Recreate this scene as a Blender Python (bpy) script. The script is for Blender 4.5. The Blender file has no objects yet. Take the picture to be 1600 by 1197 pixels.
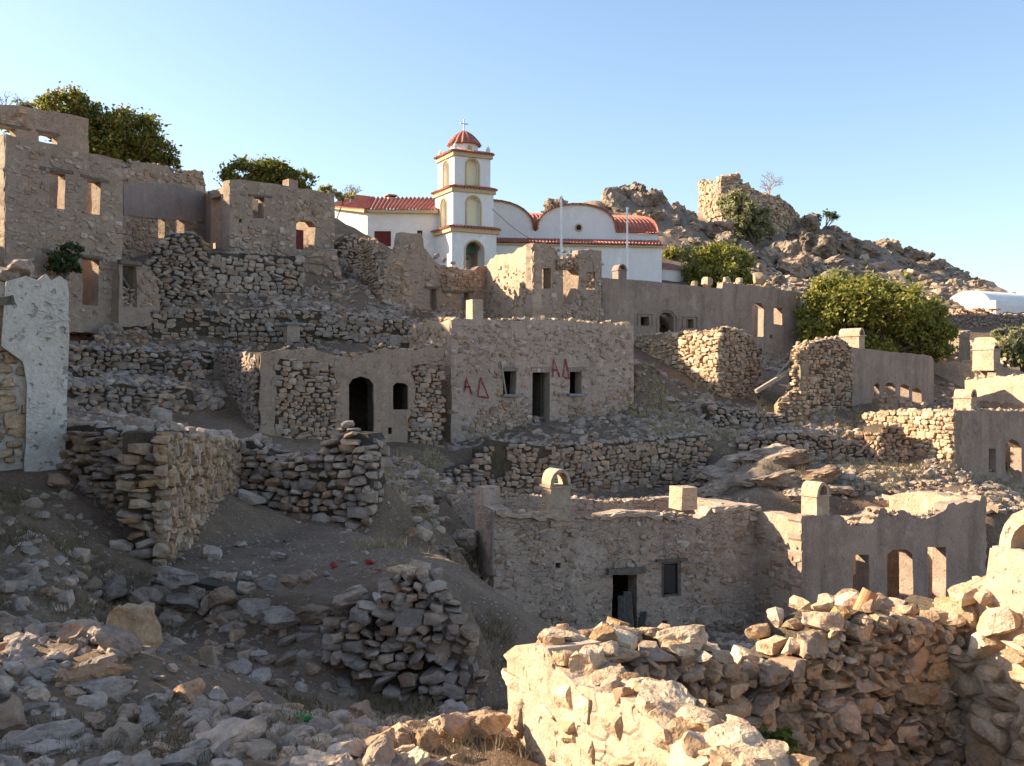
import bpy, bmesh, math, random
import numpy as np
from mathutils import Vector, Matrix, Euler
from mathutils.geometry import delaunay_2d_cdt

# ------------------------------------------------------------------ camera, sky, sun, exposure
SC = bpy.context.scene
COL = SC.collection
F, HZ = 1600.0, 598.5            # focal length and horizon row of the 1600 x 1197 photograph
cam_d = bpy.data.cameras.new('camera'); cam = bpy.data.objects.new('camera', cam_d); COL.objects.link(cam)
cam_d.sensor_width = 36; cam_d.lens = 36.0 * F / 1600.0; cam_d.clip_start = 0.1; cam_d.clip_end = 3000
cam.location = (0, 0, 0); cam.rotation_euler = (math.radians(90), 0, 0)
SC.camera = cam
SUN_EL, SUN_AZ = 26.0, -80.0     # azimuth from +Y (the view axis), negative = left
world = bpy.data.worlds.new('World'); SC.world = world; world.use_nodes = True
wn = world.node_tree.nodes; wl = world.node_tree.links
sky = wn.new('ShaderNodeTexSky'); sky.sky_type = 'NISHITA'; sky.sun_disc = False
sky.sun_elevation = math.radians(SUN_EL); sky.sun_rotation = math.radians(SUN_AZ)
sky.altitude = 0; sky.air_density = 1.0; sky.dust_density = 1.1; sky.ozone_density = 1.3
bg = wn['Background']; bg.inputs['Strength'].default_value = 0.102
wl.new(sky.outputs['Color'], bg.inputs['Color'])
sd = bpy.data.lights.new('sun', 'SUN'); sd.energy = 5.0; sd.angle = math.radians(0.53); sd.color = (1.0, 0.85, 0.62)
sun = bpy.data.objects.new('sun', sd); COL.objects.link(sun)
_a, _e = math.radians(SUN_AZ), math.radians(SUN_EL)
SUNV = Vector((math.sin(_a) * math.cos(_e), math.cos(_a) * math.cos(_e), math.sin(_e)))
sun.rotation_euler = SUNV.to_track_quat('Z', 'Y').to_euler()
sun.location = SUNV * 60
vs = SC.view_settings; vs.view_transform = 'Standard'; vs.look = 'None'; vs.exposure = 1.38; vs.gamma = 1.0; vs.use_curve_mapping = False
SC.cycles.max_bounces = 5; SC.cycles.diffuse_bounces = 3; SC.cycles.use_denoising = True; SC.cycles.use_adaptive_sampling = True; SC.cycles.adaptive_threshold = .03; SC.cycles.transparent_max_bounces = 4

rnd = random.Random(7)
U = rnd.uniform

# ------------------------------------------------------------------ numpy noise
def _hash(ix, iy, iz, seed):
    h = (ix.astype(np.int64) * 374761393 + iy.astype(np.int64) * 668265263 + iz.astype(np.int64) * 2147483647 + seed * 974634777) & 0x7fffffff
    h = ((h ^ (h >> 13)) * 1274126177) & 0x7fffffff
    h = ((h ^ (h >> 15)) * 2246822519) & 0x7fffffff
    return ((h ^ (h >> 16)) & 0xffff) / 32767.5 - 1.0
def vnoise(p, seed=0):
    p = np.atleast_2d(np.asarray(p, float)); i = np.floor(p); f = p - i; f = f * f * (3 - 2 * f); i = i.astype(np.int64)
    r = 0
    for a in (0, 1):
        for b in (0, 1):
            for c in (0, 1):
                w = (f[:, 0] if a else 1 - f[:, 0]) * (f[:, 1] if b else 1 - f[:, 1]) * (f[:, 2] if c else 1 - f[:, 2])
                r = r + w * _hash(i[:, 0] + a, i[:, 1] + b, i[:, 2] + c, seed)
    return r
def fbm(p, octv=4, seed=0, gain=.5):
    p = np.atleast_2d(np.asarray(p, float)); r = 0; a = 1.0
    for o in range(octv):
        r = r + a * vnoise(p * 2 ** o + 17.3 * o, seed + o); a *= gain
    return r
def ridged(p, octv=4, seed=0):
    p = np.atleast_2d(np.asarray(p, float)); r = 0; a = 1.0
    for o in range(octv):
        r = r + a * (1 - 2 * np.abs(vnoise(p * 2 ** o + 9.1 * o, seed + o))); a *= .5
    return r

# ------------------------------------------------------------------ materials
TINT = (.93, .82, .80)
class NT:
    def __init__(s, name, rough=.9):
        s.m = bpy.data.materials.new(name); s.m.use_nodes = True
        s.n = s.m.node_tree.nodes; s.l = s.m.node_tree.links
        s.b = s.n['Principled BSDF']; s.b.inputs['Roughness'].default_value = rough
        try: s.b.inputs['Specular IOR Level'].default_value = .25
        except Exception: pass
        s._pos = None
    def new(s, t): return s.n.new(t)
    def link(s, a, b): s.l.new(a, b)
    def put(s, v, sock):
        if isinstance(v, (int, float)): sock.default_value = v
        elif isinstance(v, (tuple, list)): sock.default_value = tuple(v) + ((1,) if len(v) == 3 and len(sock.default_value) == 4 else ())
        else: s.l.new(v, sock)
    def pos(s, sc=(1, 1, 1)):
        if s._pos is None: s._pos = s.new('ShaderNodeNewGeometry').outputs['Position']
        if tuple(sc) == (1, 1, 1): return s._pos
        m = s.new('ShaderNodeVectorMath'); m.operation = 'MULTIPLY'; s.link(s._pos, m.inputs[0]); m.inputs[1].default_value = sc
        return m.outputs[0]
    def noise(s, scale, det=4, rough=.55, vec=None, dist=0):
        t = s.new('ShaderNodeTexNoise'); t.inputs['Scale'].default_value = scale; t.inputs['Detail'].default_value = det
        t.inputs['Roughness'].default_value = rough; t.inputs['Distortion'].default_value = dist
        s.link(vec if vec is not None else s.pos(), t.inputs['Vector']); return t.outputs['Fac']
    def vor(s, scale, vec=None, feat='F1', out='Distance', rnd_=1.0):
        t = s.new('ShaderNodeTexVoronoi'); t.feature = feat; t.inputs['Scale'].default_value = scale; t.inputs['Randomness'].default_value = rnd_
        s.link(vec if vec is not None else s.pos(), t.inputs['Vector']); return t.outputs[out]
    def ramp(s, fac, stops, interp='LINEAR'):
        r = s.new('ShaderNodeValToRGB'); r.color_ramp.interpolation = interp; s.link(fac, r.inputs['Fac'])
        el = r.color_ramp.elements
        while len(el) < len(stops): el.new(.5)
        for e, (p, c) in zip(el, stops):
            e.position = p; e.color = (tuple(c) + (1,)) if isinstance(c, (tuple, list)) else (c, c, c, 1)
        return r.outputs['Color']
    def math(s, op, a, b=0, c=None):
        m = s.new('ShaderNodeMath'); m.operation = op; s.put(a, m.inputs[0]); s.put(b, m.inputs[1])
        if c is not None: s.put(c, m.inputs[2])
        return m.outputs[0]
    def mix(s, fac, a, b, mode='MIX'):
        m = s.new('ShaderNodeMix'); m.data_type = 'RGBA'; m.blend_type = mode
        s.put(fac, m.inputs['Factor']); s.put(a, m.inputs['A']); s.put(b, m.inputs['B']); 
        return m.outputs['Result']
    def bump(s, h, strength=.5, dist=.03, nrm=None):
        b = s.new('ShaderNodeBump'); b.inputs['Strength'].default_value = strength; b.inputs['Distance'].default_value = dist
        s.link(h, b.inputs['Height'])
        if nrm is not None: s.link(nrm, b.inputs['Normal'])
        return b.outputs['Normal']
    def earth(s, col, k=1.0): return s.mix(1.0, col, tuple(x * k for x in TINT), 'MULTIPLY')
    def done(s, col, nrm=None, rough=None):
        s.put(col, s.b.inputs['Base Color'])
        if nrm is not None: s.link(nrm, s.b.inputs['Normal'])
        if rough is not None: s.put(rough, s.b.inputs['Roughness'])
        return s.m
# mix sockets by type: A/B of the RGBA variant
def _mixfix():
    def mix(s, fac, a, b, mode='MIX'):
        m = s.new('ShaderNodeMix'); m.data_type = 'RGBA'; m.blend_type = mode
        s.put(fac, m.inputs[0]); s.put(a, m.inputs[6]); s.put(b, m.inputs[7]); return m.outputs[2]
    NT.mix = mix
_mixfix()

def mat_plaster(name, c1, c2, c3, show=.5, pit=.35, bstr=.7, streak=.35, cell=3.2):
    n = NT(name, .95)
    big = n.noise(.55, 3, .6); mid = n.noise(2.6, 4, .65); fine = n.noise(14, 3, .75)
    st = n.noise(1.0, 3, .6, n.pos((2.2, 2.2, .25)))
    col = n.mix(n.ramp(big, [(.35, 0.), (.65, 1.)]), c1, c2)
    col = n.mix(n.ramp(mid, [(.48, 0.), (.72, .8)]), col, c3)
    col = n.mix(n.math('MULTIPLY', n.ramp(st, [(.5, 0.), (.75, 1.)]), streak), col, tuple(x * .55 for x in c2))
    # thin plaster: faces of the stones below show through in worn places
    wv = n.new('ShaderNodeVectorMath'); wv.operation = 'ADD'; n.link(n.pos((1, 1, 1.8)), wv.inputs[0])
    nz = n.new('ShaderNodeTexNoise'); nz.inputs['Scale'].default_value = 1.7; nz.inputs['Detail'].default_value = 3; n.link(n.pos(), nz.inputs['Vector'])
    sc = n.new('ShaderNodeVectorMath'); sc.operation = 'SCALE'; n.link(nz.outputs['Color'], sc.inputs[0]); sc.inputs['Scale'].default_value = .35
    n.link(sc.outputs[0], wv.inputs[1])
    edge = n.vor(cell, wv.outputs[0], 'DISTANCE_TO_EDGE'); cc = n.vor(cell, wv.outputs[0], 'F1', 'Color')
    worn = n.ramp(n.noise(.9, 3, .65), [(.58 - .22 * show, 0.), (.74 - .14 * show, 1.)])
    tint = n.ramp(cc, [(0, tuple(x * .72 for x in c1)), (.5, c2), (1, tuple(min(1, x * 1.22) for x in c1))])
    crack = n.ramp(edge, [(0, .35), (.10, 1.)])
    stone = n.mix(crack, tuple(x * .42 for x in c2), tint)
    col = n.mix(n.math('MULTIPLY', worn, show), col, stone)
    lime = n.ramp(n.noise(1.25, 3, .7, n.pos((1, 1, .8))), [(.60, 0.), (.70, 1.)])
    col = n.mix(n.math('MULTIPLY', lime, .45), col, tuple(min(1, x * 1.28) for x in c3))
    damp = n.ramp(n.noise(.8, 4, .7), [(.30, 1.), (.42, 0.)])
    col = n.mix(n.math('MULTIPLY', damp, .55 * min(1, streak * 2)), col, tuple(x * .6 for x in c2))
    pits = n.ramp(n.noise(7.5, 2, .5), [(.30, 1.), (.38, 0.)])
    col = n.mix(n.math('MULTIPLY', pits, pit), col, tuple(x * .35 for x in c2))
    col = n.mix(.28, col, n.ramp(fine, [(.25, .15), (.75, .95)]), 'OVERLAY')
    h = n.math('ADD', n.math('MULTIPLY', mid, .5), n.math('MULTIPLY', fine, .35))
    h = n.math('ADD', h, n.math('MULTIPLY', n.math('MULTIPLY', crack, worn), .55))
    h = n.math('SUBTRACT', h, n.math('MULTIPLY', pits, .4))
    if 'whitewash' not in name: col = n.earth(col)
    return n.done(col, n.bump(h, bstr, .07))

def mat_stone(name, stops, bscale=9, bstr=.6, mott=.45, lich=.3):
    n = NT(name, .92)
    oi = n.new('ShaderNodeObjectInfo').outputs['Random']
    g = n.new('ShaderNodeNewGeometry').outputs['Random Per Island']
    r = n.math('FRACT', n.math('ADD', n.math('MULTIPLY', oi, 7.31), g))
    col = n.ramp(r, stops)
    r2 = n.math('FRACT', n.math('MULTIPLY', r, 13.7))
    col = n.mix(.55, col, n.ramp(r2, [(0, .28), (1, .74)]), 'OVERLAY')
    mid = n.noise(bscale * .45, 3, .65); fine = n.noise(bscale * 2.6, 3, .7)
    col = n.mix(mott, col, n.ramp(mid, [(.3, .22), (.7, .8)]), 'OVERLAY')
    li = n.ramp(n.noise(bscale * .8, 2, .6), [(.56, 0.), (.68, 1.)])
    col = n.mix(n.math('MULTIPLY', li, lich), col, (.46, .43, .37))
    col = n.mix(.3, col, n.ramp(fine, [(.25, .12), (.75, .9)]), 'OVERLAY')
    h = n.math('ADD', n.math('MULTIPLY', mid, .7), n.math('MULTIPLY', fine, .4))
    return n.done(n.earth(col, 1.0 if name != 'pale_limestone' else 1.08), n.bump(h, bstr, .06))

def mat_simple(name, c, var=.25, scale=6, rough=.9, bstr=.25, dist=.02, c2=None):
    n = NT(name, rough)
    a = n.noise(scale, 3, .6); b = n.noise(scale * 6, 2, .6)
    col = n.mix(n.ramp(a, [(.35, 0.), (.65, 1.)]), c, c2 if c2 else tuple(x * (1 - var) for x in c))
    col = n.mix(.18, col, n.ramp(b, [(.3, .2), (.7, .8)]), 'OVERLAY')
    return n.done(col, n.bump(n.math('ADD', a, n.math('MULTIPLY', b, .5)), bstr, dist))

def mat_drystone_far(name, c1, c2, scale=3.0):
    n = NT(name, .95)
    v = n.pos((1, 1, 1.7))
    edge = n.vor(scale, v, 'DISTANCE_TO_EDGE'); cc = n.vor(scale, v, 'F1', 'Color')
    col = n.ramp(cc, [(0, tuple(x * .6 for x in c1)), (.35, c1), (.7, c2), (1, tuple(min(1, x * 1.3) for x in c1))])
    cr = n.ramp(edge, [(0, 0.), (.09, 1.)])
    col = n.mix(cr, tuple(x * .35 for x in c1), col)
    col = n.mix(.3, col, n.ramp(n.noise(12, 4, .7), [(.3, .2), (.7, .85)]), 'OVERLAY')
    return n.done(n.earth(col), n.bump(cr, .9, .09))

M = {}
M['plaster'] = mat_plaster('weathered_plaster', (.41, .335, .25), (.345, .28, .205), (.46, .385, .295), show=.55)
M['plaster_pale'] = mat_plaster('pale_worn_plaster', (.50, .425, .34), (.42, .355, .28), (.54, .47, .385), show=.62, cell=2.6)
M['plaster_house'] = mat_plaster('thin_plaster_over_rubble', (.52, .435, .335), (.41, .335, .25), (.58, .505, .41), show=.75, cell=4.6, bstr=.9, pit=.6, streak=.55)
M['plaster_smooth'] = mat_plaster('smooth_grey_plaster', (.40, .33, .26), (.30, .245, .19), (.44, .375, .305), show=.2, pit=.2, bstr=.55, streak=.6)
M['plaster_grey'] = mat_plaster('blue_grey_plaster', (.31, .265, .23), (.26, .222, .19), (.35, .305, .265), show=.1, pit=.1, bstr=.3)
M['plaster_lit'] = mat_plaster('sunlit_cream_plaster', (.52, .44, .32), (.45, .37, .26), (.55, .48, .37), show=.45, pit=.25)  # sunlight put into the tone, mainly for sun-facing walls
M['white_rough'] = mat_plaster('rough_whitewash', (.64, .56, .47), (.54, .46, .375), (.68, .61, .53), show=.12, pit=.45, bstr=1.0, streak=.3, cell=5)
M['mortar'] = mat_simple('earth_mortar', (.125, .092, .06), .4, 5, .98, .9, .06)
M['mortar_dark'] = mat_simple('dark_joint_earth', (.10, .078, .058), .4, 5, .98, .9, .06)
M['mortar_pale'] = mat_simple('sunlit_pale_mortar', (.33, .255, .17), .3, 5, .98, .9, .06)  # mortar lightened for sunlit faces, the light put into its colour
GREY = [(0, (.30, .265, .22)), (.3, (.37, .325, .265)), (.55, (.42, .36, .28)), (.75, (.345, .265, .185)), (.9, (.44, .40, .335)), (1, (.38, .255, .15))]
WARM = [(0, (.36, .29, .21)), (.3, (.43, .35, .25)), (.5, (.345, .24, .155)), (.7, (.47, .395, .295)), (.85, (.42, .285, .165)), (1, (.33, .225, .145))]
PALE = [(0, (.45, .355, .23)), (.3, (.52, .425, .285)), (.6, (.43, .32, .19)), (.85, (.56, .47, .335)), (1, (.42, .285, .155))]
OCHR = [(0, (.45, .345, .215)), (.25, (.38, .28, .165)), (.5, (.49, .39, .255)), (.7, (.43, .275, .125)), (.85, (.53, .435, .305)), (1, (.34, .235, .135))]
M['stone_grey'] = mat_stone('grey_limestone', GREY)
M['stone_warm'] = mat_stone('warm_limestone', WARM)
M['stone_pale'] = mat_stone('pale_limestone', PALE, bscale=12, bstr=.9, mott=.55)
M['stone_flush'] = mat_stone('stone_under_thin_plaster', [(0, (.36, .30, .235)), (.3, (.45, .385, .31)), (.6, (.40, .325, .245)), (.85, (.52, .46, .38)), (1, (.33, .25, .175))], bscale=10, bstr=.8)
M['stone_ochre'] = mat_stone('ochre_limestone', OCHR, bscale=13, bstr=1.0, mott=.6)
M['rubble'] = mat_stone('rubble_stone', [(0, (.27, .235, .19)), (.35, (.35, .305, .245)), (.6, (.42, .37, .30)), (.8, (.33, .255, .175)), (1, (.47, .42, .345))])
M['rock'] = mat_stone('hill_rock', [(0, (.27, .225, .165)), (.4, (.33, .28, .21)), (.7, (.37, .315, .24)), (1, (.29, .225, .155))], bscale=2.4, bstr=1.0, mott=.7)
M['wood'] = mat_simple('weathered_wood', (.20, .165, .13), .45, 9, .9, .6, .02)
M['wood_pale'] = mat_simple('pale_driftwood', (.42, .35, .26), .35, 9, .9, .5, .02)
M['white'] = mat_plaster('aged_whitewash', (.81, .785, .745), (.77, .735, .69), (.83, .81, .78), show=.0, pit=.08, bstr=.2, streak=.14)
M['ochre'] = mat_simple('ochre_trim', (.58, .44, .25), .12, 3, .85, .1)
M['cream'] = mat_simple('cream_niche_paint', (.86, .76, .52), .06, 2, .85, .08)
M['redwood'] = mat_simple('red_painted_shutter', (.16, .025, .02), .25, 6, .6, .1)
M['dark'] = mat_simple('dark_interior', (.04, .035, .03), .2, 4)
M['teal'] = mat_simple('teal_paint', (.22, .42, .38), .2, 4, .6)
M['pole'] = mat_simple('white_painted_pole', (.80, .80, .78), .06, 4, .45, .05)
M['terracotta'] = mat_simple('terracotta', (.55, .26, .13), .25, 8, .8, .3)
def mat_paint():
    n = NT('red_spray_paint', .8); col = n.mix(n.noise(9, 3, .6), (.34, .03, .03), (.22, .03, .03)); n.put(col, n.b.inputs['Base Color'])
    tr = n.new('ShaderNodeBsdfTransparent'); mx = n.new('ShaderNodeMixShader'); n.link(n.ramp(n.noise(13, 4, .75), [(.36, 0.), (.5, .9)]), mx.inputs['Fac'])
    n.link(tr.outputs[0], mx.inputs[1]); n.link(n.b.outputs[0], mx.inputs[2]); n.link(mx.outputs[0], n.n['Material Output'].inputs['Surface']); return n.m
M['red_paint'] = mat_paint()
M['brick_red'] = mat_simple('red_brick', (.42, .075, .05), .3, 10, .85, .3)
M['bark'] = mat_simple('bark', (.17, .135, .10), .4, 8, .95, .8, .03)
M['bark_pale'] = mat_simple('pale_dead_branch', (.36, .31, .28), .3, 8, .95, .5, .02)
M['straw'] = mat_simple('dry_grass', (.46, .36, .20), .35, 10, .95, .1)
M['bluegrey'] = mat_simple('blue_grey_stone', (.30, .29, .295), .25, 6, .9, .6, .03)
def mat_roof():
    n = NT('red_roof_tile', .75)
    a = n.noise(1.1, 4, .6); b = n.noise(9, 4, .6)
    col = n.mix(n.ramp(a, [(.35, 0.), (.65, 1.)]), (.42, .15, .105), (.33, .105, .075))
    col = n.mix(n.ramp(b, [(.5, 0.), (.7, .6)]), col, (.60, .33, .22))
    return n.done(col, n.bump(b, .3, .02))
M['roof'] = mat_roof()
def mat_glass_green():
    n = NT('green_bottle_glass', .15); n.b.inputs['Transmission Weight'].default_value = .6
    return n.done((.02, .42, .10))
M['glass_green'] = mat_glass_green()
def mat_leaf(name, stops, tr=.35):
    n = NT(name, .6)
    g = n.new('ShaderNodeNewGeometry').outputs['Random Per Island']
    col = n.ramp(g, stops)
    col = n.mix(.45, col, n.ramp(n.noise(.9, 3, .6), [(.3, .25), (.7, .75)]), 'OVERLAY')
    n.put(col, n.b.inputs['Base Color'])
    t = n.new('ShaderNodeBsdfTranslucent'); n.link(col, t.inputs['Color'])
    mx = n.new('ShaderNodeMixShader'); mx.inputs['Fac'].default_value = tr
    n.link(n.b.outputs[0], mx.inputs[1]); n.link(t.outputs[0], mx.inputs[2])
    n.link(mx.outputs[0], n.n['Material Output'].inputs['Surface'])
    return n.m
M['leaf'] = mat_leaf('fig_leaf', [(0, (.075, .105, .018)), (.5, (.115, .15, .025)), (.8, (.16, .18, .03)), (1, (.20, .17, .04))])
M['leaf_yellow'] = mat_leaf('yellow_green_leaf', [(0, (.14, .155, .03)), (.45, (.27, .27, .055)), (.8, (.42, .375, .085)), (1, (.43, .32, .10))], .45)
M['leaf_olive'] = mat_leaf('olive_leaf', [(0, (.24, .24, .12)), (.5, (.36, .34, .17)), (1, (.45, .41, .23))], .5)
M['leaf_dark'] = mat_leaf('dark_shrub_leaf', [(0, (.045, .07, .025)), (.6, (.07, .10, .03)), (1, (.10, .12, .04))])
M['leaf_rust'] = mat_leaf('mixed_autumn_leaf', [(0, (.10, .135, .022)), (.45, (.165, .19, .032)), (.75, (.25, .20, .045)), (1, (.32, .18, .075))], .45)

def mat_ground():
    n = NT('hillside_earth', .97)
    big = n.noise(.16, 2, .6); mid = n.noise(1.3, 4, .7); fine = n.noise(11, 4, .8)
    col = n.mix(n.ramp(big, [(.38, 0.), (.62, 1.)]), (.20, .143, .088), (.245, .187, .125))
    col = n.mix(n.ramp(mid, [(.45, 0.), (.7, .85)]), col, (.30, .225, .148))
    peb = n.vor(13, None, 'F1', 'Distance'); pc = n.vor(13, None, 'F1', 'Color')
    pm = n.ramp(peb, [(.28, 1.), (.42, 0.)])
    pr = n.ramp(pc, [(.0, 0.), (.52, 0.), (.56, 1.)], 'LINEAR')
    pebm = n.math('MULTIPLY', pm, pr)
    col = n.mix(n.math('MULTIPLY', pebm, .75), col, n.ramp(pc, [(.3, (.27, .24, .21)), (.8, (.43, .40, .36))]))
    col = n.mix(.4, col, n.ramp(fine, [(.25, .12), (.75, .9)]), 'OVERLAY')
    # rock on the far hill: by the 'rocky' attribute of the terrain mesh
    at = n.new('ShaderNodeAttribute'); at.attribute_name = 'rocky'
    rk = n.mix(n.ramp(n.noise(.35, 3, .65), [(.35, 0.), (.65, 1.)]), (.28, .235, .175), (.36, .305, .235))
    rk = n.mix(n.ramp(n.noise(2.6, 3, .7), [(.5, 0.), (.72, .6)]), rk, (.24, .19, .135))
    col = n.mix(at.outputs['Fac'], col, rk)
    h = n.math('ADD', n.math('MULTIPLY', mid, .8), n.math('MULTIPLY', fine, .5))
    h = n.math('ADD', h, n.math('MULTIPLY', pebm, .5))
    return n.done(n.earth(col, .92), n.bump(h, .9, .07))
M['ground'] = mat_ground()

# ------------------------------------------------------------------ mesh helpers
def fast_mesh(name, V, Fc, mat=None, smooth=False):
    """V (n,3) array, Fc list of index tuples or (m,k) array"""
    me = bpy.data.meshes.new(name)
    V = np.asarray(V, np.float32)
    if isinstance(Fc, np.ndarray):
        k = Fc.shape[1]; tot = np.full(len(Fc), k, np.int32); flat = Fc.astype(np.int32).ravel()
    else:
        tot = np.array([len(f) for f in Fc], np.int32); flat = np.fromiter((i for f in Fc for i in f), np.int32)
    me.vertices.add(len(V)); me.vertices.foreach_set('co', V.ravel())
    me.loops.add(len(flat)); me.loops.foreach_set('vertex_index', flat)
    me.polygons.add(len(tot)); st = np.zeros(len(tot), np.int32); st[1:] = np.cumsum(tot)[:-1]
    me.polygons.foreach_set('loop_start', st); me.polygons.foreach_set('loop_total', tot)
    if smooth: me.polygons.foreach_set('use_smooth', np.ones(len(tot), bool))
    else: me.polygons.foreach_set('use_smooth', np.zeros(len(tot), bool))
    me.update(calc_edges=True); me.validate()
    if mat: me.materials.append(mat)
    return me

def cube_sphere(k):
    vs, fs, idx = [], [], {}
    def vid(p):
        q = tuple(int(round(c)) for c in p)
        if q not in idx: idx[q] = len(vs); vs.append([c / k * 2 - 1 for c in q])
        return idx[q]
    for ax in range(3):
        for s in (0, k):
            for i in range(k):
                for j in range(k):
                    q = []
                    for (a, b) in ((i, j), (i + 1, j), (i + 1, j + 1), (i, j + 1)):
                        p = [0, 0, 0]; p[ax] = s; p[(ax + 1) % 3] = a; p[(ax + 2) % 3] = b; q.append(vid(p))
                    fs.append(q if s else q[::-1])
    return np.array(vs, float), fs
def rock_shape(seed, k=2, round_=.35, cuts=5, amp=.10, cutd=(.55, .85), third=.0):
    r = np.random.RandomState(seed)
    V, Fc = cube_sphere(k)
    L = np.linalg.norm(V, axis=1, keepdims=True)
    V = V * (1 - round_) + V / L * round_ * 1.18
    for _ in range(cuts):
        n = r.normal(size=3); n /= np.linalg.norm(n); d = r.uniform(*cutd) * 1.15
        t = V @ n - d; V = V - np.outer(np.maximum(t, 0), n)
    V = V + amp * np.stack([vnoise(V * 1.3 + seed * 3.1, seed + q) for q in range(3)], 1)
    if k > 3: V = V + amp * .42 * np.stack([vnoise(V * 3.4 + seed * 1.7, seed + 9 + q) for q in range(3)], 1)
    if third: V = V + amp * third * np.stack([vnoise(V * 6.5 + seed * .7, seed + 19 + q) for q in range(3)], 1)
    mn, mx = V.min(0), V.max(0); V = (V - (mn + mx) / 2) / (mx - mn)
    return V, Fc
VAR = {'block': [rock_shape(100 + i, 2, .32, 5, .15, (.72, 1.1)) for i in range(20)],
       'rough': [rock_shape(200 + i, 2, .45, 6, .16, (.55, .85)) for i in range(12)],
       'fine': [rock_shape(300 + i, 7, .34, 6, .13, (.66, 1.0)) for i in range(20)],
       'boulder': [rock_shape(400 + i, 9, .42, 12, .24, (.55, .92)) for i in range(14)],
       'crag': [rock_shape(600 + i, 13, .35, 12, .34, (.5, .95), .5) for i in range(14)],
       'pebble': [rock_shape(500 + i, 1, .3, 0, .3) for i in range(8)]}
_vm = {}
def variant_mesh(kind, i, mat):
    i %= len(VAR[kind]); key = (kind, i, mat)
    if key not in _vm:
        V, Fc = VAR[kind][i]
        _vm[key] = fast_mesh('%s_stone' % kind, V, Fc, M[mat], smooth=(kind in ('fine',)))
        if kind in ('fine',):
            try: _vm[key].set_sharp_from_angle(angle=math.radians(24))
            except Exception: pass
    return _vm[key]
def merged(name, items, mat):
    """items: (kind, i, 4x4 np) -> one mesh"""
    Vs, Fs, o = [], [], 0
    for kind, i, m in items:
        V, Fc = VAR[kind][i % len(VAR[kind])]
        Vs.append(V @ m[:3, :3].T + m[:3, 3]); Fs.append(np.array(Fc) + o); o += len(V)
    return fast_mesh(name, np.concatenate(Vs), np.concatenate(Fs), M[mat])

def W(px, py, Y): return Vector(((px - 800) / F * Y, Y, (HZ - py) / F * Y))
def XY(px, Y): return Vector(((px - 800) / F * Y, Y))
def topx(p): return (800 + p[0] / p[1] * F, HZ - p[2] / p[1] * F)

# ------------------------------------------------------------------ things
N_STONE = 300
THINGS = []
class Thing:
    def __init__(s, name, label, cat, base, group=None, rubble_name='rubble_core'):
        s.o = bpy.data.objects.new(name, None); COL.objects.link(s.o); s.o.empty_display_size = .3
        s.base = Vector(base); s.o.location = s.base
        s.o['label'] = label; s.o['category'] = cat; s.o['kind'] = 'thing'
        if group: s.o['group'] = group
        s.st = []; THINGS.append(s)
    def part(s, name, V, Fc, mat, parent=None, label=None, smooth=False, rel=True):
        V = np.asarray(V, float)
        if rel: V = V - np.array(s.base)
        o = bpy.data.objects.new(name, fast_mesh(name, V, Fc, M[mat] if isinstance(mat, str) else mat, smooth)); COL.objects.link(o)
        o.parent = parent or s.o
        if label: o['label'] = label
        return o
    def stone(s, parent, kind, i, mat, loc, rot, scale):
        s.st.append((parent, kind, i, mat, Vector(loc), rot, Vector(scale)))
    def finish(s):
        if not s.st: return
        key = lambda t: -max(t[6]) * (1 + 0 * t[4].y) / max(t[4].y, 1)
        s.st.sort(key=key)
        for k, (par, kind, i, mat, loc, rot, sc) in enumerate(s.st[:N_STONE]):
            o = bpy.data.objects.new('stone', variant_mesh(kind, i, mat)); COL.objects.link(o)
            o.parent = par or s.o; o.location = loc - s.base; o.rotation_euler = rot; o.scale = sc
        rest = {}
        for (par, kind, i, mat, loc, rot, sc) in s.st[N_STONE:]:
            m = np.array(Matrix.LocRotScale(loc - s.base, rot, sc))
            if kind == 'fine': kind = 'rough'
            rest.setdefault(mat, []).append((kind, i, m))
        for mat, items in rest.items():
            o = bpy.data.objects.new('small_stones', merged('small_stones', items, mat)); COL.objects.link(o)
            o.parent = s.o; o['kind'] = 'stuff'

class Plane:
    """vertical plane from its left end a to its right end b (XY points), seen from the side the normal points to"""
    def __init__(s, a, b):
        s.a = Vector(a[:2]) if len(a) > 1 else a; s.b = Vector(b[:2]); s.d = (s.b - s.a); s.len = s.d.length; s.d.normalize()
        s.n = Vector((s.d.y, -s.d.x)); s.seed = rnd.randint(0, 9999)
    def uv(s, px, py):
        r = (px - 800) / F
        u = (r * s.a.y - s.a.x) / (s.d.x - r * s.d.y); Y = s.a.y + s.d.y * u
        return (u, (HZ - py) / F * Y)
    def uvs(s, pts): return [s.uv(*p) for p in pts]
    def at(s, u, z, off=0): 
        p = s.a + s.d * u + s.n * off
        return Vector((p.x, p.y, z))
    def atn(s, UZ, off):
        UZ = np.asarray(UZ); P = np.outer(UZ[:, 0], s.d) + np.array(s.a) + np.outer(off, s.n)
        return np.column_stack([P, UZ[:, 1]])
    def rotz(s): return math.atan2(s.d.y, s.d.x)
def PP(pl, Yl, pr, Yr): return Plane(XY(pl, Yl), XY(pr, Yr))

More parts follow.
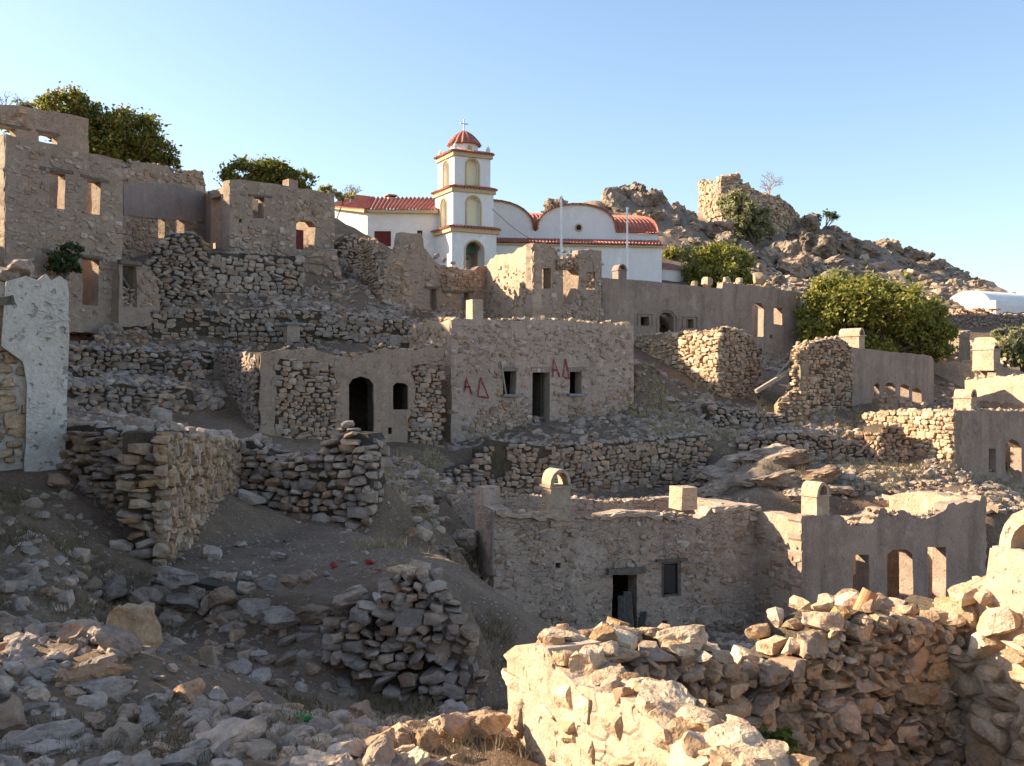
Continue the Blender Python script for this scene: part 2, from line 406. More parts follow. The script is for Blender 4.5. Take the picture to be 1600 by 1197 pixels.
def inpoly(x, y, poly):
    c = False; n = len(poly); j = n - 1
    for i in range(n):
        xi, yi = poly[i]; xj, yj = poly[j]
        if (yi > y) != (yj > y) and x < (xj - xi) * (y - yi) / (yj - yi) + xi: c = not c
        j = i
    return c
def inpoly_np(P, poly):
    x, y = P[:, 0], P[:, 1]; c = np.zeros(len(P), bool); n = len(poly); j = n - 1
    for i in range(n):
        xi, yi = poly[i]; xj, yj = poly[j]
        if yi != yj:
            c ^= ((yi > y) != (yj > y)) & (x < (xj - xi) * (y - yi) / (yj - yi) + xi)
        j = i
    return c
def rough_loop(poly, step, amp, r=rnd):
    out = []; n = len(poly)
    for i in range(n):
        a = Vector(poly[i]); b = Vector(poly[(i + 1) % n]); L = (b - a).length; k = max(1, int(L / step))
        nn = Vector((-(b - a).y, (b - a).x)); nn = nn.normalized() if L > 1e-6 else nn
        for q in range(k):
            p = a.lerp(b, q / k)
            if q: p = p + nn * r.uniform(-amp, amp)
            else: p = p + Vector((r.uniform(-amp, amp), r.uniform(-amp, amp))) * .3
            out.append((p.x, p.y))
    return out
def slab(plane, poly, holes=(), thick=.5, off=0., amp=.02, step=.3, jag=.05, hjag=.015, wav=.6):
    """polygon on a plane -> solid slab (V, F); front gently uneven"""
    out = rough_loop(poly, step, jag) if jag else list(poly)
    hs = [rough_loop(h, .35, hjag) if hjag else list(h) for h in holes]
    pts, edges = list(out), [(i, (i + 1) % len(out)) for i in range(len(out))]
    for h in hs:
        o = len(pts); pts += h; edges += [(o + i, o + (i + 1) % len(h)) for i in range(len(h))]
    us = [p[0] for p in out]; zs = [p[1] for p in out]
    g = max(.22, math.sqrt(max((max(us) - min(us)) * (max(zs) - min(zs)), .01) / 700))
    if amp:
        u = min(us) + g
        gp = []
        while u < max(us):
            z = min(zs) + g
            while z < max(zs): gp.append((u + U(-.2, .2) * g, z + U(-.2, .2) * g)); z += g
            u += g
        if gp:
            gp = np.array(gp); keep = inpoly_np(gp, out)
            for h in hs: keep &= ~inpoly_np(gp, h)
            gp = gp[keep]
            bp = np.array(pts)
            if len(gp):
                d = np.min(np.hypot(gp[:, None, 0] - bp[None, :, 0], gp[:, None, 1] - bp[None, :, 1]), axis=1)
                pts += [tuple(p) for p in gp[d > .45 * g]]
    r = delaunay_2d_cdt([Vector(p) for p in pts], edges, [], 0, 1e-5)
    P = np.array([(v.x, v.y) for v in r[0]]); T = [list(f) for f in r[2]]
    T2 = []
    cen = np.array([P[f].mean(0) for f in T])
    keep = inpoly_np(cen, out)
    for h in hs: keep &= ~inpoly_np(cen, h)
    for f, k in zip(T, keep):
        if not k: continue
        a, b, c = P[f[0]], P[f[1]], P[f[2]]
        ar = (b[0] - a[0]) * (c[1] - a[1]) - (b[1] - a[1]) * (c[0] - a[0])
        if abs(ar) < 1e-9: continue
        T2.append(f if ar > 0 else f[::-1])
    n = len(P)
    q = np.column_stack([P[:, 0] * wav, P[:, 1] * wav, np.full(n, plane.seed * .37)])
    dsp = amp * (fbm(q, 3, plane.seed) + .5 * vnoise(q * 5, plane.seed + 5)) if amp else np.zeros(n)
    Vf = plane.atn(P, off + dsp); Vb = plane.atn(P, np.full(n, off - thick))
    Fc = [tuple(f) for f in T2] + [tuple(i + n for i in f[::-1]) for f in T2]
    ec = {}
    for f in T2:
        for i in range(3): ec[(f[i], f[(i + 1) % 3])] = 1
    for (a, b) in ec:
        if (b, a) not in ec: Fc.append((b, a, a + n, b + n))
    return np.concatenate([Vf, Vb]), Fc

def lay_stones(th, par, plane, region, holes=(), s=.3, mat='stone_grey', kind='block', off=.0, dep=.22, mess=.05, asp=(.9, 2.3), fill=1.0, seed=0, bury=0.5, gap=.94, mats=None, soft=()):
    r = random.Random(seed + plane.seed)
    us = [p[0] for p in region]; zs = [p[1] for p in region]
    z = min(zs); rz = plane.rotz(); row = 0
    while z < max(zs):
        h = s * r.uniform(.6, 1.3); u = min(us) - r.uniform(0, s)
        while u < max(us):
            w = h * r.uniform(*asp); w = min(w, s * 2.4)
            parts = [(u + w / 2, z + h / 2, w, h)]
            if h > s and r.random() < .35: parts = [(u + w / 2, z + h * .27, w, h * .52), (u + w / 2, z + h * .77, w, h * .46)]
            for (cu, cz, ww, hh) in parts:
                cz2 = cz + 1.3 * s * float(vnoise([[cu * .5, cz * .35, plane.seed]], 3)[0]) + r.uniform(-.14, .14) * s
                if r.random() < .09: ww *= 1.25; hh *= 1.55
                elif r.random() < .12: ww *= .7; hh *= .75
                if r.random() > fill or not inpoly(cu, cz2, region): continue
                bad = any(inpoly(cu, cz2, sf) for sf in soft)
                for hl in holes:
                    for (du, dz) in ((0, 0), (.38, 0), (-.38, 0), (0, .38), (0, -.38)):
                        if inpoly(cu + du * ww, cz2 + dz * hh, hl): bad = True; break
                    if bad: break
                if bad: continue
                d = dep * r.uniform(.75, 1.25)
                p = plane.at(cu, cz2, off + d * (.5 - bury) + r.uniform(-.3, .45) * mess)
                rot = Euler((r.gauss(0, mess), r.gauss(0, mess * 1.6 + .05), rz + r.gauss(0, mess)))
                if r.random() < .5: rot = Euler((rot.x + math.pi, rot.y, rot.z))
                mm = mat if not mats or r.random() > .35 else r.choice(mats)
                th.stone(par, kind, r.randint(0, 99), mm, p, rot, (ww * gap * r.uniform(.97, 1.08), d, hh * gap * r.uniform(.97, 1.1)))
            u += w
        z += h * .93; row += 1
def end_face(th, par, plane, u, z0, z1, thick, right=True, **kw):
    p = plane.at(u, 0).to_2d(); q = p - plane.n * thick
    pl = Plane(p, q) if right else Plane(q, p)
    lay_stones(th, par, pl, [(-.05, z0), (thick + .05, z0), (thick + .05, z1), (-.05, z1)], **kw)
def cap_stones(th, par, plane, line, s=.22, mat='stone_grey', thick=.5, kind='rough', seed=1, fill=.85, layers=1, mess=.3):
    """loose stones along the top of a wall; line = [(u, z)...]"""
    r = random.Random(seed + plane.seed)
    for (a, b) in zip(line[:-1], line[1:]):
        L = math.hypot(b[0] - a[0], b[1] - a[1]); u = 0
        while u < L:
            w = s * r.uniform(.6, 1.7); t = min(1, (u + w / 2) / max(L, 1e-6))
            o = -.06
            while o > -thick + .05:
                d = s * r.uniform(.6, 1.4)
                if r.random() < fill:
                    h = s * r.uniform(.4, 1.0)
                    p = plane.at(a[0] + (b[0] - a[0]) * t, a[1] + (b[1] - a[1]) * t + h * r.uniform(-.2, .38), o - d / 2 + .04)
                    th.stone(par, kind, r.randint(0, 99), mat, p, Euler((r.gauss(0, mess), r.gauss(0, mess), plane.rotz() + r.uniform(-.6, .6))), (w, d, h))
                o -= d
            u += w * .93
def quad_prism(p, d, w, dep, h, taper=0):
    """box: centre-bottom p, direction d (2D), width along d, depth, height"""
    d = Vector(d).normalized(); n = Vector((d.y, -d.x)); V = []
    for z, k in ((0, 1), (h, 1 - taper)):
        for (a, b) in ((-1, 1), (1, 1), (1, -1), (-1, -1)):
            q = Vector(p[:2]) + d * (a * w / 2 * k) + n * (b * dep / 2 * k); V.append((q.x, q.y, p[2] + z))
    return V, [(3, 2, 1, 0), (4, 5, 6, 7), (0, 1, 5, 4), (1, 2, 6, 5), (2, 3, 7, 6), (3, 0, 4, 7)]
def join(*vf):
    V, Fc = [], []
    for v, f in vf:
        o = len(V); V += [tuple(x) for x in v]; Fc += [tuple(i + o for i in q) for q in f]
    return V, Fc
def beam(a, b, w, h, twist=0., wob=.06, seed=0):
    """rough timber: box along a->b in 5 sections"""
    a, b = Vector(a), Vector(b); d = (b - a); L = d.length; d.normalize()
    x = d.cross(Vector((0, 0, 1))); x = x.normalized() if x.length > .05 else Vector((1, 0, 0)); z = x.cross(d)
    r = random.Random(seed); V, Fc = [], []; k = 5
    ct, st = math.cos(twist), math.sin(twist); x, z = x * ct + z * st, z * ct - x * st
    for i in range(k + 1):
        c = a + d * (L * i / k) + (x * r.uniform(-1, 1) + z * r.uniform(-1, 1)) * wob * min(w, h)
        f = 1 + r.uniform(-.1, .1)
        for (p, q) in ((-1, -1), (1, -1), (1, 1), (-1, 1)): V.append(c + x * (p * w / 2 * f) + z * (q * h / 2 * f))
    for i in range(k):
        for q in range(4):
            j = (q + 1) % 4; Fc.append((i * 4 + q, i * 4 + j, i * 4 + 4 + j, i * 4 + 4 + q))
    Fc += [(3, 2, 1, 0), tuple(k * 4 + q for q in range(4))]
    return [tuple(v) for v in V], Fc
def tube(pts, rads, k=6):
    V, Fc = [], []
    for i, p in enumerate(pts):
        p = Vector(p); d = Vector(pts[min(i + 1, len(pts) - 1)]) - Vector(pts[max(i - 1, 0)]); d.normalize()
        x = d.cross(Vector((.3, .9, .1))); x = x.normalized() if x.length > .01 else Vector((1, 0, 0)); y = d.cross(x)
        for q in range(k):
            a = 2 * math.pi * q / k; V.append(tuple(p + (x * math.cos(a) + y * math.sin(a)) * rads[i]))
    n = len(pts)
    for i in range(n - 1):
        for q in range(k):
            j = (q + 1) % k; Fc.append((i * k + q, i * k + j, i * k + k + j, i * k + k + q))
    Fc += [tuple(range(k))[::-1], tuple((n - 1) * k + q for q in range(k))]
    return V, Fc
def vault(p, d, width, length, rise, z0, t=.07, k=10, closed=False):
    """half-barrel shell; axis along d, centre-bottom p; open ends"""
    d = Vector(d).normalized(); n = Vector((d.y, -d.x)); V, Fc = [], []
    for s in (-1, 1):
        for rr in (0, -t):
            for i in range(k + 1):
                a = math.pi * i / k; q = Vector(p[:2]) + d * (s * length / 2) + n * ((width / 2 + rr) * math.cos(a))
                V.append((q.x, q.y, z0 + (rise + rr) * math.sin(a)))
    m = k + 1
    for i in range(k):
        Fc.append((i, 2 * m + i, 2 * m + i + 1, i + 1))            # outer
        Fc.append((m + i + 1, 3 * m + i + 1, 3 * m + i, m + i))    # inner
        Fc.append((i + 1, m + i + 1, m + i, i)); Fc.append((2 * m + i, 3 * m + i, 3 * m + i + 1, 2 * m + i + 1))
    if closed: Fc.append(tuple(range(m))); Fc.append(tuple(2 * m + i for i in range(m))[::-1])
    for e in (0, k): Fc.append((e, m + e, 3 * m + e, 2 * m + e))
    return V, Fc
def chimney(th, pxc, Y, py_top, py_base, w, dep, d, mat='plaster_lit', cap=True, frac=.6):
    """plastered stack, its near front-left edge at column pxc; ledge and open barrel cap"""
    c = W(pxc, py_base, Y); n = Vector((d.y, -d.x)); c2 = Vector((c.x, c.y)) + d * (w / 2) - n * (dep / 2 + .05)
    H = (py_base - py_top) / F * Y; h = H * (frac if cap else 1)
    parts = [quad_prism((c2.x, c2.y, c.z - .3), d, w, dep, h + .3, .03)]
    if cap: parts.append(quad_prism((c2.x, c2.y, c.z + h - .004), d, w * 1.13, dep * 1.1, .055))
    V, Fc = join(*parts); V = np.array(V); V += .015 * np.stack([vnoise(V * 3 + 5 * q, q) for q in range(3)], 1)
    o = th.part('chimney', V, Fc, mat)
    if cap:
        V, Fc = vault(c2, n, w, dep, H - h - .05, c.z + h + .053, t=.09, k=9)
        V = np.array(V); V += .02 * np.stack([vnoise(V * 4 + 5 * q, q) for q in range(3)], 1)
        th.part('chimney_cap', V, Fc, mat, o)
    return o

# ------------------------------------------------------------------ terrain
CP = []
def g(px, py, Y): p = W(px, py, Y); CP.append((p.x, p.y, p.z))
def gx(x, y, z): CP.append((x, y, z))
# round the camera and outside the frame
for p in [(-16, -6, 1.5), (-7, -6, -.6), (0, -6, -1.5), (8, -6, -2.4), (20, -6, -4), (-16, 2, 1.2), (-6, 1.5, -1.5), (0, 1.5, -1.75), (3, 2, -2.6), (8, 2, -3.8), (20, 2, -5),
          (-16, 9, 1.2), (-8, 7, -.9), (-8.5, 12, -1.2), (-14, 18, 1.6), (-11, 17, -.6), (2.2, 7.2, -3.8), (3.2, 5, -3.6), (5, 8.5, -4), (1.2, 9.5, -3.4), (5, 11.5, -4.2), (9, 11, -4.4), (9, 7, -4.2),
          (3.5, 14, -5.4), (10, 16, -6), (16, 16, -6.5), (20, 10, -6), (-18.5, 31, 6.5), (-17.5, 25, 4.6), (-16.5, 21, 3.2), (-22, 26, 8), (-23, 33, 9), (-30, 20, 9), (-26, 40, 8.5), (-40, 40, 12), (-45, 70, 17), (-30, 60, 12.8), (-60, 110, 20), (-60, 0, 8), (-60, 220, 10),  # unseen slope at left raised to cast shade over the gully
          (0, 3.8, -2.15), (-2.5, 4, -2.0), (1.1, 6.2, -2.75), (.6, 4.2, -2.5),
          (90, 0, -14), (90, 60, -6), (60, 30, -10), (35, 20, -9), (40, 40, -6), (45, 60, -1.5), (60, 90, 4), (90, 120, -2), (90, 220, -20), (20, 220, -14), (0, 130, 8), (-20, 110, 12), (60, 150, 2), (30, 160, 4)]: gx(*p)
for p in [  # nearest rubble ridge, bottom left
    (0, 1197, 6.3), (200, 1197, 6.4), (420, 1197, 6.5), (640, 1197, 6.9), (790, 1185, 7.2),
    (-60, 1000, 9.2), (60, 995, 9.5), (170, 1000, 9.3), (260, 1030, 9.0), (330, 1085, 8.6), (420, 1120, 8.2), (540, 1150, 7.9), (660, 1145, 7.7), (740, 1125, 7.9), (795, 1125, 8.0),
    # ditch behind it
    (0, 970, 11.3), (150, 985, 11.6), (280, 1060, 11.0), (400, 1105, 11.2), (560, 1125, 11.0), (700, 1130, 11.2), (800, 1135, 11.6),
    # bank on the left
    (-40, 880, 13.6), (60, 890, 13.6), (130, 920, 13.4), (60, 800, 15.6), (-60, 740, 17.3), (40, 742, 17.4), (105, 745, 17.8), (150, 790, 17.2), (190, 860, 15.8), (230, 905, 15.0),
    # bank foot and terrace lip
    (200, 990, 13.2), (300, 1020, 13.0), (420, 1060, 12.8), 
    (690, 890, 15.2), (728, 950, 14.2), (765, 1030, 13.9), (795, 1105, 13.7),
    # terrace
    (270, 880, 16.4), (300, 862, 17.5), (400, 862, 17.6), (520, 880, 16.6), (620, 880, 15.8), (372, 803, 22.6), (480, 822, 22.4), (577, 835, 22.0), (560, 850, 19), (650, 850, 18.5),
    (700, 870, 18.0), (730, 920, 19.0), (770, 985, 20.5), (800, 1030, 22),
    # behind the stone walls on the left
    (200, 700, 20.5), (300, 700, 23.0), (390, 712, 25.5), (120, 690, 21), (540, 730, 25.0), (585, 760, 24.5), (620, 800, 23.5), (680, 850, 22.5),
    (60, 640, 24), (120, 640, 30), (250, 668, 28.5), (350, 690, 31), (400, 700, 33), (480, 705, 33.8), (590, 705, 35.2), (690, 708, 37.2),
    (640, 725, 33), (600, 745, 29), (640, 790, 27.5), (700, 770, 30.5), (690, 830, 27), (730, 850, 26.5), (745, 930, 26.2), (765, 985, 25.2),
    # inside the arched house and behind
    (480, 660, 39), (620, 660, 41), (110, 540, 40.8), (300, 540, 41.5), (350, 545, 42.5), (520, 545, 43.2), (640, 545, 45),
    (100, 478, 43.6), (200, 482, 44.2), (300, 478, 44.0), (430, 475, 45.5), (520, 478, 46), (600, 498, 48), (650, 505, 49),
    # AD terrace
    (712, 702, 39.4), (760, 694, 37.9), (850, 663, 41.6), (850, 690, 39.0), (960, 690, 40.0), (1000, 655, 43.6), (1060, 684, 41.0), (1104, 682, 41.3),
    (748, 775, 35.6), (900, 770, 36.8), (1100, 772, 38.8), (850, 640, 45), (750, 640, 44),
    (998, 560, 46.2), (1060, 604, 46.0), (1115, 634, 45.6), (1000, 640, 44.3), (1080, 650, 44.3),
    # behind the lower houses, rock and slope to the right
    (735, 790, 31.5), (860, 790, 33), (1000, 795, 33.6), (1170, 780, 35.6), (1120, 715, 39.8), (1200, 715, 39.5), (1290, 745, 38.2), (1330, 790, 36),
    (1130, 640, 45.2), (1200, 650, 45.0), (1260, 668, 44.2), (1340, 668, 45.0), (1300, 690, 42.5), (1400, 690, 43.5), (1490, 728, 40.6), (1420, 735, 40.0), (1520, 756, 39.5), (1600, 788, 38.2), (1545, 748, 42.0), (1590, 766, 43.0), (1640, 790, 43.5),
    (1420, 790, 36.0), (1550, 800, 35.2), (1640, 810, 36),
    # courts in front of the lower houses
    (775, 1012, 26.4), (900, 1012, 27.2), (1050, 1008, 28.4), (1190, 990, 29.6), (1250, 985, 28.6), (1400, 985, 30.2), (1545, 985, 32.3), (1650, 980, 34), (850, 1090, 21), (1000, 1080, 22),
    (1200, 985, 33), (1400, 970, 35), (850, 1000, 29.3), (1100, 985, 31.5),
    # upper slope left
    (60, 478, 40.5), (220, 410, 45.2), (300, 385, 47.5), (345, 395, 46.9), (480, 398, 50), (200, 400, 49), (300, 390, 52), (420, 390, 54),
    (100, 300, 56), (250, 285, 60), (420, 315, 60), (520, 335, 62), (540, 440, 53), (600, 470, 50.5), (580, 400, 58), (640, 480, 52), (760, 505, 50.2), (835, 507, 49.6), (880, 500, 54), (700, 470, 58), (940, 515, 53.6),
    (1000, 525, 56), (1100, 535, 58), (1130, 565, 56.5), (1190, 565, 58.8), (1255, 560, 60.5), (1050, 500, 62), (1200, 540, 64),
    (1200, 610, 49), (1250, 600, 52), (1330, 605, 52.5), (1400, 625, 50.5), (1462, 640, 52.5), (1500, 660, 47), (1640, 640, 49), (1400, 600, 57), (1520, 620, 56), (1640, 610, 58), (1360, 560, 60), (1480, 575, 62),
    # church terrace
    (560, 395, 66), (680, 425, 67.2), (780, 428, 67.2), (900, 442, 68), (1035, 450, 69.5), (1085, 453, 71), (620, 380, 74), (800, 400, 76), (960, 400, 78), (1100, 420, 78),
    (1110, 450, 70), (1180, 455, 74),
    # the hill
    (960, 345, 92), (1040, 352, 94), (1100, 370, 98), (950, 322, 101), (1010, 318, 103), (1085, 340, 106), (1150, 400, 99), (1210, 410, 102), (1250, 405, 108), (1150, 330, 113), (1220, 335, 114),
    (1290, 365, 116), (1330, 385, 118), (1365, 395, 122), (1390, 388, 126), (1440, 405, 128), (1500, 435, 128), (1540, 455, 128), (1620, 490, 126), (1180, 430, 88), (1250, 440, 90), (1320, 440, 96), (1400, 440, 100), (1460, 455, 100),
    (1480, 495, 84), (1560, 500, 84), (1640, 500, 86), (1250, 500, 72), (1330, 540, 68), (1440, 545, 66), (1500, 540, 74), (1600, 545, 76), (1400, 480, 84), (880, 350, 90), (800, 350, 95), (700, 360, 95),
]: g(*p)
def step(pl, Yl, pr, Yr, fl, fr, tl, tr, n=9, f=.22, b=.75):
    a, c = XY(pl, Yl), XY(pr, Yr); d = (c - a).normalized(); nn = Vector((d.y, -d.x))
    for i in range(n):
        t = i / (n - 1); q = a.lerp(c, t); zf = (HZ - (fl + (fr - fl) * t)) / F * q.y; zt = (HZ - (tl + (tr - tl) * t)) / F * q.y
        p = q + nn * f; gx(p.x, p.y, zf); p = q - nn * b; gx(p.x, p.y, zt)
step(746, 36.6, 1106, 40.8, 785, 774, 702, 686); step(105, 42.3, 350, 43.6, 540, 540, 490, 492); step(350, 43.4, 645, 45.4, 547, 547, 494, 510)
step(316, 45, 472, 47.6, 472, 474, 403, 406); step(366, 23.6, 577, 22.4, 806, 838, 722, 738)
step(225, 14.8, 600, 13.85, 975, 1015, 912, 956, 9, .34, .1); step(560, 13.7, 745, 13.6, 1090, 1115, 905, 940, 5, .2, .35)
step(108, 38.5, 335, 40.5, 592, 592, 548, 550); step(104, 32.5, 300, 35.2, 655, 650, 600, 602)
step(1105, 44.6, 1240, 45.2, 672, 676, 636, 652, 5); step(1155, 41.5, 1390, 42.6, 726, 728, 682, 702, 7)
CPn = np.array(CP)
_dt = delaunay_2d_cdt([Vector((p[0], p[1])) for p in CP], [], [], 0, 1e-4)
_tv = np.array([(v.x, v.y) for v in _dt[0]])
_tz = np.array([CPn[o[0], 2] if o else 0 for o in _dt[3]])
def tin(P):
    Z = np.full(len(P), np.nan)
    for f in _dt[2]:
        a, b, c = _tv[f[0]], _tv[f[1]], _tv[f[2]]
        mn = np.minimum(np.minimum(a, b), c) - 1e-6; mx = np.maximum(np.maximum(a, b), c) + 1e-6
        ix = np.where((P[:, 0] >= mn[0]) & (P[:, 0] <= mx[0]) & (P[:, 1] >= mn[1]) & (P[:, 1] <= mx[1]))[0]
        if not len(ix): continue
        q = P[ix]; det = (b[1] - c[1]) * (a[0] - c[0]) + (c[0] - b[0]) * (a[1] - c[1])
        if abs(det) < 1e-12: continue
        l1 = ((b[1] - c[1]) * (q[:, 0] - c[0]) + (c[0] - b[0]) * (q[:, 1] - c[1])) / det
        l2 = ((c[1] - a[1]) * (q[:, 0] - c[0]) + (a[0] - c[0]) * (q[:, 1] - c[1])) / det
        l3 = 1 - l1 - l2; k = (l1 > -1e-6) & (l2 > -1e-6) & (l3 > -1e-6)
        Z[ix[k]] = (l1 * _tz[f[0]] + l2 * _tz[f[1]] + l3 * _tz[f[2]])[k]
    return np.where(np.isnan(Z), -5, Z)
def axis(parts):
    out = []
    for a, b, st in parts: out += list(np.arange(a, b, st))
    return np.array(out)
gxs = axis([(-60, -24, 1.2), (-24, -12, .34), (-12, 13, .17), (13, 26, .3), (26, 60, .45), (60, 90.5, 1.5)])
ys = [-6.]
while ys[-1] < 218: ys.append(ys[-1] + max(.13, .0115 * max(ys[-1], 0)))
gys = np.array(ys)
GX, GY = np.meshgrid(gxs, gys); P2 = np.column_stack([GX.ravel(), GY.ravel()])
rad = .08 + .004 * np.clip(P2[:, 1], 0, 100)
Zg = 0
for (ox, oy) in ((0, 0), (1, 0), (-1, 0), (0, 1), (0, -1)): Zg = Zg + tin(P2 + np.column_stack([rad * ox, rad * oy])) / 5
X_, Y_ = P2[:, 0], P2[:, 1]
def sstep(a, b, x): t = np.clip((x - a) / (b - a), 0, 1); return t * t * (3 - 2 * t)
rocky = sstep(84, 94, Y_) * sstep(2, 9, X_) * (1 - sstep(60, 75, X_))
# bare rock shelf below the lit rubble slope
rs = W(1190, 745, 38.5); shelf = np.exp(-(((X_ - rs.x) / 3.6) ** 2 + ((Y_ - rs.y) / 2.4) ** 2) ** 2)
pz = np.column_stack([X_, Y_, Zg])
Zg = Zg + .08 * fbm(pz * .9, 4, 3) + .05 * fbm(pz * 3.0, 4, 8) * (Y_ < 62)
Zg = Zg + rocky * (.9 * ridged(np.column_stack([X_ * .16, Y_ * .16, Zg * 0]), 5, 21) + .35 * fbm(pz * .9, 3, 5))
Zg = Zg + shelf * (.28 * ridged(np.column_stack([X_ * .35, Y_ * .8, Zg * 0 + 3]), 4, 33))
ZG = Zg.reshape(GX.shape)
nx, ny = len(gxs), len(gys)
ii = (np.arange(ny - 1)[:, None] * nx + np.arange(nx - 1)[None, :]).ravel()
tme = fast_mesh('hillside', np.column_stack([P2, Zg]), np.column_stack([ii, ii + 1, ii + nx + 1, ii + nx]), M['ground'], smooth=True)
at = tme.attributes.new('rocky', 'FLOAT', 'POINT'); at.data.foreach_set('value', np.clip(rocky + .9 * (shelf > .35), 0, 1).astype(np.float32))
hillside = bpy.data.objects.new('hillside', tme); COL.objects.link(hillside); hillside['kind'] = 'structure'
def gz(x, y):
    x = np.atleast_1d(np.asarray(x, float)); y = np.atleast_1d(np.asarray(y, float))
    i = np.clip(np.searchsorted(gxs, x) - 1, 0, nx - 2); j = np.clip(np.searchsorted(gys, y) - 1, 0, ny - 2)
    fx = np.clip((x - gxs[i]) / (gxs[i + 1] - gxs[i]), 0, 1); fy = np.clip((y - gys[j]) / (gys[j + 1] - gys[j]), 0, 1)
    return ZG[j, i] * (1 - fx) * (1 - fy) + ZG[j, i + 1] * fx * (1 - fy) + ZG[j + 1, i] * (1 - fx) * fy + ZG[j + 1, i + 1] * fx * fy
def gz1(x, y): return float(gz(x, y)[0])
# far land below the horizon, out past the hill
far = bpy.data.objects.new('far_ground', fast_mesh('far_ground', [(-1500, -300, -40), (1500, -300, -40), (1500, 2000, -40), (-1500, 2000, -40)], [(0, 1, 2, 3)], M['ground'])); COL.objects.link(far); far['kind'] = 'structure'

# ------------------------------------------------------------------ ruined houses
D30 = Vector((.866, .5)); BACK = Vector((-.5, .866))
def back_pt(px, Y, px2, dirn=BACK):
    """from the corner at (px, Y) along dirn until column px2"""
    a = XY(px, Y); r = (px2 - 800) / F
    t = (r * a.y - a.x) / (dirn.x - r * dirn.y)
    return a + dirn * t
class House(Thing):
    def wall(s, plane, outline, holes=(), mat='plaster', thick=.5, uv=False, name='wall', label=None, caps=None, capmat='stone_grey', **kw):
        poly = outline if uv else plane.uvs(outline); hl = [h if uv else plane.uvs(h) for h in holes]
        V, Fc = slab(plane, poly, hl, thick, **kw)
        o = s.part(name, V, Fc, mat, label=label); o_holes = hl
        if caps:
            line = caps if uv else plane.uvs(caps); cap_stones(s, o, plane, line, mat=capmat, thick=thick)
        return o
    def stones(self, wall, plane, region, holes=(), **kw): lay_stones(self, wall, plane, plane.uvs(region), [plane.uvs(h) for h in holes], **kw)
    def shell(s, plane, depth, z0, zt, mat='plaster', thick=.5, left=True, right=True, back=True, n=None):
        """plain remaining walls behind a front plane: left, right, back"""
        nn = -plane.n; a = plane.a; b = plane.b
        zl, zr = zt if isinstance(zt, tuple) else (zt, zt)
        if left:
            p = Plane(a + nn * depth, a + nn * (thick - .02)); p = Plane(p.a + plane.d * .004, p.b + plane.d * .004)
            s.wall(p, [(0, z0), (p.len, z0), (p.len, zl), (p.len * .5, zl + .1), (0, zl - .1)], mat=mat, thick=thick, uv=True)
        if right:
            p = Plane(b + nn * (thick - .02), b + nn * depth); p = Plane(p.a - plane.d * .004, p.b - plane.d * .004)
            s.wall(p, [(0, z0), (p.len, z0), (p.len, zr - .2), (p.len * .6, zr + .05), (0, zr)], mat=mat, thick=thick, uv=True)
        if back:
            p = Plane(b + nn * depth, a + nn * depth); 
            s.wall(p, [(0, z0), (p.len, z0), (p.len, zl - .1), (p.len * .6, zl - .3), (p.len * .3, zr - .1), (0, zr - .2)], mat=mat, thick=thick, uv=True)
    def roof(s, plane, depth, z, u0=.45, u1=None, mat='mortar'):  # slab set below the wall tops to keep the rooms dark
        u1 = plane.len - .45 if u1 is None else u1; V, Fc = [], []; k = 8
        for j in range(k + 1):
            for i in range(k + 1): V.append(tuple(plane.at(u0 + (u1 - u0) * i / k, z + U(-.05, .05), -.45 - (depth - .9) * j / k)))
        n0 = len(V); V += [(x, y, zz - .22) for (x, y, zz) in V]
        for j in range(k):
            for i in range(k): a = j * (k + 1) + i; Fc += [(a, a + 1, a + k + 2, a + k + 1), (n0 + a + k + 1, n0 + a + k + 2, n0 + a + 1, n0 + a)]
        ring = [i for i in range(k + 1)] + [j * (k + 1) + k for j in range(1, k + 1)] + [k * (k + 1) + i for i in range(k - 1, -1, -1)] + [j * (k + 1) for j in range(k - 1, 0, -1)]
        for a, b in zip(ring, ring[1:] + ring[:1]): Fc.append((b, a, a + n0, b + n0))
        return s.part('flat_shade_roof', V, Fc, mat)
    def board(s, name, plane, u0, z0, u1, z1, w, off, h=.06, mat='wood', parent=None, label=None):
        V, Fc = beam(plane.at(u0, z0, off), plane.at(u1, z1, off), h, w, seed=int(abs(u0 * 97 + z0 * 31)) % 999)
        return s.part(name, V, Fc, mat, parent, label)
    def frame(s, name, plane, hole_px, w=.07, dep=.08, off=.0, mat='wood'):
        h = plane.uvs(hole_px); us = [p[0] for p in h]; zs = [p[1] for p in h]
        a, b, c, d = min(us) + w / 2, max(us) - w / 2, min(zs) + w / 2, max(zs) - w / 2
        V, Fc = join(beam(plane.at(a, c - w / 2, off), plane.at(a, d + w / 2, off), dep, w), beam(plane.at(b, c - w / 2, off), plane.at(b, d + w / 2, off), dep, w),
                     beam(plane.at(a + w / 2, d, off), plane.at(b - w / 2, d, off), dep, w), beam(plane.at(a + w / 2, c, off), plane.at(b - w / 2, c, off), dep, w))
        return s.part(name, V, Fc, mat)
def rect(x0, y0, x1, y1): return [(x0, y1), (x1, y1), (x1, y0), (x0, y0)]
def base_of(plane, py): u = plane.len / 2; p = plane.at(u, 0); return (p.x, p.y, (HZ - py) / F * p.y)

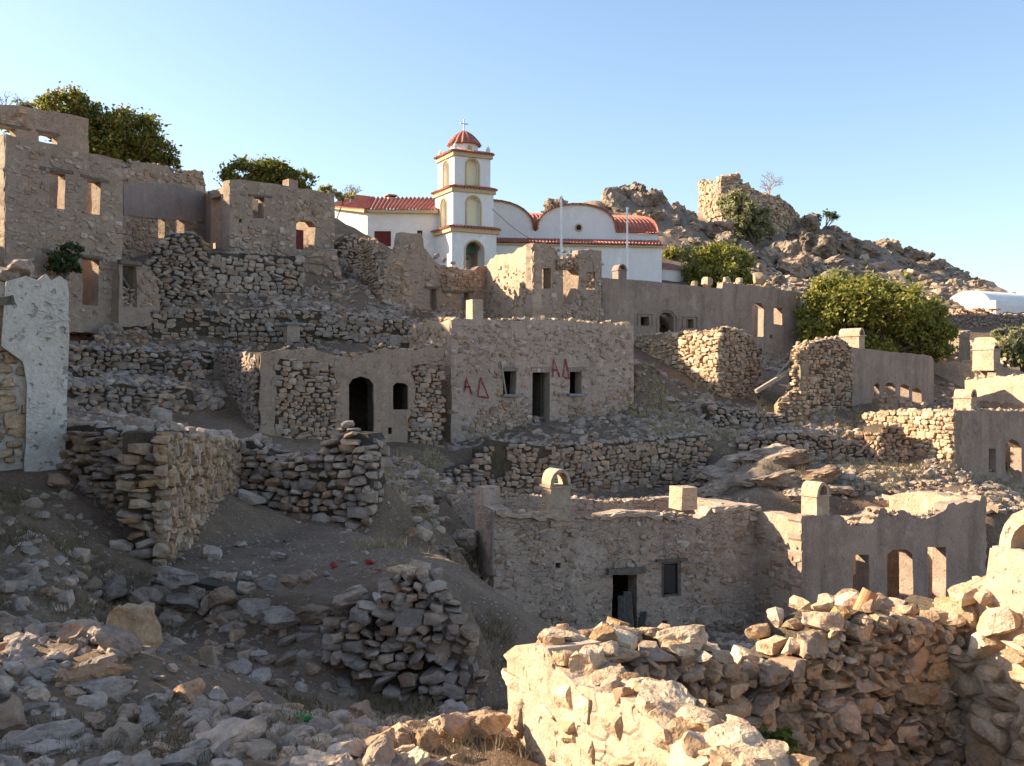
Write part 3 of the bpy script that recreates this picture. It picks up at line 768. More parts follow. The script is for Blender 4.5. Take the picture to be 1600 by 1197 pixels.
# --- house with red letters (centre)
P = PP(705, 40, 990, 44.6)
H = House('ruined_house', 'roofless plastered house with red letters painted beside its doorway', 'house', base_of(P, 690))
hol = [[(786, 616), (806, 616), (807, 580), (787, 580)], [(831, 661), (859, 661), (859, 582), (832, 582)], [(890, 615), (909, 615), (909, 581), (890, 581)]]
out = [(705, 760), (990, 745), (990, 509), (940, 506), (860, 500), (800, 501), (760, 500), (730, 498), (705, 500)]
w1 = H.wall(P, out, hol, 'plaster_pale', jag=.03, amp=.012, caps=[(760, 500), (860, 500), (990, 508)], capmat='stone_pale')
H.stones(w1, P, [(742, 642), (790, 630), (828, 648), (828, 700), (800, 722), (720, 735), (730, 690)], hol, s=0.200, mat='stone_warm', off=.0, dep=.16, fill=.9, bury=.62)
H.stones(w1, P, [(862, 665), (905, 640), (950, 622), (987, 600), (989, 700), (862, 705)], hol, s=0.200, mat='stone_warm', dep=.16, fill=.85, bury=.62)
H.stones(w1, P, [(720, 520), (830, 515), (830, 640), (740, 640)], hol, s=0.192, mat='stone_warm', dep=.1, fill=.2, bury=.66, soft=[P.uvs(rect(718, 583, 772, 628))])
lay_stones(H, w1, P, P.uvs([(706, 735), (988, 720), (988, 512), (706, 506)]), [P.uvs(h) for h in hol], s=.155, mat='stone_flush', dep=.11, bury=.60, off=-.012, mess=.09, fill=.42, seed=50, soft=[P.uvs(rect(718, 583, 772, 628)), P.uvs(rect(857, 553, 897, 598))])
PLf = Plane(back_pt(705, 40, 640), XY(705, 40) + BACK * .48)
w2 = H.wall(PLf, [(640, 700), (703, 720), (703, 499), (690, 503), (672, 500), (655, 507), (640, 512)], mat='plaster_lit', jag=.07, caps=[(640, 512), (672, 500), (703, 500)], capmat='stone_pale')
H.stones(w2, PLf, [(640, 690), (700, 690), (700, 505), (640, 515)], s=0.192, mat='stone_pale', dep=.12, fill=.5, bury=.62)
H.shell(P, 6.2, -3.5, (2.2, 2.1), 'plaster_pale', left=False); H.roof(P, 6.2, 1.75)  # roof added out of sight to darken the doorway and windows
for (x0, x1, y) in ((783, 811, 618), (886, 914, 617)):
    a, b = P.uv(x0, y), P.uv(x1, y); V, Fc = beam(P.at(a[0], a[1], .07), P.at(b[0], b[1], .07), .3, .1); H.part('sill', V, Fc, 'bluegrey')
for (x0, x1, y) in ((826, 862, 577), (785, 809, 576), (887, 913, 577)):
    a, b = P.uv(x0, y), P.uv(x1, y); V, Fc = beam(P.at(a[0], a[1], -.06), P.at(b[0], b[1], -.06), .16, .2); H.part('lintel', V, Fc, 'plaster_grey')
a, b = P.uv(781, 565), P.uv(789, 618); V, Fc = beam(P.at(b[0], b[1], .1), P.at(a[0], a[1], .1), .05, .05); H.part('leaning_pole', V, Fc, 'wood_pale')
a, b = P.uv(826, 663), P.uv(864, 663); V, Fc = beam(P.at(a[0], a[1] - .03, .1), P.at(b[0], b[1] - .03, .1), .4, .14); H.part('doorstep', V, Fc, 'bluegrey')
# half-open door leaf
a, b = P.uv(850, 660), P.uv(850, 584); V, Fc = quad_prism(P.at(P.uv(857, 640)[0], a[1], -.85), P.n, .7, .05, b[1] - a[1]); H.part('door', V, Fc, 'wood')
chimney(H, 739, 40.5, 467, 500, .5, .55, P.d, 'plaster_lit', cap=False)
# painted letters, as strokes of paint on the wall
def strokes(H, par, plane, segs, wd, name='painted_letter'):
    vf = []
    for seg in segs:
        pts = plane.uvs(seg); fine = []
        for a, b in zip(pts[:-1], pts[1:]):
            for q in range(4): fine.append((a[0] + (b[0] - a[0]) * q / 4, a[1] + (b[1] - a[1]) * q / 4))
        fine.append(pts[-1]); V, Fc = [], []
        for i, p in enumerate(fine):
            q0 = fine[max(i - 1, 0)]; q1 = fine[min(i + 1, len(fine) - 1)]; dx, dz = q1[0] - q0[0], q1[1] - q0[1]; L = math.hypot(dx, dz) or 1
            w = wd * U(.7, 1.25) / 2
            V.append(tuple(plane.at(p[0] - dz / L * w, p[1] + dx / L * w, .03))); V.append(tuple(plane.at(p[0] + dz / L * w, p[1] - dx / L * w, .03)))
        for i in range(len(fine) - 1): Fc.append((2 * i, 2 * i + 1, 2 * i + 3, 2 * i + 2))
        vf.append((V, Fc))
    V, Fc = join(*vf); return H.part(name, V, Fc, 'red_paint', par)
strokes(H, w1, P, [[(725, 612), (728, 591), (737, 617)], [(725, 605), (735, 604)]], .075)
strokes(H, w1, P, [[(750, 590), (746, 619), (763, 622), (750, 590)]], .075)
strokes(H, w1, P, [[(863, 589), (864, 561), (874, 589)], [(863, 579), (871, 578)]], .085)
strokes(H, w1, P, [[(883, 561), (879, 589), (889, 592), (883, 561)]], .085)

# --- arched doorway house
P = PP(405, 35, 690, 38.7)
H = House('ruined_house', 'low rubble house with an arched doorway and one small window', 'house', base_of(P, 700))
hol = [[(544, 690), (583, 690), (583, 602), (577, 593), (563, 588), (550, 592), (544, 601)], [(613, 640), (637, 640), (637, 604), (632, 599), (619, 598), (613, 603)], rect(605, 668, 611, 678)]
out = [(405, 760), (690, 760), (690, 540), (660, 544), (640, 549), (610, 544), (600, 540), (575, 553), (540, 552), (515, 557), (480, 546), (455, 540), (440, 546), (405, 552)]
w1 = H.wall(P, out, hol, 'mortar', jag=.07, amp=.03, caps=[(440, 546), (480, 546), (515, 557), (575, 553), (600, 541), (640, 549), (690, 540)], capmat='stone_warm')
pl1 = [(405, 700), (428, 700), (432, 620), (428, 575), (436, 560), (520, 570), (524, 556), (480, 545), (440, 545), (405, 552)]
pl2 = [(522, 700), (637, 705), (636, 655), (646, 640), (646, 596), (640, 575), (688, 562), (690, 541), (640, 548), (600, 543), (560, 556), (524, 558), (520, 575), (528, 600)]
for i, pl in enumerate((pl1, pl2)):
    V, Fc = slab(P, P.uvs(pl), [P.uvs(h) for h in hol] if i else [], .1, .075, .02, .25, .06); H.part('plaster_patch', V, Fc, 'plaster', w1)
H.stones(w1, P, [(405, 740), (690, 740), (690, 545), (405, 555)], hol, soft=[P.uvs(pl1), P.uvs(pl2)], s=0.19, mat='stone_warm', dep=.2, bury=.45, mats=['stone_grey'])
PLf = Plane(back_pt(405, 35, 338), XY(405, 35) + BACK * .48)
w2 = H.wall(PLf, [(338, 720), (403, 740), (403, 552), (375, 550), (350, 545), (338, 540)], mat='mortar_dark', jag=.05)
H.stones(w2, PLf, [(338, 720), (403, 740), (403, 556), (338, 545)], s=0.178, mat='stone_grey', dep=.18, bury=.5)
H.shell(P, 5.5, -3.2, (.9, 1.2), 'plaster', left=False); H.roof(P, 5.5, .55)  # unseen roof added to blacken the arched opening

# --- dry stone wall with a cairn on it, and the wall running back from it
P = PP(366, 23.6, 577, 22.4)
H = House('dry_stone_wall', 'dry stone wall of grey blocks with a small cairn on its right end', 'wall', base_of(P, 830))
out = [(366, 850), (577, 870), (578, 690), (574, 678), (545, 676), (520, 690), (500, 708), (470, 716), (440, 722), (410, 702), (390, 690), (366, 690)]
w1 = H.wall(P, out, mat='mortar_dark', jag=.05, thick=.7, caps=[(366, 692), (390, 690), (410, 702), (440, 722), (470, 716), (500, 708), (520, 692)])
H.stones(w1, P, out, s=0.222, mat='stone_grey', dep=.3, bury=.42, mess=.05, kind='fine', mats=['stone_warm'])
end_face(H, w1, P, P.len, P.uv(577, 870)[1], P.uv(577, 692)[1], .7, s=.24, mat='stone_grey', dep=.26, kind='fine', bury=.42)
for (px, py, w, h) in ((520, 691, .42, .16), (553, 684, .5, .2), (527, 680, .24, .14), (526, 672, .22, .07), (543, 672, .24, .08), (533, 664, .3, .16)):
    u, z = P.uv(px, py); H.stone(w1, 'fine', int(px), 'stone_grey', P.at(u, z, -.3), Euler((.05, U(-.1, .1), P.rotz() + U(-.3, .3))), (w, .34, h))
Pd = Plane(XY(254, 16.1), XY(366, 23.2))
H = House('dry_stone_wall', 'warm brown rubble wall receding along the left side of the earth terrace', 'wall', base_of(Pd, 850))
out = [(254, 980), (366, 840), (366, 682), (340, 684), (312, 680), (285, 672), (254, 676)]
w1 = H.wall(Pd, out, mat='mortar', jag=.04, thick=.6, caps=[(258, 676), (285, 674), (312, 681), (366, 684)], capmat='stone_grey')
H.stones(w1, Pd, [(247, 980), (366, 840), (366, 684), (247, 678)], s=0.192, mat='stone_warm', dep=.24, bury=.42, asp=(.6, 1.5), kind='fine', mats=['stone_ochre'], mess=.07)
end_face(H, w1, Pd, 0, Pd.uv(254, 960)[1], Pd.uv(254, 680)[1], .6, right=False, s=.17, mat='stone_grey', dep=.26, kind='fine', bury=.4, asp=(1.2, 3), mess=.08, mats=['stone_ochre'])
P = PP(100, 18.2, 236, 16.5)
H = House('dry_stone_wall', 'collapsing stone wall end of long flat slabs beside the white wall', 'wall', base_of(P, 850))
out = [(100, 790), (130, 800), (160, 840), (190, 880), (215, 920), (236, 930), (236, 674), (225, 670), (190, 675), (150, 668), (100, 668)]
w1 = H.wall(P, out, mat='mortar_dark', jag=.05, thick=.3, amp=.05, caps=[(100, 670), (150, 670), (190, 677), (236, 676)])
H.stones(w1, P, [(100, 760), (150, 780), (190, 860), (246, 930), (246, 680), (100, 672)], s=0.148, mat='stone_grey', dep=.3, bury=.42, asp=(1.2, 3.4), kind='fine', mess=.08, mats=['stone_ochre'], fill=.85)

# --- white corner at the far left, its rubble flank, and the house it belongs to (running on unseen, its heights shaped to shade the foreground)
P = PP(44, 17.75, 108, 18.1)
H = House('ruined_house', 'tall white plastered wall end with rubble masonry at the left edge', 'house', base_of(P, 740))
out = [(38, 790), (95, 790), (103, 690), (107, 560), (108, 458), (105, 440), (93, 431), (80, 438), (72, 427), (60, 438), (40, 431), (10, 440), (4, 500), (2, 540), (18, 552), (36, 566), (42, 600), (41, 660)]
w1 = H.wall(P, out, mat='white_rough', jag=.02, amp=.03, step=.35, wav=1.6, thick=.5, label='rough white plastered wall face')
for (px, py, s_) in ((34, 420, .62), (53, 433, .3), (12, 428, .5)):
    u, z = P.uv(px, py); H.stone(w1, 'boulder', px, 'stone_grey', P.at(u, z, -.2), Euler((.2, .1, U(0, 3))), (s_, s_ * .7, s_ * .55))
Pl = Plane(XY(-190, 16.9), XY(46, 17.92))
out = [(-190, 790), (46, 790), (46, 560), (20, 545), (20, 470), (30, 440), (0, 436), (-60, 430), (-190, 425)]
w2 = H.wall(Pl, out, mat='white_rough', jag=.05, thick=.55)
H.stones(w2, Pl, [(-120, 730), (46, 730), (46, 562), (18, 545), (22, 470), (-120, 440)], s=0.222, mat='stone_pale', dep=.2, bury=.5, kind='fine')
a, b = Pl.uv(-30, 478), Pl.uv(22, 470); V, Fc = beam(Pl.at(a[0], a[1], .15), Pl.at(b[0], b[1], .15), .16, .14); H.part('lintel', V, Fc, 'wood')
pa = Vector((-8.35, 4.5)); pb = Vector((-9.0, 15.0))
for (q0, q1, zt) in ((Vector((-9.2, 17.0)), Vector((-8.3, 5.0)), 1.35),):
    p = Plane(q1, q0); zz = -2.5
    V, Fc = slab(p, [(0, zz), (p.len, zz), (p.len, 3.0), (9.6, 2.9), (7.6, 2.6), (6.4, 2.5), (5.6, 1.8), (4.4, 1.3), (3.0, 1.35), (2.2, 1.1), (0, 1.0)], [[(4.2, -1.2), (5.1, -1.2), (5.1, .7), (4.2, .7)]], .5, jag=.1); H.part('wall', V, Fc, 'plaster')
p = Plane(Vector((-13, 5.3)), Vector((-8.35, 5.0))); V, Fc = slab(p, [(0, -2.5), (p.len, -2.5), (p.len, .4), (0, 1.6)], [], .5, jag=.1); H.part('wall', V, Fc, 'plaster')

# --- big house at upper left
P = PP(8, 38.2, 190, 42.2)
H = House('ruined_house', 'tall two storey plastered shell at the upper left with two narrow windows', 'house', base_of(P, 475))
hol = [[(78, 325), (101, 327), (102, 272), (77, 268)], [(134, 333), (156, 336), (158, 285), (136, 281)], [(72, 430), (96, 432), (96, 398), (72, 395)], [(129, 476), (153, 478), (156, 407), (129, 402)]]
out = [(8, 520), (192, 520), (191, 330), (190, 250), (165, 244), (140, 240), (100, 229), (60, 220), (8, 209)]
w1 = H.wall(P, out, hol, 'plaster', jag=.04, amp=.03)
H.stones(w1, P, [(20, 470), (190, 470), (190, 260), (100, 240), (20, 225)], hol, s=0.178, mat='stone_warm', dep=.09, fill=.16, bury=.68)
lay_stones(H, w1, P, P.uvs([(10, 500), (190, 500), (190, 255), (10, 215)]), [P.uvs(h) for h in hol], s=.16, mat='stone_flush', dep=.11, bury=.62, off=-.015, mess=.09, fill=.27, seed=51)
for (x0, y0, x1, y1) in ((62, 262, 114, 270), (126, 274, 170, 285), (66, 392, 102, 397), (124, 399, 160, 404)):
    a, b = P.uv(x0, y0), P.uv(x1, y1); V, Fc = beam(P.at(a[0], a[1], -.02), P.at(b[0], b[1], -.02), .14, .12); H.part('lintel', V, Fc, 'wood')
Pl = Plane(back_pt(8, 38.2, -40, -P.n), XY(8, 38.2) - P.n * .48)
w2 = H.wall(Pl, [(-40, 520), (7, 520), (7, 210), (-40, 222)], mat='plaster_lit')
H.shell(P, 6.5, 1.5, (8.3, 8.6), 'plaster', left=False, back=False)
P2_ = PP(-40, 43.5, 140, 47.6)
hol = [[(61, 224), (89, 229), (90, 213), (60, 207)], [(-12, 213), (24, 214), (24, 201), (-12, 196)]]
w3 = H.wall(P2_, [(-40, 430), (140, 430), (139, 300), (138, 186), (120, 181), (95, 176), (45, 168), (-40, 157)], hol, 'plaster', jag=.04)
for (x0, y0, x1, y1) in ((-14, 190, 47, 203), (57, 204, 93, 211)):
    a, b = P2_.uv(x0, y0), P2_.uv(x1, y1); V, Fc = beam(P2_.at(a[0], a[1], -.02), P2_.at(b[0], b[1], -.02), .14, .1); H.part('lintel', V, Fc, 'wood')
H.stones(w3, P2_, [(0, 200), (45, 200), (45, 172), (0, 168)], hol, s=0.192, mat='stone_warm', dep=.12, fill=.8, bury=.6)

P = PP(186, 41.6, 248, 43.4)
H = House('ruined_doorway', 'low doorway with a timber lintel half filled by rubble at upper left', 'doorway', base_of(P, 478))
hol = [[(192, 480), (214, 480), (213, 417), (191, 415)]]
w1 = H.wall(P, [(186, 510), (250, 510), (248, 450), (240, 430), (222, 414), (205, 408), (186, 408)], hol, 'plaster', jag=.05, caps=[(205, 408), (222, 414), (248, 440)])
H.stones(w1, P, [(214, 480), (250, 480), (245, 432), (218, 414)], hol, s=0.178, mat='stone_warm', dep=.12, fill=.7, bury=.6)
a, b = P.uv(184, 409), P.uv(218, 413); V, Fc = beam(P.at(a[0], a[1], .06), P.at(b[0], b[1], .06), .2, .16); H.part('lintel', V, Fc, 'wood')
H.stones(w1, P, [(192, 480), (213, 480), (213, 452), (192, 446)], (), s=0.148, mat='stone_grey', dep=.2, off=-.2, mess=.15)
a, b = P.uv(192, 422), P.uv(210, 450); V, Fc = beam(P.at(a[0], a[1], -.3), P.at(b[0], b[1], -.3), .08, .1); H.part('fallen_board', V, Fc, 'wood')

# --- recessed wall with the grey plaster band
P = PP(188, 46.5, 318, 51)
H = House('ruined_wall', 'recessed rubble wall with a smooth grey plaster band and two tiny windows', 'wall', base_of(P, 400))
hol = [rect(247, 338, 257, 372), rect(275, 342, 288, 374)]
out = [(188, 480), (318, 480), (322, 300), (318, 275), (305, 264), (290, 268), (275, 272), (262, 262), (245, 257), (210, 252), (205, 262), (192, 262), (188, 300)]
w1 = H.wall(P, out, hol, 'plaster', jag=.06, caps=[(192, 262), (210, 253), (262, 262), (290, 268), (318, 272)])
H.stones(w1, P, [(190, 285), (320, 300), (318, 275), (290, 270), (192, 264)], hol, s=0.200, mat='stone_warm', dep=.14, fill=.75, bury=.58)
H.stones(w1, P, [(190, 440), (310, 440), (308, 345), (190, 338)], hol, s=0.200, mat='stone_warm', dep=.14, fill=.8, bury=.58)
V, Fc = slab(P, P.uvs([(192, 337), (316, 348), (316, 300), (270, 288), (192, 284)]), [], .08, .07, .01, .3, .03); H.part('plaster_patch', V, Fc, 'plaster_grey', w1)

# --- upper house with the door of light (left of the church)
P = PP(358, 47, 522, 51.6)
H = House('ruined_house', 'upper ruined house with one window and an arched doorway left of the church', 'house', base_of(P, 395))
hol = [[(395, 341), (412, 341), (413, 309), (394, 308)], [(463, 389), (491, 391), (493, 354), (486, 346), (470, 344), (463, 350)], rect(372, 342, 378, 348)]
out = [(358, 470), (522, 470), (523, 302), (505, 301), (490, 297), (462, 293), (440, 289), (405, 284), (375, 280), (359, 281)]
w1 = H.wall(P, out, hol, 'plaster', jag=.03, amp=.02)
H.stones(w1, P, [(360, 398), (448, 398), (448, 360), (400, 355), (360, 362)], hol, s=0.207, mat='stone_grey', dep=.16, fill=.85, bury=.55)
H.stones(w1, P, [(455, 345), (500, 345), (498, 322), (480, 308), (462, 312)], hol, s=0.178, mat='stone_warm', dep=.12, fill=.7, bury=.6)
for (x0, y0, x1, y1) in ((388, 305, 424, 308),):
    a, b = P.uv(x0, y0), P.uv(x1, y1); V, Fc = beam(P.at(a[0], a[1], -.02), P.at(b[0], b[1], -.02), .14, .1); H.part('lintel', V, Fc, 'wood')
lay_stones(H, w1, P, P.uvs([(360, 400), (521, 400), (521, 303), (360, 284)]), [P.uvs(h) for h in hol], s=.17, mat='stone_flush', dep=.11, bury=.61, off=-.012, mess=.09, fill=.27, seed=52)
chimney(H, 452, 49.6, 279, 296, .55, .5, P.d, 'plaster', cap=False)
a, b = P.uv(466, 389), P.uv(466, 362); V, Fc = quad_prism(P.at(a[0] + .25, a[1], -.35), P.d, .62, .06, 1.0); H.part('door', V, Fc, 'redwood')
Pl = Plane(back_pt(358, 47, 300), XY(358, 47) + BACK * .48)
hol = [[(330, 380), (345, 380), (345, 306), (329, 310)], [(306, 385), (316, 385), (316, 318), (306, 321)]]
w2 = H.wall(Pl, [(300, 430), (357, 430), (357, 283), (349, 284), (345, 296), (330, 301), (318, 306), (300, 312)], hol, 'plaster', jag=.06, caps=[(300, 312), (330, 301), (346, 295)], capmat='stone_pale')
H.shell(P, 5.5, 4, (8.6, 8.6), 'plaster', left=False, back=False)
# terrace wall under it
P = PP(316, 45, 472, 47.6)
H = House('terrace_wall', 'dark dry stone terrace wall below the upper house left of the church', 'wall', base_of(P, 470))
out = [(316, 510), (472, 510), (472, 402), (430, 398), (380, 396), (345, 394), (316, 398)]
w1 = H.wall(P, out, mat='mortar_dark', jag=.06, thick=.8, caps=[(316, 398), (380, 396), (472, 402)])
H.stones(w1, P, [(316, 485), (472, 485), (472, 404), (316, 400)], s=0.252, mat='stone_grey', dep=.26, bury=.4)
P = PP(208, 43.6, 330, 44.8)
H = House('rubble_stub', 'broken rubble wall stub heaped with flat stones at the upper left', 'wall', base_of(P, 470))
out = [(208, 510), (330, 510), (328, 440), (322, 380), (300, 364), (270, 366), (250, 380), (236, 400), (225, 418), (212, 440)]
w1 = H.wall(P, out, mat='mortar_dark', jag=.12, thick=1.2, amp=.1, caps=[(225, 418), (250, 380), (270, 366), (300, 364), (322, 380)])
H.stones(w1, P, out, s=0.200, mat='stone_grey', dep=.3, bury=.35, mess=.14, kind='rough', asp=(1, 2.8), mats=['stone_warm'])
for k, (ol, lab, mt) in enumerate(([[(412, 500), (472, 500), (470, 440), (458, 418), (440, 410), (424, 424), (414, 440)], 'low broken rubble stub with rounded top below the upper terrace wall', 'stone_warm'],
                                   [[(466, 500), (532, 500), (530, 420), (524, 392), (505, 392), (488, 400), (474, 410), (468, 430)], 'taller broken wall stub with plaster scraps below the upper terrace', 'stone_warm'])):
    P = PP(412 if k == 0 else 466, 48.3 + .6 * k, 472 if k == 0 else 532, 48.6 + .8 * k)
    H = House('rubble_stub', lab, 'wall', base_of(P, 475))
    w1 = H.wall(P, ol, mat='plaster' if k else 'mortar', jag=.1, thick=.7, amp=.08)
    H.stones(w1, P, ol, s=.28, mat=mt, dep=.22, bury=.45, mess=.1, fill=.55 if k else .9, mats=['stone_grey'])
    cap_stones(H, w1, P, P.uvs(ol[3:][::-1]), s=0.178, mat='stone_grey', thick=.6)
P = PP(522, 53, 594, 55)
H = House('rubble_stub', 'dark rubble gable standing below the red tiled church wing', 'wall', base_of(P, 450))
ol = [(522, 500), (594, 500), (590, 430), (582, 405), (568, 376), (550, 364), (536, 374), (526, 400)]
w1 = H.wall(P, ol, mat='mortar_dark', jag=.08, thick=.7, amp=.06)
H.stones(w1, P, ol, s=0.200, mat='stone_grey', dep=.2, bury=.45, mess=.08)
# --- ruined wall with a chimney stub left of the bell tower
P = PP(598, 50.2, 768, 54.4)
H = House('ruined_house', 'jagged plaster wall with a chimney stub in front of the bell tower', 'house', base_of(P, 495))
hol = [[(672, 488), (683, 488), (682, 451), (671, 452)], [(722, 484), (734, 484), (733, 457), (720, 459)]]
ol = [(598, 540), (768, 540), (770, 470), (766, 418), (748, 416), (738, 424), (702, 420), (684, 414), (672, 398), (662, 386), (658, 364), (627, 362), (624, 386), (612, 396), (600, 412)]
w1 = H.wall(P, ol, hol, 'plaster', jag=.06, caps=[(600, 412), (612, 398), (624, 388)], capmat='stone_pale')
cap_stones(H, w1, P, P.uvs([(662, 388), (684, 414), (738, 424), (766, 418)]), mat='stone_warm')
H.stones(w1, P, [(600, 520), (640, 520), (640, 440), (625, 400), (602, 412)], hol, s=0.200, mat='stone_warm', dep=.16, fill=.75, bury=.55)
H.stones(w1, P, [(690, 455), (768, 455), (766, 420), (740, 424), (690, 420)], hol, s=0.200, mat='stone_warm', dep=.16, fill=.85, bury=.55)
Pl = Plane(back_pt(598, 50.2, 566), XY(598, 50.2) + BACK * .45)
ol = [(566, 510), (597, 510), (597, 440), (592, 415), (585, 395), (576, 380), (566, 372)]
w2 = H.wall(Pl, ol, mat='mortar_pale', jag=.1)
H.stones(w2, Pl, ol, s=0.222, mat='stone_pale', dep=.22, bury=.42, mess=.12, kind='rough')
cap_stones(H, w2, Pl, Pl.uvs(ol[2:][::-1]), s=0.222, mat='stone_pale')
lay_stones(H, w1, P, P.uvs([(600, 530), (766, 530), (766, 422), (660, 392), (628, 368), (602, 410)]), [P.uvs(h) for h in hol], s=.17, mat='stone_flush', dep=.11, bury=.6, off=-.012, mess=.09, fill=.27, seed=54)
for (x0, y0, x1, y1) in ((664, 449, 690, 449), (692, 456, 740, 456)):
    a, b = P.uv(x0, y0), P.uv(x1, y1); V, Fc = beam(P.at(a[0], a[1], .02), P.at(b[0], b[1], .02), .14, .1); H.part('lintel', V, Fc, 'wood')

# --- broken tower-like house under the church
P = PP(833, 50, 941, 54.2)
H = House('ruined_house', 'tall broken house front with three windows just below the church', 'house', base_of(P, 505))
hol = [rect(847, 419, 861, 451), [(880, 475), (893, 475), (903, 450), (905, 428), (896, 419), (880, 423)], rect(916, 425, 930, 452)]
ol = [(833, 540), (941, 540), (940, 392), (922, 389), (903, 392), (900, 404), (888, 408), (872, 404), (868, 388), (852, 380), (834, 380)]
w1 = H.wall(P, ol, hol, 'plaster', jag=.05, caps=[(870, 404), (888, 408), (902, 402)], capmat='stone_warm')
H.stones(w1, P, [(868, 422), (906, 422), (903, 400), (870, 404)], hol, s=0.192, mat='stone_warm', dep=.2, fill=.95, bury=.45, mess=.12)
H.stones(w1, P, [(916, 452), (930, 452), (930, 425), (916, 425)], (), s=0.163, mat='stone_warm', dep=.2, off=-.15)
H.stones(w1, P, [(870, 520), (941, 520), (941, 470), (905, 455), (882, 478)], hol, s=0.192, mat='stone_grey', dep=.14, fill=.6, bury=.6)
lay_stones(H, w1, P, P.uvs([(834, 520), (940, 520), (940, 394), (834, 384)]), [P.uvs(h) for h in hol], s=.17, mat='stone_flush', dep=.11, bury=.61, off=-.012, mess=.09, fill=.27, seed=53)
Pl = Plane(back_pt(833, 50, 758), XY(833, 50) + BACK * .48)
ol = [(758, 540), (832, 540), (832, 381), (815, 386), (800, 396), (780, 398), (766, 404), (760, 416)]
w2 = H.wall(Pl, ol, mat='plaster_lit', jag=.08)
H.stones(w2, Pl, [(760, 500), (830, 500), (830, 410), (765, 420)], s=0.185, mat='stone_warm', dep=.1, fill=.35, bury=.6)
H.shell(P, 5, 1.5, (6.2, 6.4), 'plaster', left=False, back=False)

# --- long plain wall with small windows
P = PP(941, 54.2, 1251, 60.8)
H = House('ruined_house', 'long smooth walled house with small square and arched windows below the church', 'house', base_of(P, 540))
hol = [rect(1001, 495, 1014, 509), [(1030, 530), (1053, 530), (1053, 496), (1047, 489), (1037, 488), (1030, 494)], rect(1072, 499, 1084, 513), [(1176, 526), (1193, 526), (1194, 482), (1190, 474), (1180, 473), (1175, 479)],
       [(1209, 506), (1222, 508), (1222, 481), (1209, 480)], rect(1164, 521, 1169, 528), rect(1203, 523, 1207, 529), rect(1186, 545, 1191, 558)]
ol = [(941, 600), (1251, 620), (1250, 457), (1216, 452), (1180, 447), (1130, 442), (1128, 451), (1090, 447), (1000, 438), (941, 434)]
w1 = H.wall(P, ol, hol, 'plaster_smooth', jag=.02, amp=.015, caps=[(1130, 442), (1180, 447), (1216, 452)], capmat='stone_pale')
chimney(H, 967, 54.8, 412, 437, .55, .6, P.d, 'plaster_grey')
for hx in (((1026, 524), (1026, 494), (1034, 485), (1048, 485), (1057, 496), (1057, 524)), ((996, 509), (996, 491), (1019, 491), (1019, 509)), ((1067, 513), (1067, 495), (1089, 495), (1089, 513))):
    pts = [P.at(*P.uv(*q), .03) for q in hx]; V, Fc = tube(pts, [.045] * len(pts), 5); H.part('window_moulding', V, Fc, 'plaster_smooth', w1)
H.stones(w1, P, [(1160, 600), (1250, 600), (1250, 550), (1160, 530)], hol, s=0.207, mat='stone_grey', dep=.12, fill=.45, bury=.6)
H.shell(P, 6, 0, (5.2, 5.0), 'plaster_smooth'); H.roof(P, 6, 4.4, u1=7.6)  # added roof cuts the skylight behind the small windows
for (px, py, s_) in ((1090, 446, .5), (1110, 441, .6), (1140, 438, .45), (1192, 434, .7), (1160, 440, .5), (1205, 446, .5)):
    u, z = P.uv(px, py); H.stone(w1, 'fine', px, 'stone_pale', P.at(u, z, -.3), Euler((U(-.3, .3), U(-.3, .3), U(0, 3))), (s_, s_ * .8, s_))
# rubble heap at the foot, between it and the red-letter house
# --- sunlit rubble house
Pl = Plane(back_pt(1122, 46.6, 989), XY(1122, 46.6))
H = House('rubble_house', 'sunlit dry rubble house wall with a sharp vertical corner right of centre', 'house', base_of(Pl, 610))
ol = [(989, 700), (1122, 700), (1122, 516), (1100, 519), (1070, 523), (1040, 522), (1010, 524), (989, 526)]
w1 = H.wall(Pl, ol, mat='mortar_pale', jag=.04, thick=.6, caps=[(989, 526), (1040, 522), (1122, 517)], capmat='stone_pale')
H.stones(w1, Pl, [(989, 660), (1124, 660), (1124, 518), (989, 527)], [rect(1098, 562, 1103, 568), rect(1060, 545, 1064, 549)], s=0.200, mat='stone_pale', dep=.24, bury=.42, mess=.07)
Pr = Plane(XY(1122, 46.6) + D30 * .58 , XY(1122, 46.6) + D30 * 2.6); Pr = Plane(XY(1122, 46.6) + D30 * .02, XY(1122, 46.6) + D30 * 2.7)
ol = [(1122, 700), (1192, 700), (1190, 600), (1184, 545), (1172, 524), (1160, 517), (1140, 513), (1123, 513)]
w2 = H.wall(Pr, ol, mat='mortar', jag=.05, thick=.55, caps=[(1123, 514), (1140, 513), (1160, 517), (1184, 540)], capmat='stone_pale')
H.stones(w2, Pr, ol, s=0.185, mat='stone_warm', dep=.2, bury=.45, mess=.06)  # shaded face coloured with darker stone and mortar than the sunlit one

# --- terrace wall in front of the red-letter house
P = PP(746, 36.6, 1106, 40.8)
H = House('terrace_wall', 'long warm rubble terrace wall in front of the house with red letters', 'wall', base_of(P, 750))
ol = [(746, 810), (1106, 810), (1106, 680), (1060, 684), (1000, 690), (960, 693), (900, 698), (860, 697), (800, 692), (772, 688), (750, 704)]
w1 = H.wall(P, ol, mat='mortar', jag=.05, thick=.7, caps=[(772, 689), (860, 697), (960, 693), (1060, 684), (1106, 680)], capmat='stone_grey')
H.stones(w1, P, [(746, 790), (1106, 790), (1106, 683), (1000, 692), (860, 700), (772, 692), (748, 706)], [rect(845, 702, 851, 712), [(774, 690), (790, 690), (788, 745), (772, 745)]], s=0.222, mat='stone_warm', dep=.22, bury=.45, mess=.06, mats=['stone_grey'])
P = PP(664, 35.2, 752, 35.6)
H = House('rubble_stub', 'dark rubble bank retaining wall beside the gully path', 'wall', base_of(P, 780))
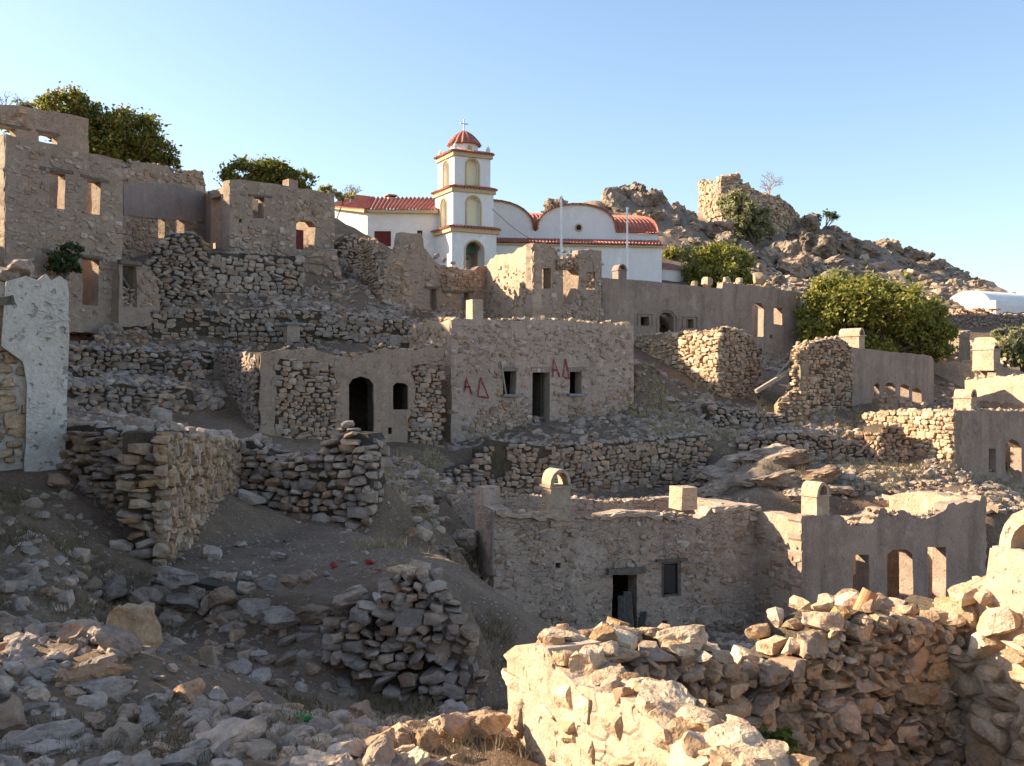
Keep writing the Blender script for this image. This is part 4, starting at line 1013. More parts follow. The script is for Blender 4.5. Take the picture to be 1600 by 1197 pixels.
ol = [(664, 830), (752, 830), (752, 716), (730, 726), (700, 735), (680, 745), (666, 765)]
w1 = H.wall(P, ol, mat='mortar_dark', jag=.08, thick=1., amp=.06)
H.stones(w1, P, ol, s=0.178, mat='stone_grey', dep=.24, bury=.4, mess=.12, kind='rough')

# --- mid slope retaining walls on the left
P = PP(105, 42.3, 350, 43.6)
H = House('terrace_wall', 'long rubble terrace wall across the slope below the tall left house', 'wall', base_of(P, 510))
ol = [(105, 560), (350, 560), (350, 486), (300, 484), (240, 488), (180, 486), (140, 482), (105, 484)]
w1 = H.wall(P, ol, mat='mortar', jag=.06, thick=.7, caps=[(105, 484), (180, 486), (240, 488), (350, 486)])
H.stones(w1, P, ol, s=0.207, mat='stone_warm', dep=.18, bury=.5, mess=.08, fill=.75, mats=['stone_grey'])
P = PP(350, 43.4, 645, 45.4)
H = House('terrace_wall', 'rubble terrace wall behind the house with the arched doorway', 'wall', base_of(P, 520))
hl = [rect(499, 527, 510, 534)]
ol = [(350, 580), (645, 580), (645, 512), (630, 500), (560, 494), (500, 486), (440, 484), (350, 488)]
w1 = H.wall(P, ol, hl, mat='mortar', jag=.07, thick=.7, caps=[(350, 488), (440, 484), (500, 486), (560, 494), (640, 505)])
H.stones(w1, P, ol, hl, s=0.222, mat='stone_grey', dep=.22, bury=.45, mess=.09, fill=.9, mats=['stone_warm'])
V, Fc = quad_prism(W(456, 527, 43.0) - Vector((0, 0, .2)), D30, .55, .5, .75); H.part('pillar', np.array(V) + .02 * np.stack([vnoise(np.array(V) * 3 + q) for q in range(3)], 1), Fc, 'plaster')
V, Fc = quad_prism(W(456, 508, 43.0), D30, .75, .65, .1); H.part('pillar_slab', V, Fc, 'bluegrey')

for k, (pl, ol, cp, mt, lab, s_) in enumerate((
    (PP(108, 38.5, 335, 40.5), [(108, 630), (335, 630), (335, 552), (300, 546), (250, 552), (200, 545), (150, 550), (108, 544)], [(108, 545), (200, 546), (250, 552), (335, 552)], 'stone_warm', 'upper stacked stone terrace on the slope left of the arched house', .22),
    (PP(104, 32.5, 300, 35.2), [(104, 690), (300, 690), (300, 612), (280, 602), (240, 606), (190, 598), (150, 603), (104, 596)], [(104, 598), (190, 600), (240, 606), (300, 612)], 'stone_grey', 'lower stacked stone terrace on the slope left of the arched house', .24),
    (PP(1105, 44.6, 1240, 45.2), [(1105, 710), (1240, 710), (1240, 656), (1200, 648), (1150, 640), (1105, 634)], [(1105, 635), (1150, 641), (1240, 656)], 'stone_grey', 'short dry stone wall at the foot of the sunlit rubble house', .2),
    (PP(1155, 41.5, 1390, 42.6), [(1155, 760), (1390, 760), (1390, 708), (1350, 700), (1300, 684), (1250, 676), (1200, 680), (1155, 694)], [(1155, 692), (1200, 681), (1250, 677), (1300, 685), (1390, 708)], 'stone_warm', 'long dry stone wall across the rubble slope above the bare rock', .2))):
    H = House('terrace_wall', lab, 'wall', base_of(pl, 660)); w1 = H.wall(pl, ol, mat='mortar_dark', jag=.08, thick=.7, amp=.06)
    cap_stones(H, w1, pl, pl.uvs(cp), s=.26, mat='stone_grey', thick=.7)
    H.stones(w1, pl, ol, s=s_, mat=mt, dep=.24, bury=.42, mess=.12, kind='rough', mats=['stone_grey', 'stone_warm'])
for k, (pl, ol, lab) in enumerate((
    (PP(150, 40.6, 232, 41.4), [(150, 570), (232, 570), (232, 528), (215, 515), (196, 520), (176, 508), (160, 516), (150, 530)], 'broken plaster and stone stub between the two upper left terraces'),
    (PP(262, 37.2, 322, 38.0), [(262, 620), (322, 620), (322, 566), (305, 556), (286, 562), (270, 574), (262, 590)], 'small leaning rubble stub just left of the arched house flank'),
    (PP(112, 35.4, 168, 35.9), [(112, 640), (168, 640), (166, 592), (150, 580), (130, 574), (114, 584)], 'low rubble stub right beside the white wall on the slope'),
    (PP(600, 30.6, 668, 31.2), [(600, 790), (668, 790), (664, 752), (640, 742), (620, 746), (604, 758)], 'low rubble stub above the gully path'))):
    H = House('rubble_stub', lab, 'wall', base_of(pl, ol[0][1] - 20)); w1 = H.wall(pl, ol, mat='plaster' if k == 0 else 'mortar', jag=.1, thick=.6, amp=.07)
    cap_stones(H, w1, pl, pl.uvs(ol[2:][::-1]), s=.24, mat='stone_grey', thick=.6)
    H.stones(w1, pl, ol, s=.19, mat='stone_warm', dep=.22, bury=.45, mess=.1, kind='rough', mats=['stone_grey'], fill=.9)
# --- lower house with the leaning door planks
P = PP(772, 27, 1186, 30.6)
H = House('ruined_house', 'lower plastered house with a grey window frame and leaning door planks', 'house', base_of(P, 1005))
hol = [rect(957, 898, 995, 1012), rect(1034, 879, 1064, 931), rect(868, 879, 876, 888), rect(1034, 969, 1042, 978)]
ol = [(772, 1060), (1186, 1060), (1185, 789), (1140, 791), (1110, 794), (1102, 806), (1091, 810), (1063, 806), (1029, 801), (972, 799), (940, 804), (932, 815), (902, 816), (894, 807), (847, 803), (800, 803), (771, 798)]
w1 = H.wall(P, ol, hol, 'plaster_house', jag=.025, amp=.03, wav=.9)
H.stones(w1, P, [(790, 1010), (880, 1010), (900, 975), (860, 950), (800, 950), (775, 980)], hol, s=0.192, mat='stone_warm', dep=.16, fill=.85, bury=.55, kind='fine')
H.stones(w1, P, [(998, 1005), (1185, 995), (1185, 972), (1090, 965), (998, 985)], hol, s=0.163, mat='stone_warm', dep=.14, fill=.9, bury=.58, kind='fine')
H.stones(w1, P, [(775, 950), (1185, 950), (1185, 820), (775, 830)], hol, s=0.148, mat='stone_warm', dep=.09, fill=.14, bury=.66, asp=(1.2, 2.8))
lay_stones(H, w1, P, P.uvs([(774, 1010), (1185, 1000), (1185, 800), (774, 812)]), [P.uvs(h) for h in hol], s=.125, mat='stone_flush', dep=.1, bury=.60, off=-.02, mess=.09, fill=.26, seed=55, asp=(1, 2.8))
# pale lime rendered cornice along the top
for seg in ([(775, 800), (800, 805), (850, 806), (893, 809)], [(935, 808), (975, 803), (1030, 804), (1062, 810)], [(1112, 797), (1150, 794), (1184, 791)]):
    pts = [P.at(*P.uv(*q), -.1) for q in seg]; vf = [beam(a - Vector((0, 0, .03)), b - Vector((0, 0, .03)), .46, .1, wob=.5, seed=i) for i, (a, b) in enumerate(zip(pts[:-1], pts[1:]))]
    V, Fc = join(*vf); H.part('cornice', V, Fc, 'plaster_lit')
chimney(H, 862, 27.6, 734, 806, .62, .58, P.d, 'plaster_lit')
Pl = Plane(back_pt(772, 27, 742, -P.n), XY(772, 27) - P.n * .48)
w2 = H.wall(Pl, [(742, 960), (771, 1040), (771, 798), (757, 790), (742, 785)], mat='plaster_house', jag=.03)
V, Fc = quad_prism(Pl.at(.25, Pl.uv(742, 800)[1], -.28), P.d, .5, .55, .72); H.part('corner_post', V, Fc, 'plaster_pale')
a, b = Pl.uv(756, 795), Pl.uv(756, 890); V, Fc = tube([P.at(-.06, b[1], .02), P.at(-.06, a[1], .02)], [.05, .05], 8); H.part('drain_pipe', V, Fc, 'plaster_grey')
Pb = Plane(P.a - P.n * 3.1, P.b - P.n * 3.1)
ol = [(0, -7.4), (Pb.len, -7.4), (Pb.len, -3.75), (6.4, -3.7), (5.2, -3.75), (4.0, -3.55), (2.2, -3.4), (.6, -3.3), (0, -3.25)]
w3 = H.wall(Pb, ol, mat='plaster_house', uv=True, jag=.05, thick=.45); H.roof(P, 3.4, -4.35)
cap_stones(H, w1, P, P.uvs([(780, 802), (850, 803), (894, 808), (932, 812), (1030, 802), (1090, 808)]), s=.13, mat='stone_pale', thick=.45, fill=.5)
cap_stones(H, w3, Pb, [(0.3, -3.27), (2.2, -3.4), (5.2, -3.75), (7.8, -3.75)], s=0.163, mat='stone_warm', thick=.45)
Pr = Plane(P.b - P.n * .48, P.b - P.n * 3.1)
H.wall(Pr, [(0, -7.4), (Pr.len, -7.4), (Pr.len, -3.72), (0, -3.66)], mat='plaster_house', uv=True, jag=.02)
V, Fc = quad_prism(W(1068, 795, 31.2), P.d, .55, .6, .66); H.part('corner_post', np.array(V) + .09 * np.stack([vnoise(np.array(V) * 3 + q) for q in range(3)], 1), Fc, 'plaster_lit')
a, b = P.uv(948, 893), P.uv(1006, 890)
V, Fc = beam(P.at(a[0], a[1], .02), P.at(b[0], b[1], .02), .2, .17); H.part('lintel', V, Fc, 'wood', label='weathered timber lintel over the doorway')
a, b = P.uv(1024, 876), P.uv(1072, 874); V, Fc = beam(P.at(a[0], a[1], .02), P.at(b[0], b[1], .02), .16, .07); H.part('lintel', V, Fc, 'wood')
arc = [P.at(P.uv(977, 885)[0] + .36 * math.cos(t), P.uv(977, 886)[1] + .26 * math.sin(t), .03) for t in np.linspace(0, math.pi, 11)]
V, Fc = tube(arc, [.03] * 11, 5); H.part('relieving_arch', V, Fc, 'plaster_pale', w1)
arc = [P.at(P.uv(1050, 872)[0] + .24 * math.cos(t), P.uv(1050, 872)[1] + .18 * math.sin(t), .03) for t in np.linspace(0, math.pi, 9)]
V, Fc = tube(arc, [.025] * 9, 5); H.part('relieving_arch', V, Fc, 'plaster_pale', w1)
H.frame('window_frame', P, hol[1], .06, .1, -.05)
V, Fc = slab(P, P.uvs(rect(1037, 883, 1061, 928)), [], .01, -.1, 0, 9, 0, 0)
gl = NT('dusty_window_pane', .25); H.part('pane', V, Fc, gl.done((.03, .033, .035)))
for (x0, y0, x1, y1, w_, o0, o1) in ((966, 1004, 974, 932, .20, .22, -.12), (977, 1006, 983, 925, .22, .3, -.1), (988, 1006, 1003, 955, .26, .36, .1)):
    a, b = P.uv(x0, y0), P.uv(x1, y1); V, Fc = beam(P.at(a[0], a[1], o0), P.at(b[0], b[1], o1), w_, .05, twist=.5, seed=x0); H.part('door_plank', V, Fc, 'wood')
u, z = P.uv(1118, 858); H.stone(w1, 'fine', 3, 'stone_ochre', P.at(u, z, .0), Euler((.2, .3, .4)), (.14, .1, .16))

# --- smooth house with the ragged top, lower right
P = PP(1253, 29, 1541, 33.2)
H = House('ruined_house', 'smooth grey house with a ragged top edge and bright arched doorway at lower right', 'house', base_of(P, 975))
hol = [[(1332, 960), (1358, 960), (1358, 867), (1333, 867)], [(1387, 975), (1426, 975), (1426, 866), (1417, 859), (1396, 859), (1387, 866)], [(1450, 950), (1478, 950), (1478, 855), (1450, 855)]]
ol = [(1253, 1040), (1541, 1040), (1541, 775), (1533, 775), (1531, 783), (1500, 786), (1482, 788), (1474, 800), (1458, 806), (1443, 813), (1428, 808), (1418, 800), (1407, 796), (1402, 806), (1392, 808), (1386, 797), (1376, 794), (1372, 808), (1360, 820), (1328, 821), (1318, 808), (1292, 804), (1262, 806), (1253, 807)]
w1 = H.wall(P, ol, hol, 'plaster_smooth', jag=.055, amp=.02, step=.13)
end_top = P.uvs([(1318, 810), (1330, 820), (1360, 819), (1374, 800), (1392, 806), (1404, 800), (1428, 806), (1443, 812), (1474, 799)]); cap_stones(H, w1, P, end_top, s=.14, mat='stone_pale', thick=.5, fill=.6)
chimney(H, 1279, 29.3, 754, 812, .5, .62, P.d, 'plaster_lit')
Pl = Plane(back_pt(1253, 29, 1180, -P.n), XY(1253, 29) - P.n * .48)
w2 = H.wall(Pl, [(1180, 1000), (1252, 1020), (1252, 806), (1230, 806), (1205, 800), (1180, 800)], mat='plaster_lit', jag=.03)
H.stones(w2, Pl, [(1186, 970), (1250, 985), (1250, 840), (1186, 830)], s=0.200, mat='stone_warm', dep=.12, fill=.5, bury=.6)
H.shell(P, 3.4, -7.6, (-3.9, -3.75), 'plaster_lit', left=False, back=False)
pb_ = Plane(P.a - P.n * 3.4, P.b - P.n * 3.4); H.wall(pb_, [(0, -7.6), (pb_.len, -7.6), (pb_.len, -4.3), (pb_.len * .6, -4.7), (pb_.len * .3, -4.4), (0, -4.3)], mat='plaster_lit', uv=True)

# --- right hand ruins
P = PP(1249, 45.6, 1331, 48)
H = House('rubble_tower', 'stout rubble ruin with a sunlit ragged left edge beside two leaning beams', 'ruin', base_of(P, 655))
ol = [(1249, 700), (1331, 700), (1331, 546), (1322, 534), (1310, 528), (1286, 532), (1264, 538), (1252, 548)]
w1 = H.wall(P, ol, mat='mortar', jag=.07, thick=.6, amp=.05, caps=[(1252, 548), (1264, 538), (1310, 528), (1331, 544)], capmat='stone_pale')
H.stones(w1, P, ol, s=0.178, mat='stone_warm', dep=.16, bury=.5, mess=.07, fill=.9)
Pl = Plane(back_pt(1249, 45.6, 1228), XY(1249, 45.6) + BACK * .3)
ol = [(1228, 690), (1249, 700), (1249, 548), (1244, 552), (1240, 575), (1234, 600), (1228, 625)]
w2 = H.wall(Pl, ol, mat='mortar_pale', jag=.1)
H.stones(w2, Pl, ol, s=0.200, mat='stone_pale', dep=.3, bury=.35, mess=.12, kind='rough')
P = PP(1214, 45.2, 1262, 45.4)
H = House('rubble_stub', 'low sunlit rubble stub at the foot of the stout ruin', 'wall', base_of(P, 640))
ol = [(1214, 690), (1262, 690), (1262, 615), (1250, 606), (1236, 612), (1224, 622), (1216, 634)]
w1 = H.wall(P, ol, mat='mortar_pale', jag=.08, amp=.05); H.stones(w1, P, ol, s=0.192, mat='stone_pale', dep=.24, bury=.4, mess=.1, kind='rough')
for k, (x0, y0, y_0, x1, y1, y_1) in enumerate(((1181, 612, 45.6, 1256, 566, 46.6), (1200, 606, 46.6, 1240, 560, 47.6))):
    V, Fc = beam(W(x0, y0, y_0), W(x1, y1, y_1), .17, .17, seed=k)
    t = Thing('timber_beam', ('longer pale timber beam leaning against the stout rubble ruin', 'shorter timber beam propped behind the longer one at the rubble ruin')[k], 'beam', W(x0, y0, y_0)); t.part('beam', V, Fc, 'wood_pale')
P = PP(1331, 48.4, 1459, 53.2)
H = House('ruined_house', 'plain plastered house with a capped chimney and row of small arches at right', 'house', base_of(P, 625))
hol = [[(1366, 622), (1374, 622), (1374, 602), (1370, 598), (1366, 602)], [(1382, 632), (1399, 632), (1399, 604), (1395, 598), (1387, 598), (1382, 603)], [(1407, 640), (1420, 640), (1420, 604), (1413, 600), (1407, 602)], [(1425, 645), (1440, 645), (1440, 612), (1434, 606), (1425, 608)]]
ol = [(1331, 690), (1460, 690), (1459, 562), (1455, 556), (1420, 552), (1380, 548), (1354, 545), (1331, 543)]
w1 = H.wall(P, ol, hol, 'plaster_smooth', jag=.025, amp=.015)
chimney(H, 1344, 48.8, 512, 545, .5, 1.1, P.d, 'plaster_lit')
Pl = Plane(back_pt(1331, 48.4, 1308, -P.n), XY(1331, 48.4) - P.n * .48)
H.wall(Pl, [(1308, 690), (1330, 690), (1330, 543), (1308, 546)], mat='plaster')
H.shell(P, 4, -2.5, (1.5, 1.2), 'plaster_lit', left=False, back=False)
P = PP(1372, 46.4, 1432, 47)
H = House('rubble_stub', 'low brown wall stub in front of the small arches', 'wall', base_of(P, 650))
ol = [(1372, 700), (1424, 700), (1424, 622), (1400, 618), (1382, 616), (1374, 624)]
w1 = H.wall(P, ol, mat='plaster', jag=.05, amp=.04); H.stones(w1, P, ol, s=0.178, mat='stone_warm', dep=.16, bury=.5, fill=.6)
# house at the right edge with the sunlit rubble flank
P = PP(1491, 41, 1680, 46)
H = House('ruined_house', 'right edge house with sunlit rubble flank, capped chimney and tall arched doorway', 'house', base_of(P, 740))
hol = [[(1545, 738), (1556, 738), (1556, 701), (1545, 701)], [(1571, 770), (1596, 770), (1596, 700), (1590, 690), (1580, 686), (1571, 694)]]
w1 = H.wall(P, [(1491, 800), (1680, 800), (1680, 645), (1600, 643), (1491, 642)], hol, 'plaster_smooth', jag=.025, amp=.015, caps=[(1520, 643), (1680, 645)], capmat='stone_pale')
chimney(H, 1519, 41.8, 608, 644, .45, .8, P.d, 'plaster_lit')
Pl = Plane(back_pt(1491, 41, 1346), XY(1491, 41) + BACK * .48)
ol = [(1346, 760), (1490, 790), (1490, 643), (1450, 642), (1400, 644), (1346, 648)]
w2 = H.wall(Pl, ol, mat='mortar_pale', jag=.04, caps=[(1346, 648), (1400, 644), (1490, 643)], capmat='stone_pale')
H.stones(w2, Pl, ol, s=0.192, mat='stone_pale', dep=.2, bury=.45, mess=.06)
H.shell(P, 4, -5, (-1.2, -1.3), 'plaster_lit', left=False, back=False)
# sunlit mound in front of that flank
P = PP(1388, 42.0, 1430, 42.4)
H = House('rubble_stub', 'rounded dark rubble pier casting its shadow on the sunlit flank', 'ruin', base_of(P, 700))
ol = [(1372, 740), (1428, 740), (1420, 690), (1412, 672), (1396, 664), (1380, 668), (1374, 690)]
w1 = H.wall(P, ol, mat='mortar', jag=.07, thick=1.2, amp=.06); H.stones(w1, P, ol, s=0.178, mat='stone_warm', dep=.2, bury=.45, mess=.1, kind='rough')
end_face(H, w1, P, P.uv(1374, 700)[0], P.uv(1374, 740)[1], P.uv(1380, 672)[1], 1.2, right=False, s=.2, mat='stone_warm', dep=.2, kind='rough', mess=.1)
# cream walls behind it
P = Plane(XY(1506, 55), XY(1640, 49.8))
H = House('ruined_house', 'cream sunlit garden walls with a stepped chimney at the right edge', 'house', base_of(P, 640))
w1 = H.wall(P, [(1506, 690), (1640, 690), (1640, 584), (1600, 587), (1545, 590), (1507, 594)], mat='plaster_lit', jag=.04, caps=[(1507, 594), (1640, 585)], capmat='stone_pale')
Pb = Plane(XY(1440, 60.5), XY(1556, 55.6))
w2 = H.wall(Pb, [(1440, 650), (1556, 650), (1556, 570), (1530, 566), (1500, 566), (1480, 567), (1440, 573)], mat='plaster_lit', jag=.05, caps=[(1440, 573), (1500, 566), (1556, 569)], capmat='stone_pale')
Pf = PP(1556, 55.3, 1660, 59)
H.wall(Pf, [(1556, 640), (1660, 640), (1660, 592), (1600, 582), (1570, 574), (1556, 566)], mat='plaster', jag=.04)
chimney(H, 1554, 55.2, 538, 570, .6, 1.3, D30, 'plaster_lit', frac=.75)
P = PP(1500, 62, 1516, 62.6)
H = House('wall_pier', 'narrow broken pier behind the big tree at the right', 'wall', base_of(P, 560))
w1 = H.wall(P, [(1498, 600), (1516, 600), (1516, 516), (1505, 518), (1498, 524)], mat='plaster', jag=.05, thick=.8)
Pl = Plane(XY(1480, 66), XY(1499, 62.1)); w2 = H.wall(Pl, [(1480, 600), (1498, 600), (1498, 518), (1484, 520)], mat='plaster_lit', jag=.06)
Pb = Plane(XY(1514, 70), XY(1580, 66)); w3 = H.wall(Pb, [(1514, 600), (1580, 600), (1580, 526), (1540, 527), (1514, 528)], mat='plaster_lit', jag=.04)
P = PP(1470, 80, 1680, 85)
H = House('terrace_wall', 'dark stone terrace wall below the small white vaulted chapel', 'wall', base_of(P, 530))
M['drystone'] = mat_drystone_far('far_dry_stone', (.25, .205, .165), (.33, .28, .225), 2.6)
w1 = H.wall(P, [(1470, 580), (1680, 580), (1680, 496), (1560, 492), (1500, 493), (1470, 497)], mat='drystone', jag=.15, amp=.08)
cap_stones(H, w1, P, P.uvs([(1485, 492), (1540, 491), (1600, 493)]), s=0.281, mat='stone_pale')
for k in range(16):
    u, z = P.uv(1500 + k * 4.2, 487 - 3 * math.sin(k)); V, Fc = vault(P.at(u, z, -.3), Vector((U(-1, 1), U(-1, 1))), .3, .5, .14, z + U(-.05, .1), t=.03, k=6); H.part('roof_tile', V, Fc, 'terracotta')

# --- two foreground walls and the plastered wall at the right edge (one roofless room)
DA = Vector((1.35, -2.8)).normalized(); DB = Vector((-DA.y, DA.x))
c0 = XY(800, 8.0)
PA = Plane(c0, c0 + DA * 3.9)
H = House('foreground_wall', 'sunlit pale foreground wall of big mortared stones breaking off towards the viewer', 'wall', (c0.x, c0.y, -2.8))
ol = [(800, 1300), (1260, 1700), (1260, 1330), (1215, 1270), (1150, 1205), (1095, 1172), (1040, 1140), (1000, 1105), (950, 1085), (905, 1068), (872, 1040), (866, 1012), (840, 1003), (812, 1006), (800, 1020)]
w1 = H.wall(PA, ol, mat='plaster_lit', jag=.05, thick=.4, amp=.05, wav=1.5)
H.stones(w1, PA, [(802, 1290), (1240, 1650), (1230, 1300), (1150, 1210), (1040, 1148), (950, 1092), (870, 1050), (862, 1018), (803, 1024)], s=.2, mat='stone_pale', dep=.26, bury=.80, kind='fine', mess=.07, fill=.75, asp=(.9, 1.9))
r = random.Random(8)
lineA = PA.uvs([(806, 1012), (835, 1010), (862, 1018), (880, 1050), (950, 1092), (1000, 1112), (1040, 1148), (1095, 1178), (1150, 1212), (1215, 1276), (1255, 1330)])
for (a, b) in zip(lineA[:-1], lineA[1:]):
    L = math.hypot(b[0] - a[0], b[1] - a[1]); n = max(1, int(L / .16))
    for q in range(n):
        t = (q + .5) / n
        for o in (-.08, -.26, -.38):
            s_ = r.uniform(.09, .24); H.stone(w1, 'fine', r.randint(0, 99), r.choice(['stone_pale', 'stone_ochre', 'stone_ochre', 'stone_warm']), PA.at(a[0] + (b[0] - a[0]) * t + r.uniform(-.05, .05), a[1] + (b[1] - a[1]) * t + r.uniform(-.06, .05), o + r.uniform(-.05, .05)), Euler((r.gauss(0, .35), r.gauss(0, .35), r.uniform(0, 6))), (s_ * 1.2, s_, s_ * r.uniform(.5, .9)))
for k, (px, py, sx, sy, sz) in enumerate(((835, 1000, .34, .4, .14), (880, 1048, .36, .34, .3), (905, 1074, .3, .4, .2), (950, 1092, .36, .4, .22), (1000, 1108, .44, .4, .24), (1045, 1142, .4, .36, .22), (1092, 1172, .42, .4, .2), (1140, 1205, .36, .4, .2))):
    u, z = PA.uv(px, py); H.stone(w1, 'boulder', k + 2, 'stone_pale', PA.at(u, z, -.2), Euler((U(-.2, .2), U(-.2, .2), U(0, 6))), (sx, sy, sz))
PB = Plane(c0 + DA * .5 + DB * .38, c0 + DA * .5 + DB * 5.4)
H = House('foreground_wall', 'rough ochre rubble wall of large stones across the lower right foreground', 'wall', (PB.a.x, PB.a.y, -3.4))
pB = XY(1545, 1); uB = PB.uv(1545, 900)[0]
ol = [(908, 1420), (1492, 1420), (1492, 945), (1478, 952), (1440, 975), (1400, 962), (1345, 958), (1300, 975), (1262, 1005), (1222, 1045), (1190, 1070), (1150, 1090), (1135, 1050), (1112, 1022), (1030, 1018), (960, 1022), (908, 1020)]
w1 = H.wall(PB, ol, mat='mortar', jag=.05, thick=.5, amp=.09, wav=1.6, label='ochre rubble wall core')
H.stones(w1, PB, ol, s=.175, mat='stone_ochre', dep=.3, bury=.5, kind='fine', mess=.09, asp=(.8, 2.1), mats=['stone_warm'])
lay_stones(H, w1, PB, PB.uvs(ol), s=.075, mat='stone_ochre', dep=.2, bury=.4, kind='rough', mess=.25, fill=.8, seed=77, mats=['stone_warm'])
r = random.Random(5)
line = PB.uvs([(905, 1012), (960, 1015), (1030, 1010), (1110, 1015), (1135, 1045), (1152, 1082), (1190, 1064), (1222, 1038), (1262, 998), (1300, 970), (1345, 952), (1400, 956), (1440, 970), (1478, 948)])
for (a, b) in zip(line[:-1], line[1:]):
    L = math.hypot(b[0] - a[0], b[1] - a[1]); n = max(1, int(L / .2))
    for q in range(n):
        t = (q + .5) / n
        for o in (-.02, -.3, -.5):
            s_ = r.uniform(.11, .3); H.stone(w1, 'boulder' if s_ > .26 else 'fine', r.randint(0, 99), r.choice(['stone_ochre', 'stone_pale', 'stone_ochre', 'stone_warm']), PB.at(a[0] + (b[0] - a[0]) * t + r.uniform(-.05, .05), a[1] + (b[1] - a[1]) * t + r.uniform(-.05, .07), o), Euler((r.gauss(0, .3), r.gauss(0, .3), r.uniform(0, 6))), (s_ * 1.25, s_, s_ * r.uniform(.45, .8)))
for k, (px, py, sx, sz, o) in enumerate(((1078, 1008, .46, .27, -.1), (940, 1022, .5, .2, .02), (1175, 1050, .26, .2, 0), (1260, 1005, .4, .22, .05), (1190, 1045, .34, .2, .1), (1480, 1020, .3, .14, .15), (1410, 1075, .46, .2, .12), (1130, 1150, .42, .3, .12), (1300, 1115, .34, .3, .1))):
    u, z = PB.uv(px, py); H.stone(w1, 'boulder', k, 'stone_ochre' if k in (3, 6) else 'stone_pale' if k == 0 else 'stone_warm', PB.at(u, z, o), Euler((U(-.2, .2), U(-.2, .2), PB.rotz() + U(-.4, .4))), (sx, sx * .7, sz))
cc = PB.at(PB.uv(1488, 900)[0], 0).to_2d()
PC = Plane(cc, cc + DA * 6.0)
H = House('foreground_wall', 'sunlit masonry wall at the right edge with a vaulted chimney on top', 'wall', (cc.x, cc.y, -3.4))
uc, zt = PC.uv(1547, 856); z_lo = PC.uv(1500, 912)[1]
ol = [(0, -5.2), (6, -5.2), (6, -2.6), (4.6, -2.2), (uc + 2.2, -1.75), (uc + 1.3, zt + .02), (uc, zt), (uc - .06, z_lo + .1), (uc * .5, z_lo), (0, z_lo - .1)]
w1 = H.wall(PC, ol, mat='plaster_lit', uv=True, jag=.04, amp=.03, thick=.6)
lay_stones(H, w1, PC, [(0, -5.2), (6, -5.2), (6, -2.7), (uc + 2.2, -1.85), (uc + 1.3, zt - .12), (uc + .5, zt - .35), (uc + .2, zt - .7), (uc - .05, z_lo), (0, z_lo - .12)], s=.2, mat='stone_pale', dep=.24, bury=.5, kind='fine', mess=.09, mats=['stone_ochre'])
cap_stones(H, w1, PC, [(0, z_lo - .08), (uc * .5, z_lo), (uc - .08, z_lo + .06)], s=.2, mat='stone_pale', kind='fine', thick=.6)
# vaulted chimney on it
cq = PC.at(uc + .6, 0, -.33)
V, Fc = quad_prism((cq.x, cq.y, zt - .2), DA, 1.15, .66, .22); o = H.part('chimney', V, Fc, 'plaster_lit')
V, Fc = vault(cq, PC.n, 1.08, .62, .42, zt + .022, t=.13, k=12); V = np.array(V); V += .02 * np.stack([vnoise(V * 4 + 5 * q, q) for q in range(3)], 1); H.part('chimney_cap', V, Fc, 'plaster_lit', o)

# --- dry stone pile at the corner of the earth terrace
P = PP(545, 13.5, 755, 13.4)
H = House('stone_pile', 'tumbled pile of rounded stones at the right end of the earth terrace', 'stones', base_of(P, 1000))
ol = [(500, 1010), (530, 985), (575, 945), (600, 905), (640, 888), (680, 888), (705, 930), (738, 985), (755, 1060), (745, 1100), (690, 1125), (640, 1115), (600, 1080), (550, 1055)]
V, Fc = slab(P, P.uvs([(548, 1180), (715, 1180), (705, 1070), (690, 1000), (668, 950), (655, 912), (640, 900), (604, 908), (590, 945), (556, 966)]), [], .35, -.14, .08, .3, .05); w1 = H.part('earth_core', V, Fc, 'mortar_dark')
H.stones(w1, P, ol, s=.15, mat='stone_grey', dep=.28, bury=.38, kind='fine', mess=.17, asp=(.8, 2.3), mats=['stone_warm'], fill=.97, gap=1.0)
for k, (px, py, sx, sz) in enumerate(((632, 892, .5, .16), (655, 888, .3, .2), (600, 915, .26, .2), (680, 900, .2, .2))):
    u, z = P.uv(px, py); H.stone(w1, 'boulder', k + 5, 'stone_pale' if k == 0 else 'stone_grey', P.at(u, z, -.05), Euler((U(-.2, .2), U(-.2, .2), U(-.3, .3))), (sx, sx * .6, sz))
P = PP(225, 14.8, 600, 13.85)
H = House('stone_kerb', 'row of large rough blocks edging the front of the earth terrace', 'stones', base_of(P, 930))
V, Fc = slab(P, P.uvs([(225, 1080), (600, 1180), (600, 950), (520, 965), (430, 948), (330, 920), (225, 912)]), [], .8, -.15, .06, .3, .05); w1 = H.part('earth_core', V, Fc, 'mortar_dark')
H.stones(w1, P, [(228, 985), (320, 1000), (420, 1020), (598, 1030), (598, 962), (520, 968), (430, 950), (330, 922), (230, 915)], s=.25, mat='stone_grey', dep=.34, bury=.3, kind='fine', mess=.14, mats=['stone_warm'], asp=(.9, 2.0), seed=3)
